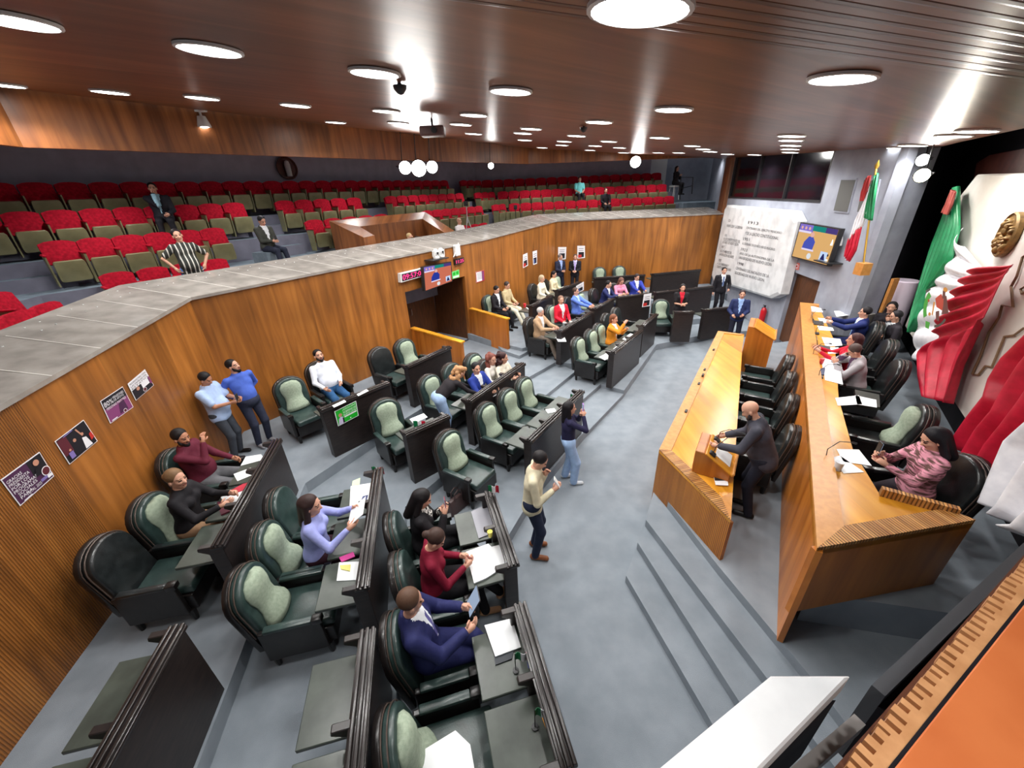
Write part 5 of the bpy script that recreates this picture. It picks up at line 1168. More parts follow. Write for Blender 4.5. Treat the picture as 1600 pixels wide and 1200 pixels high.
# ================================================================== low timber walls beside the aisle
LWm = []
a1, a2 = hit(644, 520, W[1], W[2]), at(720, 537, 1.4)
ob = MB(); wall_piece(ob, (a2.x, a2.y), (PA.x - .0, PA.y), .35, (1.4, 1.45), 0, -.09); o = struct(ob.build('wall_low_near', M['rost_front']))
ob = MB(); wall_piece(ob, (a2.x + .01, a2.y - .02), (PA.x, PA.y - .03), (1.4, 1.45), (1.44, 1.49), 0, -.14); ob.build('coping', M['desk_wood'], o)
b1 = at(791, 500, 1.42); ob = MB(); wall_piece(ob, (b1.x, b1.y), (PB_.x + .05, PB_.y), .35, (1.42, 1.42), 0, -.09); o = struct(ob.build('wall_low_far', M['rost_front']))
ob = MB(); wall_piece(ob, (b1.x + .01, b1.y - .02), (PB_.x + .05, PB_.y - .03), (1.42, 1.42), (1.46, 1.46), 0, -.14); ob.build('coping', M['desk_wood'], o)
# ================================================================== near gallery rail under the camera
sl = [at(1030, 1200, 3.45), at(1205, 1055, 3.45), at(1330, 1055, 3.45), at(1190, 1200, 3.45)]
dx = (sl[0] - sl[1]); dx2 = (sl[3] - sl[2])
near = thing('parapet_slab', 'big white stone slab in the bottom foreground right of centre', 'stone slab', (sl[1].x, sl[1].y, 0))
pp_ = [sl[1], sl[2], sl[2] + dx2 * 1.6, sl[1] + dx * 1.6]; pp_ = [(p.x - sl[1].x, p.y - sl[1].y) for p in pp_]
m_ = MB(); m_.prism(pp_, 3.36, 3.45); m_.build('top_slab', M['marble'], near, bevel=.006, seg=1)
m_ = MB(); m_.prism([(pp_[0][0] + .02, pp_[0][1] - .02), (pp_[1][0] - .03, pp_[1][1] - .02), (pp_[2][0] - .03, pp_[2][1]), (pp_[3][0] + .02, pp_[3][1])], 3.0, 3.36); m_.build('core', M['black'], near)
c1_, c2_ = at(1350, 1093, 3.38), at(1210, 1210, 3.38)
m_ = MB(); a = Vector((c1_.x - sl[1].x, c1_.y - sl[1].y)); b = Vector((c2_.x - sl[1].x, c2_.y - sl[1].y)); d = (b - a).normalized(); n2 = Vector((-d.y, d.x)) * -.0
m_.prism([tuple(a), tuple(b + d * .3), tuple(b + d * .3 + Vector((-d.y, d.x)) * .03), tuple(a + Vector((-d.y, d.x)) * .03)], 3.24, 3.30); m_.build('lower_ledge', cm('ledge_grey', 128, 124, 122), near)
# dark steel guard ledge
k0, k1 = at(1362, 1070, 3.3), at(1610, 838, 3.3); j0, j1 = at(1367, 1108, 3.3), at(1610, 885, 3.3)
gl = thing('guard_ledge', 'dark grey metal guard running along the bottom right foreground', 'guard', (k0.x, k0.y, 3.3)); o_ = Vector((k0.x, k0.y, 0)); e = (k1 - k0)
K = [(p.x - k0.x, p.y - k0.y) for p in (k0, k0 + e * 1.6, k0 + e * 1.6 + (j1 - k1) * 1.0, j0)]
g_top = at(1372, 1077, 3.3); 
w_ = [(0, 0), (e.x * 1.6, e.y * 1.6)]; nn = Vector((e.y, -e.x)).normalized()
m_ = MB(); m_.prism([(0, 0), tuple(Vector((e.x, e.y)) * 1.6), tuple(Vector((e.x, e.y)) * 1.6 + nn * .035), tuple(nn * .035)], -.4, 0); m_.build('edge', cm('guard_grey', 70, 72, 76, .4), gl)
m_ = MB(); m_.prism([tuple(nn * .035), tuple(Vector((e.x, e.y)) * 1.6 + nn * .035), tuple(Vector((e.x, e.y)) * 1.6 + nn * .12), tuple(nn * .12)], -.4, -.06); m_.build('channel', M['black'], gl)
# notched pale timber lath and orange board
s0, s1, t0, t1 = at(1330, 1185, 3.42), at(1608, 868, 3.42), at(1420, 1200, 3.42), at(1608, 930, 3.42)
e = (s1 - s0).normalized(); nn = Vector((e.y, -e.x, 0)); L_ = (s1 - s0).length + .5; s0 = s0 - e * .35; L_ += .35
wd = abs((t1 - s1).dot(nn))
lt = thing('timber_lath', 'pale splintered timber strip with dark notches along the bottom right foreground', 'timber strip', s0, math.atan2(e.y, e.x))
sg = -1
random.seed(5); x = 0; edge_ = []
while x < L_ - .05:
    w_ = .016 + random.random() * .012; gp = .009 + random.random() * .009; dp = .022 + random.random() * .012; tp_ = -.002 + random.random() * .008
    edge_ += [(x, tp_), (x + w_, tp_ + random.random() * .003), (x + w_, -dp), (x + w_ + gp, -dp)]; x += w_ + gp
m_ = MB(); top_pts = [(0, -wd)] + [(L_, -wd)] + [(L_, 0)] + edge_[::-1]
n_ = len(edge_)
for i in range(0, n_ - 3, 4):      # one connected comb: teeth quads share their roots with the strip
    (xa, ya), (xb, yb), (xc, yc), (xd, yd) = edge_[i:i + 4]
    m_.prism([(xa, -wd), (xb, -wd), (xb, yb), (xa, ya)], -.05, 0); m_.prism([(xc, -wd), (xd, -wd), (xd, yd), (xc, yc)], -.05, 0)
st_o = m_.build('strip', M['leaf'], lt)
bm_ = bmesh.new(); bm_.from_mesh(st_o.data); bmesh.ops.remove_doubles(bm_, verts=bm_.verts, dist=1e-5); bm_.to_mesh(st_o.data); bm_.free()
m_ = MB(); m_.box(0, L_, -.06, .012, -.12, -.052); m_.build('backing', cm('notch_brown', 92, 50, 30), lt)
ob_ = thing('orange_board', 'plain orange board filling the bottom right corner', 'board', s0, math.atan2(e.y, e.x))
m_ = MB(); m_.box(-.1, L_ + .4, -wd - .9, -wd - .004, -.05, .012); m_.build('panel', M['orange'], ob_, bevel=.003, seg=1)
m_ = MB(); m_.box(-.1, L_ + .4, -wd - .006, -wd + .004, -.03, .004); m_.build('edge_gap', M['black'], ob_)

# niche on the gallery back wall and a hanging spotlight
hn = poly_hits(448, 263, off(W, 6.33)); i_, t_, h_ = hn; vv = Vector((W[i_ + 1][0] - W[i_][0], W[i_ + 1][1] - W[i_][1], 0)).normalized(); fnn = Vector((vv.y, -vv.x, 0))
t = thing('hose_niche', 'dark maroon round niche with a pale cylinder on the gallery back wall', 'wall niche', h_, face((fnn.x, fnn.y)))
MB().lathe([(.34, 0), (.34, .06), (.30, .07), (.28, .02), (0, .02)], 24, Matrix.Rotation(-PI / 2, 4, 'X')).build('niche', M['maroon'], t)
MB().lathe([(.0, -.24), (.08, -.24), (.09, .1), (.06, .2), (0, .22)], 12, TR(.03, .14, 0)).build('cylinder', M['white_plastic'], t, smooth=True)
q = on_ceil(311, 172); t = thing('spotlight', 'white spotlight hanging from the ceiling over the left gallery seats', 'spotlight', q)
m_ = MB(); m_.box(-.12, .12, -.05, .05, -.03, 0); m_.tube([(0, 0, -.02), (0, 0, -.12)], .02, 6); m_.build('mount', M['white_plastic'], t)
MB().lathe([(.07, .16), (.12, .0), (.12, -.02)], 14, TR(0, 0, -.26)).build('shade', M['white_plastic'], t, smooth=True)
MB().lathe([(.11, 0), (.0, -.03)], 14, TR(0, 0, -.27)).build('bulb', M['lamp_glow'], t, smooth=True)
# ================================================================== people
def surface_nets(F, lo, h):
    """F: 3-D array of signed distances at lattice points; returns vertices, quads"""
    nx, ny, nz = F.shape
    S = F < 0
    c = np.zeros((nx - 1, ny - 1, nz - 1), int)
    for dx in (0, 1):
        for dy in (0, 1):
            for dz in (0, 1): c += S[dx:nx - 1 + dx, dy:ny - 1 + dy, dz:nz - 1 + dz]
    act = (c > 0) & (c < 8); idx = -np.ones(act.shape, int); ii = np.argwhere(act); idx[tuple(ii.T)] = np.arange(len(ii))
    P = np.zeros((len(ii), 3)); K = np.zeros(len(ii))
    cor = [(0, 0, 0), (1, 0, 0), (0, 1, 0), (1, 1, 0), (0, 0, 1), (1, 0, 1), (0, 1, 1), (1, 1, 1)]
    for a in range(8):
        for b in range(a + 1, 8):
            d = sum(abs(cor[a][k] - cor[b][k]) for k in range(3))
            if d != 1: continue
            fa = F[tuple((ii + cor[a]).T)]; fb = F[tuple((ii + cor[b]).T)]; m = (fa < 0) != (fb < 0)
            t = np.where(m, fa / np.where(m, fa - fb, 1), 0)
            p = np.array(cor[a]) + t[:, None] * (np.array(cor[b]) - np.array(cor[a])); P[m] += p[m]; K[m] += 1
    V = (ii + P / K[:, None]) * h + lo
    Q = []
    for ax in range(3):
        o1, o2 = [(1, 2), (2, 0), (0, 1)][ax]
        sl0 = [slice(1, n - 1) for n in (nx, ny, nz)]; 
        A = S[tuple(slice(0, F.shape[k] - 1) if k == ax else slice(1, F.shape[k] - 1) for k in range(3))]
        B = S[tuple(slice(1, F.shape[k]) if k == ax else slice(1, F.shape[k] - 1) for k in range(3))]
        e = np.argwhere(A != B)
        if not len(e): continue
        base = e.copy(); sgn = A[tuple(e.T)]
        cell = base.copy()
        for k in range(3):
            if k != ax: cell[:, k] += 1
        def g(d1, d2):
            q = cell.copy(); q[:, o1] -= d1; q[:, o2] -= d2; return idx[tuple(q.T)]
        q = np.stack([g(0, 0), g(1, 0), g(1, 1), g(0, 1)], 1); q[~sgn] = q[~sgn][:, ::-1]; Q.append(q)
    return V, np.concatenate(Q) if Q else np.zeros((0, 4), int)
class SDF:
    def __init__(s): s.p = []
    def cap(s, a, b, ra, rb=None, k=.03, sub=False): s.p.append(('c', np.array(a, float), np.array(b, float), ra, ra if rb is None else rb, k, sub)); return s
    def ell(s, c, r, R=None, k=.03, sub=False): s.p.append(('e', np.array(c, float), np.array(r, float), np.eye(3) if R is None else np.array(R), 0, k, sub)); return s
    def mesh(s, h):
        lo, hi = np.full(3, 9e9), np.full(3, -9e9)
        for q in s.p:
            if q[6]: continue
            if q[0] == 'c':
                r = max(q[3], q[4]); lo = np.minimum(lo, np.minimum(q[1], q[2]) - r); hi = np.maximum(hi, np.maximum(q[1], q[2]) + r)
            else: r = q[2].max(); lo = np.minimum(lo, q[1] - r); hi = np.maximum(hi, q[1] + r)
        lo -= 2.5 * h + .01; hi += 2.5 * h + .01; n = np.ceil((hi - lo) / h).astype(int) + 1
        F = np.full(n, .2, np.float64)
        for q in s.p:
            if q[0] == 'c': r = max(q[3], q[4]); a, b = np.minimum(q[1], q[2]) - r, np.maximum(q[1], q[2]) + r
            else: r = q[2].max(); a, b = q[1] - r, q[1] + r
            m = q[5] + 2.5 * h; i0 = np.maximum(((a - m - lo) / h).astype(int), 0); i1 = np.minimum(((b + m - lo) / h).astype(int) + 2, n)
            if (i1 <= i0).any(): continue
            X = np.stack(np.meshgrid(*[lo[k] + h * np.arange(i0[k], i1[k]) for k in range(3)], indexing='ij'), -1)
            if q[0] == 'c':
                ba = q[2] - q[1]; L = ba @ ba + 1e-9; t = np.clip(((X - q[1]) @ ba) / L, 0, 1)
                d = np.linalg.norm(X - q[1] - t[..., None] * ba, axis=-1) - (q[3] + (q[4] - q[3]) * t)
            else:
                Y = (X - q[1]) @ q[3]; k0 = np.linalg.norm(Y / q[2], axis=-1); k1 = np.linalg.norm(Y / q[2] ** 2, axis=-1) + 1e-9; d = k0 * (k0 - 1) / k1
            sl = tuple(slice(i0[k], i1[k]) for k in range(3)); G = F[sl]; k = max(q[5], 1e-4)
            if q[6]:
                d = -d; w = np.clip(.5 - .5 * (G - d) / k, 0, 1) if False else np.clip(.5 - .5 * (d - G) / k * -1, 0, 1)
                F[sl] = np.maximum(G, d)
            else:
                w = np.clip(.5 + .5 * (G - d) / k, 0, 1); F[sl] = G + (d - G) * w - k * w * (1 - w)
        return surface_nets(F, lo, h)
def sdf_obj(name, sd, h, mat, parent, extra=None, mats=None, matfn=None):
    V, Q = sd.mesh(h); me = bpy.data.meshes.new(name); v = [tuple(x) for x in V]; f = [tuple(int(i) for i in q) for q in Q]
    if extra:
        for V2, Q2 in extra:
            o = len(v); v += [tuple(x) for x in V2]; f += [tuple(int(i) + o for i in q) for q in Q2]
    me.from_pydata(v, [], f); me.polygons.foreach_set('use_smooth', [True] * len(f))
    for m in (mats or [mat]): me.materials.append(m)
    if matfn:
        cs = np.array([[v[i] for i in q[:4]] + ([v[q[-1]]] * (4 - len(q)) if len(q) < 4 else []) for q in f]).mean(1) if len(f) else np.zeros((0, 3))
        me.polygons.foreach_set('material_index', matfn(cs).astype(int))
    me.update(); o = bpy.data.objects.new(name, me); C.objects.link(o); o.parent = parent; return o
def tubegeo(path, rad, n=6):
    m_ = MB(); m_.tube(path, rad, n); return m_.v, m_.f
V3 = lambda *a: np.array(a, float)
def unit(v): return v / (np.linalg.norm(v) + 1e-9)
def ik(a, t, l1, l2, hint):
    d = t - a; L = np.linalg.norm(d); L2 = min(L, (l1 + l2) * .995); dn = unit(d); t = a + dn * L2
    x = (l1 * l1 - l2 * l2 + L2 * L2) / (2 * L2); y = math.sqrt(max(l1 * l1 - x * x, 1e-6)); hh = hint - dn * (hint @ dn); return a + dn * x + unit(hh) * y, t
SK = {'light': srgb(206, 156, 132), 'tan': srgb(184, 130, 102), 'brown': srgb(150, 100, 76)}
_PM = {}
def pm(rgb, rough=.8, cloth=True):
    k = (rgb, rough)
    if k not in _PM:
        c = srgb(*rgb); c2 = tuple(min(1, x * 1.16 + .002) for x in c)
        _PM[k] = noisy('cloth_%d_%d_%d' % rgb, c, c2, scale=14, rough=rough, bump=.25 if cloth else 0, bscale=40, spec=.25)
    return _PM[k]
M['skin'] = {k: noisy('skin_' + k, v, tuple(x * 1.1 for x in v), scale=10, rough=.5, spec=.4) for k, v in SK.items()}
M['lips'] = nt('lips', srgb(158, 88, 80), .5); M['eye'] = nt('eye', srgb(40, 30, 28), .3)
M['pattern'] = noisy('blouse_pattern', srgb(20, 20, 22), srgb(228, 226, 220), scale=46, rough=.8, lo=.46, hi=.54)
M['scarf'] = noisy('striped_scarf', srgb(92, 62, 56), srgb(222, 150, 168), scale=18, rough=.8, lo=.42, hi=.58, stretch=(.6, .6, 3))
M['stripes'] = nt('stripe_shirt', srgb(44, 46, 42), .8)
_m = M['stripes']; _tc = node(_m, 'ShaderNodeTexCoord'); _wv = node(_m, 'ShaderNodeTexWave'); _wv.inputs['Scale'].default_value = 4.2; _wv.inputs['Distortion'].default_value = .6
_rp = node(_m, 'ShaderNodeValToRGB'); _rp.color_ramp.elements[0].color = (*srgb(44, 46, 42), 1); _rp.color_ramp.elements[0].position = .80; _rp.color_ramp.elements[1].color = (*srgb(206, 204, 196), 1); _rp.color_ramp.elements[1].position = .86
lk(_m, _tc.outputs['Object'], _wv.inputs['Vector']); lk(_m, _wv.outputs['Color'], _rp.inputs[0]); lk(_m, _rp.outputs[0], _m.node_tree.nodes['Principled BSDF'].inputs['Base Color'])
PEOPLE = []
def person(name_label, loc, rz, pose='stand', seat=.47, h=1.0, sex='m', res=.014, skin='light', hair=(28, 22, 20), hs='short', top=(40, 44, 60), pants=(40, 42, 48), shoes=(20, 18, 18),
           style='shirt', lean=0., side=0., yaw=0., pitch=0., roll=0., hl=None, hr=None, el=None, er=None, fl=None, fr=None, kl=None, kr=None, belly=0., inner=(225, 228, 232), tie=None, beard=False,
           sleeves='long', topm=None, group=None, tilt=(0, 0), armhint=None, skirt=False, patm=None, fine=True, twist=0.):
    t = thing('person', name_label, 'person', loc, rz, group)
    female = sex == 'f'; sw = .165 if female else .19; hip = .098 if female else .09
    zp = .93 if pose == 'stand' else seat + .085
    pel = V3(0, 0, zp); 
    L_, S_ = math.sin(lean), math.sin(side); up = unit(V3(S_, L_, math.cos(lean) * math.cos(side)))
    ch = pel + up * .32; nk = pel + up * .50
    rgt = unit(V3(1, 0, -S_)); fwd = unit(np.cross(up, rgt)); fwd = fwd if fwd[1] > 0 or abs(lean) > 1.3 else -fwd
    if twist: rgt = unit(rgt * math.cos(twist) + fwd * math.sin(twist)); fwd = unit(np.cross(up, rgt))
    shl, shr = nk - up * .055 - rgt * sw, nk - up * .055 + rgt * sw
    HM = np.array((Matrix.Rotation(-yaw, 3, 'Z') @ Matrix.Rotation(-pitch - lean * .5, 3, 'X') @ Matrix.Rotation(roll, 3, 'Y')))
    hu, hf_, hr_ = HM @ V3(0, 0, 1), HM @ V3(0, 1, 0), HM @ V3(1, 0, 0)
    hc = nk + up * .065 + hu * .085 + hf_ * .015     # head centre
    Hp = lambda x, y, z: hc + hr_ * x + hf_ * y + hu * z
    Rm = np.stack([hr_, hf_, hu], 1)
    # hands / feet
    if pose == 'stand': dfl, dfr = V3(-.11, .0, .07), V3(.11, .03, .07)
    else: dfl, dfr = V3(-.13, .50, .07), V3(.13, .50, .07)
    fl = dfl if fl is None else V3(*fl); fr = dfr if fr is None else V3(*fr)
    if pose == 'stand': dhl, dhr = V3(-.25, .05, .78), V3(.25, .05, .78)
    else: dhl, dhr = V3(-.12, .30, zp + .095), V3(.12, .30, zp + .095)
    HL = dhl if hl is None else V3(*hl); HR = dhr if hr is None else V3(*hr)
    hpl, hpr = pel - rgt * hip * np.array([1, 1, 1]) - V3(0, 0, .02), pel + rgt * hip - V3(0, 0, .02)
    kh = V3(0, 1, .25)
    kL, aL = ik(hpl, fl, .43, .43, V3(*(kl or (0, 1, .6)))); kR, aR = ik(hpr, fr, .43, .43, V3(*(kr or (0, 1, .6))))
    eL, wL = ik(shl, HL, .285, .25, V3(*(el or (-.6, -.6, -.8)))); eR, wR = ik(shr, HR, .285, .25, V3(*(er or (.6, -.6, -.8))))
    # ---- body (skin)
    b = SDF(); bw = 1.0 if not female else .92
    b.cap(pel, ch, .10 * bw, .105 * bw, .04).cap(ch, nk, .10 * bw, .06, .04).cap(nk - up * .03, nk + hu * .08, .052 * bw, .05 * bw, .02)
    for hp_, k_, a_ in ((hpl, kL, aL), (hpr, kR, aR)):
        b.cap(hp_, k_, .07, .045, .02).cap(k_, a_, .045, .032, .015)
    for s_, e_, w_ in ((shl, eL, wL), (shr, eR, wR)):
        b.cap(s_, e_, .044 * bw, .036 * bw, .02).cap(e_, w_, .036 * bw, .026 * bw, .012)
        b.cap(nk - up * .06, s_, .05, .045, .03)
    # ---- head in finer grid
    hd = SDF()
    hd.ell(Hp(0, -.012, .035), (.074, .092, .082), Rm, .02).ell(Hp(0, .012, -.045), (.056, .062, .072), Rm, .03).cap(Hp(0, .055, -.088), Hp(0, .05, -.09), .022, .02, .03)
    hd.cap(Hp(0, .082, .0), Hp(0, .098, -.03), .009, .014, .012).cap(Hp(-.026, .055, -.02), Hp(.026, .055, -.02), .03, .03, .02)
    hd.cap(Hp(-.02, .076, -.062), Hp(.02, .076, -.062), .009, .009, .01).cap(Hp(-.035, .07, .022), Hp(.035, .07, .022), .014, .014, .012)
    for sx in (-1, 1): hd.ell(Hp(sx * .076, -.005, -.012), (.01, .02, .03), Rm, .008)
    hd.cap(nk - up * .02, nk + hu * .075, .05 * bw, .048 * bw, .02)
    hh = min(res, .009)
    def hm(cs):
        q = (cs - hc) @ Rm; r = np.zeros(len(cs)); 
        r[(abs(q[:, 0]) < .024) & (q[:, 1] > .06) & (abs(q[:, 2] + .062) < .009)] = 1
        r[((abs(abs(q[:, 0]) - .03) < .014) & (q[:, 1] > .05) & (abs(q[:, 2] - .004) < .008))] = 2
        r[((abs(abs(q[:, 0]) - .031) < .02) & (q[:, 1] > .05) & (abs(q[:, 2] - .027) < .005))] = 3
        return r
    ex = [hd.mesh(hh)]
    # hands: palm plus five unequal bent fingers
    for sgn_, e_, w_, inn in ((-1, eL, wL, rgt), (1, eR, wR, -rgt)):
        d = unit(w_ - e_); pn_ = unit(inn - d * (inn @ d)); ac = unit(np.cross(d, pn_))     # pn_: palm normal, ac: across
        pl_ = w_ + d * .045
        ex.append(tubegeo([w_ - d * .02, w_ + d * .03, w_ + d * .075, w_ + d * .09], [.026, .032, .034, .022], 8))
        for i, (o_, ln) in enumerate(((-.026, .066), (-.009, .076), (.009, .072), (.026, .056))):
            p0 = w_ + d * .075 + ac * o_; p1 = p0 + d * ln * .45 + pn_ * .008; p2 = p1 + unit(d + pn_ * .8) * ln * .3; p3 = p2 + unit(d + pn_ * 1.6) * ln * .25
            ex.append(tubegeo([p0, p1, p2, p3], [.0095, .009, .008, .0065], 6))
        up_ = ac if (ac @ V3(0, 0, 1)) > 0 else -ac
        p0 = w_ + d * .025 + up_ * .022; p1 = p0 + unit(d * .7 + up_ * .8 + pn_ * .4) * .035; p2 = p1 + unit(d + pn_ * .5) * .03
        ex.append(tubegeo([p0, p1, p2], [.012, .0105, .008], 6))
    body = sdf_obj('body', b, max(res, .014), None, t, ex, [M['skin'][skin], M['lips'], M['eye'], pm(hair, .6)], hm)
    # ---- hair
    hr__ = SDF(); hmz = pm(hair, .55)
    if hs != 'bald':
        hr__.ell(Hp(0, -.022, .045), (.084, .092, .088), Rm, .01)
        if hs in ('short', 'quiff'):
            if hs == 'quiff': hr__.cap(Hp(-.03, .05, .105), Hp(.03, .05, .105), .03, .03, .03)
            for sx in (-1, 1): hr__.cap(Hp(sx * .066, -.012, .03), Hp(sx * .07, -.012, -.0), .016, .01, .01)
        elif hs == 'bob': hr__.cap(Hp(0, -.05, .02), Hp(0, -.055, -.09), .075, .06, .03)
        elif hs == 'bun': hr__.ell(Hp(0, -.12, .02), (.04, .04, .04), Rm, .02)
        elif hs == 'long':
            for sx in (-1, 1): hr__.cap(Hp(sx * .06, -.03, .04), Hp(sx * .085, -.02, -.16), .036, .034, .02).cap(Hp(sx * .085, -.02, -.16), Hp(sx * .085, .0, -.28), .034, .015, .02)
            hr__.cap(Hp(0, -.06, .03), Hp(0, -.09, -.24), .08, .055, .02)
        elif hs == 'curly':
            random.seed(len(PEOPLE))
            for j in range(34):
                a = random.random() * 2 * PI; z = -.2 + .3 * random.random(); rr = .095 if z > -.05 else .1
                if math.sin(a) > .35 and z < .08: continue
                hr__.ell(Hp(rr * math.cos(a), rr * math.sin(a) - .03, z), (.045, .045, .05), Rm, .015)
        hr__.ell(Hp(0, .085, -.035), (.062, .075, .085), Rm, .01, sub=True)
        sdf_obj('hair', hr__, min(res, .011), hmz, t)
    if beard:
        bd_ = SDF(); bd_.cap(Hp(-.045, .03, -.06), Hp(0, .062, -.098), .024, .028, .02).cap(Hp(.045, .03, -.06), Hp(0, .062, -.098), .024, .028, .02).cap(Hp(-.055, .005, -.02), Hp(-.048, .03, -.06), .014, .022, .02).cap(Hp(.055, .005, -.02), Hp(.048, .03, -.06), .014, .022, .02)
        bd_.cap(Hp(-.02, .088, -.045), Hp(.02, .088, -.045), .008, .008, .01); bd_.ell(Hp(0, .085, -.064), (.02, .02, .009), Rm, .004, sub=True)
        sdf_obj('beard', bd_, min(res, .010), hmz, t)
    # ---- upper garment
    g = SDF(); jac = style in ('suit', 'jacket', 'blazer'); T_ = .010 if not jac else .019; fb = .0 if not female else .0
    dd = .62                                # flatten torso front-back by pairs of side capsules
    cw = .075 if not female else .06
    g.cap(pel + up * .06, nk - up * .05, .112 * bw + T_, .092 * bw + T_, .05)
    for sx in (-1, 1):
        g.cap(pel + rgt * sx * cw * .75 + up * .03, ch + rgt * sx * cw, .082 + T_ + belly * .3, .088 + T_, .06)
        g.cap(ch + rgt * sx * cw, nk - up * .085 + rgt * sx * .085, .088 + T_, .058 + T_, .05)
        if female: g.ell(ch + up * .04 + rgt * sx * .07 + fwd * .085, (.058, .055, .06), None, .04)
    if belly: g.ell(pel + up * .12 + fwd * (.05 + belly * .4), (.13 + belly * .4, .10 + belly * .5, .16), None, .06)
    if jac or style in ('sweater', 'untucked') or pose == 'sit': g.cap(pel - up * (.05 if pose == 'stand' else -.02) - rgt * .06, pel - up * (.05 if pose == 'stand' else -.02) + rgt * .06, .124 + T_ * .6, .124 + T_ * .6, .04)
    g.cap(nk - up * .062 - rgt * .12, nk - up * .062 + rgt * .12, .048 + T_, .048 + T_, .03).cap(nk - up * .05, nk - up * .0, .075 + T_, .056 + T_, .03)
    for s_, e_, w_ in ((shl, eL, wL), (shr, eR, wR)):
        q = unit(w_ - e_)
        if sleeves == 'long': g.cap(s_, e_, .047 * bw + T_, .037 * bw + T_, .03).cap(e_, w_ - q * .02, .037 * bw + T_, .026 * bw + T_, .02)
        elif sleeves == 'roll': g.cap(s_, e_, .047 * bw + T_, .037 * bw + T_, .03).cap(e_, e_ + q * .09, .043 * bw + T_, .038 * bw + T_, .02)
        elif sleeves == 'short': g.cap(s_, s_ + (e_ - s_) * .72, .058 * bw + T_, .054 * bw + T_, .03)
    g.ell(nk + up * .055 + fwd * .012, (.066, .066, .045), None, .01, sub=True)
    mats = [topm or pm(top, .75 if not jac else .7), pm(inner, .7)]; 
    if tie: mats.append(pm(tie, .5))
    def tm(cs):
        q = cs - nk; x = q @ rgt; y = q @ fwd; z = q @ up; r = np.zeros(len(cs))
        if jac:
            w = .075 * (1 + z / .40); r[(y > .02) & (z < .05) & (z > -.38) & (abs(x) < np.maximum(w, .004))] = 1
            if tie: r[(y > .02) & (z < -.03) & (z > -.36) & (abs(x) < .022)] = 2
        elif style == 'open': r[(y > .02) & (z > -.10) & (abs(x) < .05 * (1 + z / .10))] = 1
        return r
    if patm: mats[1] = patm
    sdf_obj('jacket' if jac else ('sweater' if style == 'sweater' else 'shirt'), g, res, None, t, None, mats, tm)
    # ---- trousers
    p_ = SDF()
    p_.cap(pel - rgt * .06, pel + rgt * .06, .122, .122, .04)
    if belly and style not in ('untucked', 'sweater'): p_.ell(pel + fwd * .04, (.16, .14, .12), None, .04)
    for hp_, k_, a_ in ((hpl, kL, aL), (hpr, kR, aR)):
        q = unit(a_ - k_)
        wd = 1.0 if style != 'baggy' else 1.3
        p_.cap(hp_, k_, .094 if pose == 'stand' else .098, .066 * wd, .03).cap(k_, a_ - q * .0, .066 * wd, .052 * wd, .03)
    sdf_obj('trousers' if not skirt else 'skirt', p_, res, pm(pants, .8), t)
    # ---- shoes
    for a_, k_ in ((aL, kL), (aR, kR)):
        sh = SDF(); dn_ = unit(a_ - k_); f2 = V3(0, 1, 0) - dn_ * (dn_[1]); f2 = unit(f2) if np.linalg.norm(f2) > .2 else V3(0, 1, 0)
        if abs(a_[2] - .07) < .06: f2 = unit(V3(a_[0] * .6, 1, 0)); dn_ = V3(0, 0, -1)
        sh.cap(a_ + dn_ * .03 - f2 * .04, a_ + dn_ * .035 + f2 * .15, .037, .034, .02).cap(a_ - dn_ * .01, a_ + dn_ * .03, .042, .04, .02).cap(a_ + dn_ * .048 - f2 * .05, a_ + dn_ * .048 + f2 * .16, .018, .018, .015)
        sdf_obj('shoe', sh, min(res, .013), pm(shoes, .4, False), t)
    if h != 1.0: t.scale = (h, h, h)
    if tilt != (0, 0): t.rotation_euler = (tilt[0], tilt[1], rz)
    PEOPLE.append((t, dict(wL=wL, wR=wR, hc=hc, nk=nk, rgt=rgt, fwd=fwd, up=up, eL=eL, eR=eR)))
    return t
def hand_pt(i, which):
    t, d = PEOPLE[i]; w = d['w' + which]; e = d['e' + which]; p = w + unit(w - e) * .09
    return Matrix.Translation(t.location) @ Matrix.Rotation(t.rotation_euler[2], 4, 'Z') @ Matrix.Scale(t.scale[0], 4) @ Vector(p)
def phone(i, which='R', col=None, label='dark mobile phone', s=1.0, up=(0, 0), tablet=False):
    q = hand_pt(i, which); t = PEOPLE[i][0]
    o = thing('tablet' if tablet else 'mobile_phone', label, 'tablet' if tablet else 'phone', q + Vector((0, 0, .01)), t.rotation_euler[2]); o.rotation_euler = (up[0], up[1], t.rotation_euler[2])
    w_, l_ = ((.038, .078), (.09, .12))[tablet]
    m_ = MB(); m_.box(-w_, w_, -.005, .005, -l_ * .4, l_ * 1.6); m_.build('case', col or M['black_plastic'], o, bevel=.004, seg=1)
    m_ = MB(); m_.box(-w_ * .9, w_ * .9, -.0075, -.005, -l_ * .34, l_ * 1.54); m_.build('screen', emis('phone_screen', (.6, .75, 1), .5) if 'phone_screen' not in bpy.data.materials else bpy.data.materials['phone_screen'], o)
    return o
def seat_person(key, label, dy=.0, turn=0., **k):
    q, v = CHPOS[key]; rz = face((v.x, v.y)) + turn; l = q + v * (dy - .15); k.setdefault('h', 1.07)
    return person(label, (l.x, l.y, l.z), rz, 'sit', **k)
def stand_px(label, px, py, z, rz, **k):
    q = at(px, py, z); return person(label, q, rz, 'stand', **k)
def facing_cam(v): return face(v)
# ------------------------------------------------------------------ who is in the hall
def to_px(p):
    v = RW.T @ (np.array(p) - np.array([0, 0, HC])); return v[0] / v[2] * F_PX + 800, v[1] / v[2] * F_PX + 600
def D(x, y): return face((x, y))
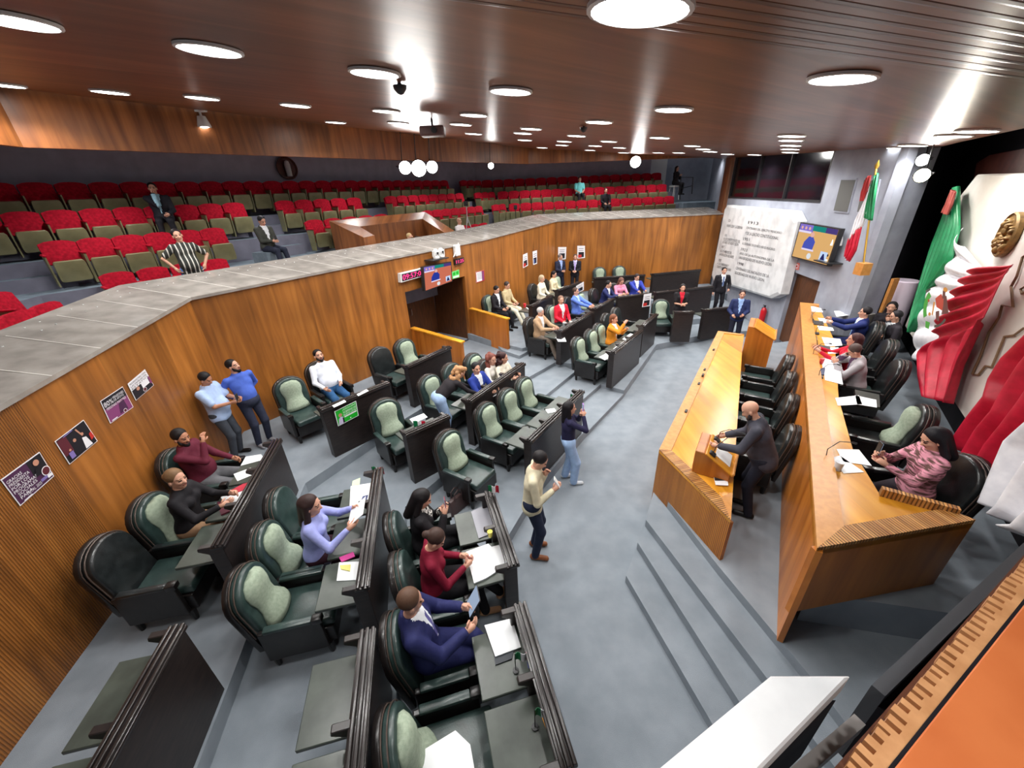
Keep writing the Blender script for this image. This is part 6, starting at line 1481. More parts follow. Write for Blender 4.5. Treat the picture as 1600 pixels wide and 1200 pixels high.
# standing by the timber wall
stand_px('man in a pale blue short-sleeved shirt leaning at the timber wall, looking at his phone', 372, 712, ZA, D(1, .05), h=1.0, top=(168, 190, 226), pants=(60, 64, 72), sleeves='short', belly=.07, style='untucked', pitch=.5, lean=-.08,
         hl=(-.06, .36, 1.16), hr=(.08, .34, 1.14), skin='tan', hair=(26, 24, 26), res=.012)
phone(0, 'R', label='phone held by the man in the pale blue shirt')
stand_px('bearded man in a bright blue shirt leaning at the timber wall, hands behind his back', 414, 692, ZA, D(.8, -.45), h=1.02, top=(72, 100, 190), pants=(42, 46, 64), shoes=(150, 150, 156), beard=True, hl=(-.1, -.16, .98), hr=(.1, -.16, .98),
         el=(-1, -.4, 0), er=(1, -.4, 0), yaw=-.5, pitch=-.1, lean=-.12, belly=.03, skin='light', hair=(18, 16, 18), res=.012)
# top row, near
seat_person('a3', 'bearded man in a maroon shirt seated by the timber wall, hand at his chin', dy=.02, top=(92, 28, 46), pants=(98, 98, 102), beard=True, hr=(.05, .20, 1.10), hl=(-.12, .36, .70), lean=-.12, yaw=.35, pitch=.25, fl=(-.15, .62, .07), fr=(.15, .66, .07), belly=.05, skin='tan', hair=(24, 20, 20), res=.012, er=(.5, .4, -1))
seat_person('a2', 'fair-haired woman in a black jacket with white cuffs writing at the top-row desk', dy=.08, sex='f', hs='bun', hair=(112, 84, 58), top=(26, 24, 28), pants=(150, 118, 90), hl=(-.10, .46, .82), hr=(.12, .44, .82), yaw=.35, lean=.12, skin='light', res=.012)
seat_person('b2', 'woman in a lavender shirt with long brown hair reading a sheet of paper', dy=.24, sex='f', hs='long', hair=(50, 34, 32), top=(150, 156, 212), pants=(50, 22, 34), hl=(-.16, .44, .92), hr=(.14, .42, .90), lean=.12, yaw=.1, pitch=.1, res=.012)
seat_person('c4', 'woman in black with a patterned blouse looking at her phone, middle of three seated together', dy=.06, sex='f', hs='long', hair=(20, 16, 18), style='jacket', top=(24, 22, 26), pants=(22, 22, 26), patm=M['pattern'], hr=(.10, .28, .98), hl=(-.04, .26, .94), pitch=.45, lean=.04, fl=(.1, .62, .25), fr=(-.08, .5, .07), kl=(.2, 1, .9), res=.012)
phone(5, 'R', label='phone held by the woman in the patterned blouse', col=pm((150, 50, 60), .4, False))
seat_person('c3', 'woman in a dark red velvet top with bowed head, legs crossed', dy=.06, sex='f', hs='bun', hair=(62, 44, 38), top=(118, 16, 42), pants=(28, 26, 30), shoes=(196, 150, 112), pitch=.65, lean=.05, yaw=.1, hr=(.10, .34, .80), hl=(-.05, .32, .80), fl=(.12, .68, .3), kl=(.2, 1, .9), res=.012)
seat_person('c2', 'brown-haired man in a navy suit and white shirt seated with a tablet', h=1.12, dy=.0, style='suit', top=(34, 38, 84), pants=(34, 38, 84), shoes=(110, 66, 44), tie=(96, 92, 150), hair=(86, 62, 48), hr=(.12, .34, .82), hl=(-.08, .34, .86), pitch=.3, yaw=-.2, fl=(.14, .66, .28), kl=(.3, 1, .9), lean=-.14, res=.012)
phone(7, 'L', label='dark tablet held by the man in the navy suit', tablet=True, up=(-.5, 0))
stand_px('man in a cream knitted sweater standing in the aisle looking at his phone', 834, 862, 0, D(1, -.15), top=(208, 200, 172), pants=(32, 40, 62), shoes=(128, 76, 46), style='sweater', pitch=.55, lean=.06, hr=(.10, .26, 1.20), hl=(-.02, .16, 1.34), skin='light', hair=(28, 24, 26), res=.012, h=1.07)
phone(8, 'R', col=M['white_plastic'], label='white phone held by the man in the cream sweater', up=(.5, 0))
stand_px('woman in a navy sweater and pale jeans holding up a phone to film', 886, 752, 0, D(1, .05), sex='f', hs='long', hair=(20, 16, 20), top=(34, 32, 62), pants=(150, 176, 212), shoes=(206, 210, 214), style='baggy', hr=(.06, .24, 1.44), hl=(-.06, .22, 1.40), er=(.8, .2, -1), el=(-.8, .2, -1), res=.012, h=.97, fl=(-.12, -.02, .07), fr=(.1, .1, .07))
phone(9, 'R', col=pm((190, 110, 210), .4, False), label='lilac phone held up by the woman in pale jeans')
q = at(694, 684, ZB); person('woman with long wavy blonde hair bending over the middle-row desk, in light jeans', (q.x, q.y, ZB), D(.85, .55), 'stand', sex='f', hs='curly', hair=(176, 132, 92), top=(38, 34, 38), pants=(158, 184, 220), lean=.95, pitch=.1, hl=(-.12, .80, .84), hr=(.16, .76, .84), res=.013, h=.98, shoes=(190, 160, 140))
seat_person('a5', 'bearded man in a white shirt and blue jeans lounging by the timber wall', dy=.10, top=(222, 226, 236), pants=(40, 80, 122), beard=True, lean=-.22, pitch=-.15, hl=(-.14, .22, .68), hr=(.2, .26, .68), belly=.06, fl=(-.16, .62, .07), fr=(.16, .60, .07), hair=(24, 20, 22), res=.013)
FB7 = CHPOS['b7'][1]; q = at(743, 573, ZB + 1.24); person('man in a bright blue suit writing at the middle-row desk', (q.x, q.y, ZB), face((FB7.x, FB7.y)), 'sit', style='suit', top=(34, 54, 136), pants=(34, 54, 136), hair=(22, 20, 24), hl=(-.12, .40, .82), hr=(.16, .42, .84), yaw=.3, res=.014)
for (x, y, lb, kw) in ((767, 558, 'woman with a great mass of reddish-brown curls in a white top, back turned', dict(hair=(112, 60, 50), top=(222, 216, 206))), (784, 556, 'dark curly-haired woman in a cream top reaching along the desk', dict(hair=(58, 34, 34), top=(226, 218, 200)))):
    q = at(x, y, ZB + 1.24); v = CHPOS['b7'][1]; q = q - v * .12
    CHPOS['bx%d' % x] = (Vector((q.x, q.y, ZB)), v)
    if x == 784: c_ = place_chair(q.x, q.y, ZB, face((v.x, v.y)), 'black', 'dark armchair under the ' + ('woman with reddish-brown curls' if x == 767 else 'curly-haired woman in cream at the aisle end')); c_.scale = (.85, .85, .95)
    person(lb, (q.x + v.x * .05, q.y + v.y * .05, ZB), face((v.x, v.y)), 'sit', sex='f', hs='curly', pants=(40, 38, 44), hl=(-.1, .40, .84), hr=(.16, .42, .84), lean=.15, res=.015, yaw=-.4 if x == 784 else .3, **kw)
# far block
R_ = .018
seat_person('e1', 'grey-haired man in a tan jacket seated at the aisle beyond the portal', dy=.06, style='jacket', top=(168, 138, 108), pants=(110, 98, 88), hair=(176, 172, 170), hl=(-.1, .46, .82), hr=(.12, .44, .82), pitch=.3, res=R_, fr=(.16, .62, .07))
seat_person('e2', 'woman in a bright red jacket seated at the middle row beyond the aisle', dy=.12, turn=-.5, sex='f', hs='bob', hair=(120, 92, 76), style='jacket', top=(206, 24, 50), pants=(30, 28, 32), res=R_, yaw=.2)
seat_person('e3', 'man in a light blue jacket sitting low at the middle row beyond the aisle', dy=.12, style='jacket', top=(92, 122, 204), pants=(70, 92, 160), inner=(170, 200, 236), hair=(70, 54, 48), lean=-.1, res=R_, hl=(-.1, .5, .8), hr=(.1, .5, .8))
seat_person('e5', 'man in a navy jacket leaning on the far middle-row desk', dy=.16, style='suit', top=(30, 38, 84), pants=(30, 34, 60), hair=(26, 22, 24), lean=.2, hl=(-.1, .50, .84), hr=(.12, .54, .88), res=R_)
seat_person('e6', 'woman in a pink top writing at the far desk', dy=.16, sex='f', hs='long', hair=(104, 70, 60), top=(224, 140, 170), pants=(40, 36, 44), lean=.2, pitch=.4, hl=(-.1, .48, .82), hr=(.12, .5, .82), res=R_)
seat_person('e7', 'man in a royal blue suit beside the woman in pink', dy=.14, style='suit', top=(44, 58, 150), pants=(34, 40, 90), hair=(48, 36, 36), res=R_, hl=(-.1, .48, .82), hr=(.2, .54, .82), pitch=.3)
seat_person('d3', 'short-haired woman in an orange jacket holding up a phone', dy=.16, sex='f', hs='bob', hair=(118, 72, 50), style='jacket', top=(214, 132, 34), pants=(34, 32, 38), hr=(.08, .34, 1.14), hl=(-.1, .34, .95), pitch=.1, res=R_)
seat_person('f1', 'dark-haired man in black beside the portal wall', dy=.1, style='jacket', top=(26, 24, 30), pants=(24, 22, 28), hair=(22, 18, 20), res=R_, pitch=.3)
seat_person('f2', 'man in a beige sweater and cream trousers beside the portal', dy=.12, style='sweater', top=(190, 172, 134), pants=(212, 206, 186), shoes=(206, 198, 176), hair=(60, 50, 48), res=R_, pitch=.3, fl=(-.12, .62, .07), fr=(.14, .66, .07))
seat_person('f3', 'grey-haired woman in white seated at the top row beyond the portal', dy=.1, sex='f', hs='bob', hair=(178, 160, 132), top=(222, 216, 196), pants=(200, 190, 170), res=R_, pitch=.2)
seat_person('f4', 'dark-haired woman in cream seated next to the grey-haired woman', dy=.1, sex='f', hs='bob', hair=(30, 22, 26), top=(212, 200, 168), pants=(190, 176, 150), res=R_, pitch=.3)
for (x, y, lb, kw, dd) in ((875, 402, 'grey-haired man in a dark navy suit standing before the wall posters, holding papers', dict(top=(36, 40, 62), pants=(30, 32, 48), hair=(120, 112, 112), inner=(150, 170, 220), yaw=-.5), (.5, -1)),
                           (899, 402, 'man in a black suit with a lilac tie standing before the wall posters', dict(top=(22, 20, 28), pants=(24, 22, 30), hair=(84, 62, 52), inner=(190, 186, 226), tie=(170, 150, 206)), (-.2, -1))):
    q = at(x, y, ZA + 1.58); person(lb, (q.x, q.y, ZA), D(*dd), 'stand', style='suit', hl=(-.06, .26, 1.05), hr=(.08, .26, 1.05), res=R_, **kw)
q = at(1068, 455, ZC + 1.50); person('long-haired woman in black and red standing behind the narrow dark desk end', (q.x, q.y + .1, ZC), D(-.2, -1), 'stand', sex='f', hs='long', hair=(24, 18, 20), style='jacket', top=(26, 22, 26), inner=(190, 30, 50), pants=(24, 22, 26), sleeves='short', hl=(-.03, .3, 1.12), hr=(.03, .3, 1.12), res=R_)
q = at(1131, 425, ZC + 1.60); person('tall man in a black suit and blue tie standing before the inscribed tablet', (q.x, q.y, ZC), D(-.15, -1), 'stand', style='suit', top=(24, 22, 28), pants=(26, 24, 30), tie=(90, 110, 150), hair=(26, 20, 22), h=1.04, hl=(-.2, .2, .98), res=R_)
q = at(1160, 460, ZC + 1.58); person('man in a dark blue suit and open shirt standing near the fire extinguisher', (q.x, q.y, ZC), D(-.5, -1), 'stand', style='suit', top=(34, 44, 84), pants=(26, 28, 44), inner=(140, 170, 216), hair=(54, 38, 38), belly=.05, hl=(-.12, .28, 1.05), hr=(.16, .26, 1.02), res=R_)
# stage
q = at(1168, 800, ZS); spk = (-fdn.x, -fdn.y)
person('bald bearded man in a dark grey suit speaking at the lectern', (q.x, q.y, ZS), face(spk), 'stand', style='suit', top=(62, 62, 72), pants=(30, 32, 44), hs='bald', beard=True, hair=(50, 44, 46), lean=.38, pitch=.45, hl=(-.18, .50, 1.02), hr=(.2, .46, .98), inner=(40, 40, 48), res=.011, h=1.06, skin='light', belly=.04)
seat_person('p1', 'woman with long black hair and a striped scarf at the near end of the rostrum', dy=.1, sex='f', hs='long', hair=(20, 18, 24), topm=M['scarf'], top=(190, 120, 140), pants=(44, 36, 44), hl=(-.06, .36, .86), hr=(.08, .36, .90), pitch=.5, res=.012, fl=(-.12, .72, .07), fr=(.12, .74, .07))
phone(len(PEOPLE) - 1, 'R', label='phone held by the woman with the striped scarf')
def seated_head(lb, x, y, z, v, chair=None, chlab=None, **k):
    q = at(x, y, z + 1.24 + .0); q = Vector((q.x, q.y, z)) - Vector((v[0], v[1], 0)).normalized() * .02
    return person(lb, q, face(v), 'sit', **k)
seated_head('man in a light grey suit resting his chin on his hand at the rostrum', 1357, 545, ZP, rb_, style='suit', top=(168, 164, 168), pants=(150, 148, 152), inner=(84, 60, 86), hair=(84, 68, 64), hr=(.02, .26, 1.08), hl=(-.12, .38, .95), pitch=.55, lean=.2, er=(.6, .5, -.8), res=.014)
seated_head('long-haired woman in a red top with her hand out over papers at the rostrum', 1335, 528, ZP, rb_, sex='f', hs='long', hair=(66, 38, 40), top=(186, 22, 48), pants=(30, 28, 34), hl=(-.14, .44, .95), hr=(.14, .44, .93), res=.015)
seated_head('dark-haired man in a navy suit and pale tie reaching out over the rostrum', 1352, 486, ZP, rb_, style='suit', top=(28, 40, 96), pants=(28, 36, 80), hair=(28, 22, 26), tie=(150, 190, 236), hl=(-.16, .50, .95), hr=(.2, .5, .95), yaw=.1, res=.016)
seated_head('woman with long black hair in black seated furthest back at the rostrum', 1394, 478, ZP, (-.8, -.6), sex='f', hs='long', hair=(22, 18, 22), top=(26, 22, 28), pants=(26, 24, 30), res=.016)
seated_head('man in a dark suit leaning his cheek on his hand behind the rostrum chairs', 1409, 492, ZP, (-.9, .4), style='suit', top=(48, 44, 50), pants=(36, 34, 40), hair=(40, 36, 40), hr=(-.02, .2, 1.1), lean=.15, res=.016)
# gallery
q = ph(278, 368, 1.62); gz = q.z - 1.58
fnG = wn_(1)
person('woman in a striped shirt and jeans at the gallery rail, hands on hips', (q.x, q.y, gz), D(.75, -.7), 'stand', sex='f', hs='bun', hair=(30, 22, 24), topm=M['stripes'], pants=(70, 116, 180), belly=.08, hl=(-.24, .02, .98), hr=(.24, .02, .98), el=(-1, -.5, .2), er=(1, -.5, .2), sleeves='short', style='untucked', roll=.15, res=.014, skin='light')
def in_row(row, px, lb, off_=.14, **k):
    best = min((g_ for g_ in GROWS if g_[0] == row), key=lambda g_: abs(to_px((g_[4][0], g_[4][1], g_[5] + .8))[0] - px))
    fn_ = best[6]; z = best[5]; return person(lb, (best[4][0] + fn_.x * off_, best[4][1] + fn_.y * off_, z), face((fn_.x, fn_.y)) + k.pop('turn', 0), 'sit', **k)
in_row(4, 243, 'man in a dark suit slouching among the left gallery seats, hand at his face', style='suit', top=(26, 26, 34), pants=(24, 24, 30), inner=(150, 190, 206), hair=(22, 18, 22), hr=(.02, .2, 1.1), lean=.05, res=.02, turn=-.3)
q = ph(407, 345, 3.0); person('man in an olive jacket sitting on the gallery steps with a lit phone', (q.x, q.y, q.z - 1.2), D(.9, -.4), 'sit', style='jacket', top=(60, 62, 56), pants=(36, 40, 56), hair=(44, 42, 46), pitch=.4, hl=(-.04, .3, .72), hr=(.06, .3, .72), res=.02)
phone(len(PEOPLE) - 1, 'R', label='lit phone held by the man on the gallery steps')
st_ = PEOPLE[-1][0].location; bsx = MB(); bsx.box(-.3, .3, -.3, .25, -.25, .46); bb_ = bsx.build('step_block', M['gallery_floor']); bb_.location = st_; bb_.rotation_euler = (0, 0, D(.9, -.4)); struct(bb_); bb_.name = 'floor_gallery_step'
in_row(4, 905, 'person in a teal T-shirt seated in the far gallery', top=(110, 200, 200), pants=(30, 28, 34), hair=(28, 22, 24), sleeves='short', res=.022)
in_row(3, 940, 'person in black seated one row below the teal T-shirt in the far gallery', top=(26, 22, 28), pants=(24, 22, 28), hair=(34, 26, 28), res=.022)
q = ph(717, 345, 2.25); person('bald man in a white shirt seated low by the camera tripod in the gallery', (q.x, q.y, q.z - 1.22), D(.9, -.6), 'sit', top=(226, 222, 222), pants=(60, 60, 66), hs='bald', res=.02)
q = ph(636, 368, 2.1); person('fair-haired person in a pale pink shirt, chin on hand, in the press booth', (q.x, q.y, q.z - 1.25), D(.8, -.5), 'sit', top=(226, 200, 206), pants=(60, 60, 66), hair=(190, 164, 120), hr=(.02, .22, 1.1), lean=.15, res=.02)
q = hp(1058, 262, 22.8); person('woman in black seated on a high white stool at the gallery end', (q.x, q.y, q.z - 1.5), D(.6, -1), 'sit', seat=.72, sex='f', hs='long', hair=(40, 26, 28), top=(30, 24, 28), pants=(28, 26, 30), fl=(-.1, .4, .3), fr=(.1, .42, .3), hl=(-.06, .25, 1.12), hr=(.06, .26, 1.12), res=.024)
pz = PEOPLE[-1][0].location
stl = thing('high_stool', 'white high stool under the woman at the gallery end', 'stool', pz, .3)
m_ = MB(); m_.box(-.2, .2, -.2, .2, .60, .68); m_.build('seat', M['white_plastic'], stl, bevel=.02, seg=2)
for sx in (-1, 1):
    for sy in (-1, 1): MB().tube([(sx * .15, sy * .15, .6), (sx * .2, sy * .2, 0)], .018, 6).build('leg', M['white_plastic'], stl)
# ================================================================== things lying about
def sheet_px(name, label, cat, pxs, z, mat=None, th=.004, group=None):
    ps = [at(x, y, z) for x, y in pxs]; o_ = sum(ps, Vector()) / len(ps); m_ = MB(); n = len(ps)
    v = [tuple(p - o_) for p in ps] + [tuple(p - o_ + Vector((0, 0, th))) for p in ps]
    ar = sum(ps[i].x * ps[(i + 1) % n].y - ps[(i + 1) % n].x * ps[i].y for i in range(n))
    f = [tuple(range(n))[::-1], tuple(range(n, 2 * n))] + [(i, (i + 1) % n, n + (i + 1) % n, n + i) for i in range(n)]
    if ar < 0: f = [q[::-1] for q in f]
    m_.add(v, f); o = m_.build(name, mat or M['paper']); o.location = o_; tag(o, label, cat, group); return o
zA, zB_, zC_ = ZA + .753, ZB + .753, ZC + .753
sheet_px('paper_sheet', 'white sheet at the far end of the desk before the man in maroon', 'paper', [(384, 714), (408, 710), (414, 718), (376, 728)], zA)
sheet_px('paper_sheet', 'white sheet in front of the knees of the man in maroon', 'paper', [(365, 741), (392, 731), (400, 740), (371, 752)], zA)
sheet_px('paper_sheet', 'white paper the woman in black writes on', 'paper', [(345, 777), (384, 764), (388, 771), (368, 786), (352, 790)], zA)
sheet_px('notebook', 'red notebook edge beside the papers of the woman in black', 'notebook', [(352, 772), (380, 757), (388, 755), (390, 763), (356, 776)], zA, cm('nb_red', 190, 36, 60), .012)
sheet_px('cover_card', 'maroon cloth cover lying before the woman in black', 'folder', [(340, 786), (352, 785), (360, 800), (346, 806)], zA, cm('nb_mar', 96, 24, 48), .02)
sheet_px('paper_sheet', 'large white paper on the middle-row desk end beside the small flag', 'paper', [(548, 760), (584, 754), (583, 792), (546, 798)], zB_)
sheet_px('mobile_phone', 'blue mobile phone on the white paper beside the small flag', 'phone', [(567, 776), (575, 774), (572, 785), (563, 786)], zB_ + .006, cm('ph_blue', 60, 72, 120), .008)
sheet_px('folder', 'pale green folder behind the white paper on the middle-row desk', 'folder', [(551, 752), (563, 747), (562, 757), (550, 760)], zB_, cm('fold_green', 200, 216, 176), .006)
sheet_px('paper_sheet', 'white paper under the phones beside the lavender woman', 'paper', [(530, 879), (576, 877), (569, 906), (526, 908)], zB_)
sheet_px('mobile_phone', 'pink mobile phone on the desk beside the lavender woman', 'phone', [(530, 872), (552, 863), (555, 870), (534, 879)], zB_ + .004, cm('ph_pink', 196, 60, 140), .01)
sheet_px('mobile_phone', 'white phone with a yellow cover beside the pink phone', 'phone', [(531, 884), (548, 883), (547, 893), (533, 890)], zB_ + .006, cm('ph_yel', 226, 216, 120), .01)
# paper the woman in lavender holds
q = hand_pt(4, 'L'); q2 = hand_pt(4, 'R'); mid_ = (q + q2) / 2; rr = PEOPLE[4][0].rotation_euler[2]
o = MB().box(-.15, .15, -.002, .002, -.12, .14, Matrix.Rotation(-.9, 4, 'X')).build('paper_sheet', M['paper']); o.location = mid_ + Vector((0, 0, .03)); o.rotation_euler = (0, 0, rr); tag(o, 'sheet of paper held in both hands by the lavender woman', 'paper')
sheet_px('paper_sheet', 'wide stack of white papers on the front-row desk beside the seated women', 'paper', [(728, 864), (763, 851), (768, 856), (785, 852), (789, 886), (760, 905), (741, 913)], zC_, None, .02)
sheet_px('clipboard', 'grey clipboard on the far end of the front-row desk', 'clipboard', [(736, 800), (768, 786), (780, 830), (748, 842)], zC_, cm('clip_grey', 150, 150, 158), .01)
sheet_px('paper_sheet', 'stack of white papers before the man in the navy suit', 'paper', [(757, 978), (800, 967), (814, 1012), (774, 1027)], zC_ + .012, None, .012)
sheet_px('clipboard', 'dark clipboard under the papers of the man in the navy suit', 'clipboard', [(770, 1012), (805, 1005), (800, 1030), (774, 1040)], zC_, cm('clip_dark', 40, 46, 54), .01)
for k, (x, y, x2, y2, c_) in enumerate(((815, 998, 822, 1020, (232, 196, 60)), (823, 1024, 827, 1044, (70, 80, 190)), (846, 1115, 856, 1142, (232, 160, 70)))):
    a, b = at(x, y, ZC + .80), at(x2, y2, ZC + .80); o = MB().tube([(0, 0, 0), tuple(b - a)], .008, 6).build('pen', cm('pen_%d' % k, *c_)); o.location = a
    tag(o, ('yellow pen', 'blue pen', 'orange pen')[k] + (' lying by the rail of the desk before the navy suit', ' standing by the small flag before the navy suit', ' lying by the rail of the nearest front-row desk')[k], 'pen')
def mini_flag(px, py, z, label, s=1.0, dirv=(1, .3)):
    q = at(px, py, z); t = thing('table_flag', label, 'small flag', q, math.atan2(dirv[1], dirv[0]))
    MB().lathe([(.028, 0), (.028, .008), (.004, .012), (.004, .25 * s), (.0, .26 * s)], 10).build('stand', M['black_plastic'], t)
    for k, mt in enumerate(('flag_g', 'flag_w', 'flag_r')):
        m_ = MB(); n = 5; v = []
        for i in range(n + 1):
            u = (k + i / n) / 3; v += [(.005 + u * .14 * s, .014 * math.sin(u * 9), .25 * s - u * .05), (.005 + u * .14 * s, .014 * math.sin(u * 9 + .5), (.25 - .10) * s - u * .07)]
        m_.add(v, [(2 * i, 2 * i + 1, 2 * i + 3, 2 * i + 2) for i in range(n)]); solid(m_.build(('green_band', 'white_band', 'red_band')[k], M[mt], t), .002)
    return t
mini_flag(650, 684, ZB + .76, 'small tricolour table flag on the short desk in front of the leaning woman', 1.3)
mini_flag(586, 752, ZB + .78, 'small tricolour table flag at the far end of the middle-row desk')
mini_flag(806, 1048, ZC + .76, 'small tricolour table flag before the man in the navy suit')
mini_flag(836, 1136, ZC + .76, 'small tricolour table flag on the nearest front-row desk')
mini_flag(764, 782, ZC + .9, 'small tricolour table flag at the far end of the papers desk')
mini_flag(891, 632, ZC + .78, 'small flag on the front-row desk behind the filming woman', .9)
def cup(px, py, z, label, col, s=1.0, name='cup', cat='cup'):
    q = at(px, py, z); t = thing(name, label, cat, q); MB().lathe([(.03 * s, 0), (.036 * s, .05 * s), (.04 * s, .1 * s), (.034 * s, .1 * s), (.0, .09 * s)], 12).build('body', cm('cup_%d_%d_%d' % col, *col, .3), t, smooth=.6); return t
cup(560, 800, ZB + .753, 'magenta cup on the middle-row desk', (190, 40, 100))
cup(766, 838, ZC + .9, 'yellow-topped bottle by the rail of the papers desk', (200, 190, 60), .8, 'bottle', 'bottle')
cup(820, 480, ZA + .753, 'red drinks can on the top-row desk beyond the portal', (206, 40, 50), 1.2, 'drinks_can', 'can')
cup(892, 508, ZB + .753, 'white paper cup on the desk before the red-jacketed woman', (226, 226, 222), 1.1)
cup(882, 512, ZB + .753, 'clear glass jug on the desk before the red-jacketed woman', (150, 156, 160), 1.5, 'jug', 'jug')
for k, (pxs, z, lb) in enumerate(([([(519, 634), (538, 625), (541, 628), (522, 637)]), zA + .25 - .0, 'white sheet on the ledge of the desk with the green poster, left'], [([(557, 616), (573, 608), (576, 611), (560, 619)]), zA + .25, 'white sheet on the ledge of the desk with the green poster, right'],
        [([(868, 527), (882, 526), (885, 534), (872, 534)]), zB_, 'white papers before the man in the tan jacket'], [([(822, 481), (836, 474), (838, 478), (826, 484)]), zA, 'white papers beside the red drinks can'],
        [([(872, 452), (880, 448), (882, 451), (874, 455)]), zA, 'white sheet at the end of the top-row desk by the empty green chair'], [([(924, 484), (932, 481), (934, 485), (925, 488)]), zB_, 'white papers by the hand of the man in the light blue jacket'],
        [([(936, 558), (948, 552), (957, 556), (945, 563)]), zC_, 'white papers at the aisle end of the far front-row desk'], [([(958, 545), (975, 533), (984, 537), (967, 549)]), zC_, 'white papers in the middle of the far front-row desk'], [([(972, 530), (985, 521), (994, 524), (981, 533)]), zC_, 'white papers at the far end of the far front-row desk'],
        [([(765, 614), (782, 608), (788, 613), (770, 620)]), zB_, 'open notebook the leaning blonde woman points at'], [([(745, 592), (758, 587), (762, 591), (748, 597)]), zB_, 'white papers before the man in the bright blue suit'],
        [([(782, 590), (794, 586), (797, 589), (785, 594)]), zB_, 'white sheet near the reaching woman in cream'], [([(640, 655), (662, 646), (668, 652), (646, 662)]), zB_, 'pale papers on the seat side of the short desk'],
        [([(852, 640), (866, 638), (870, 643), (856, 646)]), zC_ , 'crumpled white tissue on the front-row desk behind the filming woman'])):
    sheet_px('paper_sheet', lb, 'paper', pxs, z)
# handbag
q = at(716, 795, ZC); bag = thing('handbag', 'dark brown leather handbag on the carpet beside the empty armchair', 'handbag', q, .9)
m_ = MB(); pr_ = [(-.20, 0), (.20, 0), (.17, .27), (-.17, .27)]; v = [(x, -.075, z) for x, z in pr_[:2]] + [(x, -.035, z) for x, z in pr_[2:]] + [(x, .075, z) for x, z in pr_[:2]] + [(x, .035, z) for x, z in pr_[2:]]
m_.add(v, [(0, 1, 2, 3), (7, 6, 5, 4), (0, 4, 5, 1), (1, 5, 6, 2), (2, 6, 7, 3), (3, 7, 4, 0)]); m_.build('body', cm('bag_brown', 66, 48, 48, .4), bag, smooth=True, bevel=.02, seg=2)
for s_ in (-1, 1): MB().tube([(-.08, s_ * .04, .25), (-.07, s_ * .04, .37), (0, s_ * .04, .41), (.07, s_ * .04, .37), (.08, s_ * .04, .25)], .009, 6).build('handle', cm('bag_brown', 66, 48, 48, .4), bag, smooth=True)
sheet_px('folder', 'big white folder on the armchair at the bottom edge of the photo', 'folder', [(655, 1178), (712, 1143), (735, 1165), (742, 1205), (650, 1215)], ZC + .66, None, .02)
# lectern and front desk items
def on_lect(u, v, h=.03): return LT @ Vector((u, v, h))
o = MB().box(-.15, .13, .05, .28, .024, .032, LT).build('paper_sheet', M['paper']); o.location = LEC.location; o.rotation_euler = (0, 0, lec_rz); tag(o, 'white speech pages lying on the sloped lectern', 'paper')
for sx, lb in ((-.19, 'dark gooseneck microphone at the near corner of the lectern'), (.19, 'dark gooseneck microphone at the far corner of the lectern')):
    t = thing('microphone', lb, 'microphone', LEC.location, lec_rz)
    m_ = MB(); m_.box(sx - .04, sx + .04, .28, .37, .024, .055, LT); m_.build('base', M['black_plastic'], t, bevel=.008, seg=1)
    a = LT @ Vector((sx, .33, .05)); MB().tube([a, a + Vector((0, -.02, .12)), a + Vector((-sx * .4, -.12, .24)), a + Vector((-sx * .7, -.26, .26))], .005, 6).build('gooseneck', M['black_plastic'], t)
    MB().tube([a + Vector((-sx * .7, -.26, .26)), a + Vector((-sx * .8, -.31, .26))], .012, 8).build('capsule', M['black_plastic'], t)
sheet_px('name_card', 'black and white card lying on the near end of the front desk', 'card', [(1115, 745), (1136, 746), (1138, 759), (1118, 758)], fz + .002, M['paper'], .006)
sheet_px('mobile_phone', 'black top half of the card on the near end of the front desk', 'phone', [(1116, 746), (1134, 747), (1135, 751), (1117, 751)], fz + .009, M['black_plastic'], .004)
for k, (x, y) in enumerate(((1115, 547), (1101, 578), (1098, 588), (1092, 600), (1072, 643))):
    q = at(x, y, fz); t = thing('microphone', 'small black cable outlet set in the front desk, %s from the far end' % ('first', 'second', 'third', 'fourth', 'fifth')[k], 'outlet', q, lec_rz); t.name = 'cable_outlet'
    m_ = MB(); m_.box(-.05, .05, -.02, .02, 0, .025 if k != 2 else .05); m_.build('cap', M['black_plastic'], t, bevel=.006, seg=1)
rz_ = rzt - .037
RP = [([(1307, 702), (1342, 703), (1362, 728), (1318, 722)], 'long white papers beside the drinking glass on the rostrum'), ([(1297, 716), (1312, 712), (1350, 738), (1318, 740)], 'white papers under the glass on the near part of the rostrum'), ([(1305, 622), (1342, 618), (1347, 632), (1309, 634)], 'clear document sleeve on the glossy middle of the rostrum'),
      ([(1283, 560), (1312, 558), (1316, 576), (1286, 578)], 'open white papers before the man in grey, far sheet'), ([(1287, 578), (1313, 577), (1317, 601), (1289, 594)], 'open white papers before the man in grey, near sheet'), ([(1284, 527), (1313, 530), (1316, 540), (1290, 542)], 'white papers before the woman in red on the rostrum'), ([(1292, 543), (1310, 543), (1312, 552), (1294, 553)], 'lower white papers before the woman in red on the rostrum'),
      ([(1264, 477), (1283, 482), (1286, 488), (1266, 487)], 'white papers heaped at the far corner of the rostrum'), ([(1278, 497), (1300, 498), (1303, 504), (1282, 505)], 'white sheet before the navy-suited man, far one'), ([(1277, 509), (1301, 512), (1303, 517), (1280, 516)], 'white sheet before the navy-suited man, near one'), ([(1303, 486), (1326, 486), (1332, 492), (1307, 495)], 'white papers right of the navy-suited man on the rostrum'), ([(1336, 618), (1369, 625), (1370, 637), (1339, 632)], 'white pages on the chair side of the rostrum beside the empty green chair')]
for pxs, lb in RP: sheet_px('paper_sheet', lb, 'paper', pxs, rz_)
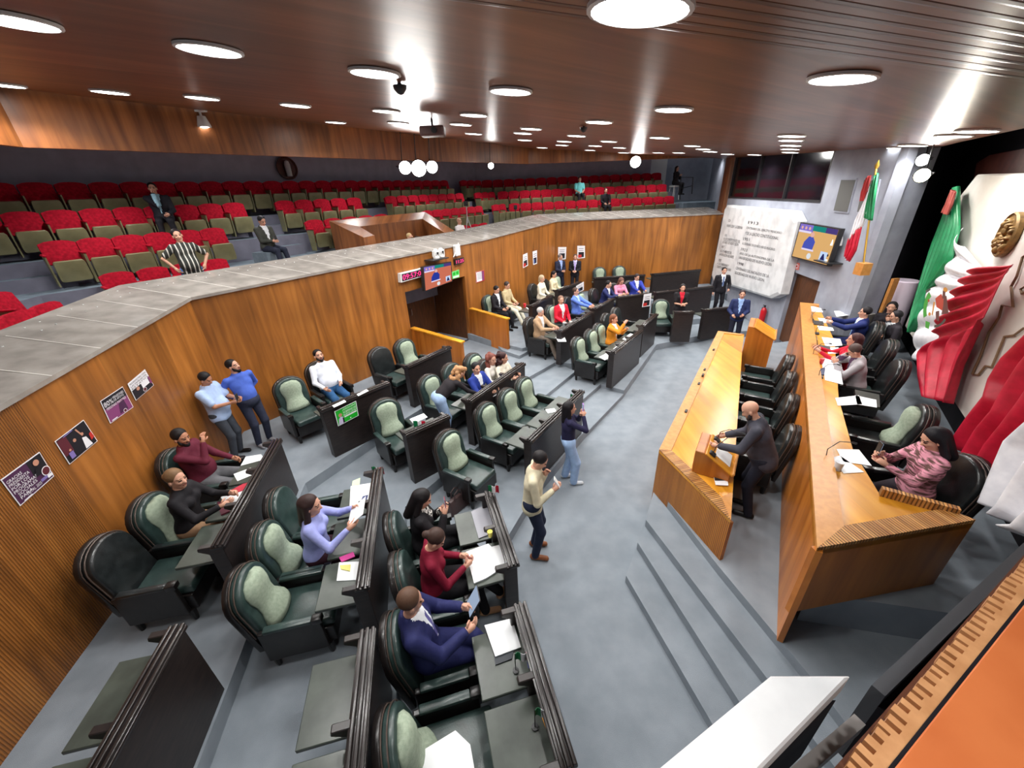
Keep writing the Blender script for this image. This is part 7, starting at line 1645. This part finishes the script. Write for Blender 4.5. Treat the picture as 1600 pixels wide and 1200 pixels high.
sheet_px('notebook', 'navy notebook beside the papers of the man in grey', 'notebook', [(1277, 578), (1289, 576), (1287, 587), (1275, 587)], rz_, cm('nb_navy', 38, 48, 84), .02)
for k, (x, y) in enumerate(((1293, 716), (1281, 590), (1272, 556), (1276, 522), (1268, 500))):
    q = at(x, y, rz_); t = thing('microphone', 'black gooseneck microphone on the rostrum, ' + ('nearest one beside the glass', 'one beside the navy notebook', 'one beside the open papers', 'one before the woman in red', 'farthest one')[k], 'microphone', q, face((-rn_.x, -rn_.y)))
    m_ = MB(); m_.box(-.05, .05, -.04, .04, 0, .03); m_.build('base', M['black_plastic'], t, bevel=.008, seg=1)
    MB().tube([(0, .02, .03), (0, .03, .12), (.02, -.05, .24), (.03, -.16, .26)], .005, 6).build('gooseneck', M['black_plastic'], t); MB().tube([(.03, -.16, .26), (.03, -.2, .255)], .012, 8).build('capsule', M['black_plastic'], t)
cup(1308, 734, rz_, 'clear drinking glass on the near papers of the rostrum', (196, 200, 206), 1.1, 'glass', 'glass')
cup(1283, 568, rz_, 'red-labelled bottle beside the papers on the rostrum', (206, 60, 70), .9, 'bottle', 'bottle')
for k, (x, y, rr_) in enumerate(((1287, 545, .2), (1278, 505, .1))):
    q = at(x, y, rz_); t = thing('laptop', 'open laptop on the rostrum before ' + ('the woman in red' if k == 0 else 'the navy-suited man'), 'laptop', q, face((-rn_.x, -rn_.y)))
    m_ = MB(); m_.box(-.16, .16, -.1, .1, 0, .015); m_.build('keyboard', cm('lap_grey', 70, 66, 64, .4), t); m_ = MB(); m_.box(-.16, .16, .09, .1, .01, .21, TR(0, .1, 0) @ Matrix.Rotation(-.3, 4, 'X') @ TR(0, -.1, 0)); m_.build('lid', cm('lap_grey', 70, 66, 64, .4), t)
# far corner behind the rostrum: side table, boards, pale column
q = at(1372, 470, ZP + .72); t = thing('side_table', 'cluttered side table with papers in the corner behind the rostrum', 'table', (q.x, q.y, ZP), .5)
m_ = MB(); m_.box(-.5, .5, -.3, .3, .68, .72); m_.build('top', M['white_plastic'], t)
for sx in (-1, 1):
    for sy in (-1, 1): MB().tube([(sx * .45, sy * .25, 0), (sx * .45, sy * .25, .68)], .02, 6).build('leg', M['black_plastic'], t)
q = Vector((q.x, q.y, ZP + .72)); c_ = thing('cardboard_box', 'red and white box on the cluttered side table', 'box', q, .4); MB().box(-.16, .0, -.1, .1, 0, .16).build('body', cm('box_red', 196, 90, 100), c_); MB().box(.01, .2, -.1, .1, 0, .12).build('side_box', M['white_plastic'], c_)
for (x, y, w__, zz, mt, nm, lb, cat) in ((1372, 450, .42, 1.0, cm('board_grey', 108, 104, 100), 'display_board', 'grey board leaning behind the side table', 'board'), (1386, 470, .16, 1.75, M['rim_wood'], 'timber_board', 'narrow upright timber board left of the pale column', 'board')):
    q = hit(x, y, (7.6, 8.2), (8.8, 8.6)); t = thing(nm, lb, cat, (q.x, q.y, ZP), .2); m_ = MB(); m_.box(-w__ / 2, w__ / 2, -.03, .03, 0, zz); m_.build('panel', mt, t)
q = hit(1404, 470, (7.6, 8.2), (8.8, 8.6)); t = thing('display_column', 'pale glossy cylinder standing behind the seated woman at the rostrum', 'column', (q.x, q.y, ZP)); MB().lathe([(.24, 0), (.24, 1.65), (.22, 1.67), (0, 1.67)], 24).build('drum', cm('col_pale', 214, 200, 214, .25), t, smooth=.6)
# camera tripods in the gallery
for (x, y, d_, lb) in ((731, 352, 2.2, 'camera on a tall tripod in the gallery beside the bald man'), (806, 342, 2.2, 'dark camera on a tripod at the gallery rail, right of the bald man')):
    h_ = ph(x, y, d_); t = thing('camera_tripod', lb, 'tripod', (h_.x, h_.y, 2.6)); H_ = 1.75 if x == 731 else 1.45
    for a_ in (0, 2.1, 4.2): MB().tube([(0, 0, H_ - .35), (.38 * math.cos(a_), .38 * math.sin(a_), 0)], .014, 6).build('leg', M['steel'] if x == 731 else M['black_plastic'], t)
    MB().tube([(0, 0, H_ - .6), (0, 0, H_)], .02, 6).build('column', M['steel'] if x == 731 else M['black_plastic'], t)
    m_ = MB(); m_.box(-.07, .07, -.16, .14, H_, H_ + .17); m_.tube([(0, -.16, H_ + .09), (0, -.28, H_ + .09)], .045, 10); m_.build('camera', M['black_plastic'], t)

sheet_px('side_shelf', 'dark pull-out shelf on the chair side of the rostrum under white pages', 'shelf', [(1334, 613), (1372, 621), (1373, 641), (1338, 636)], rz_ - .055, M['dark_wood'], .05)
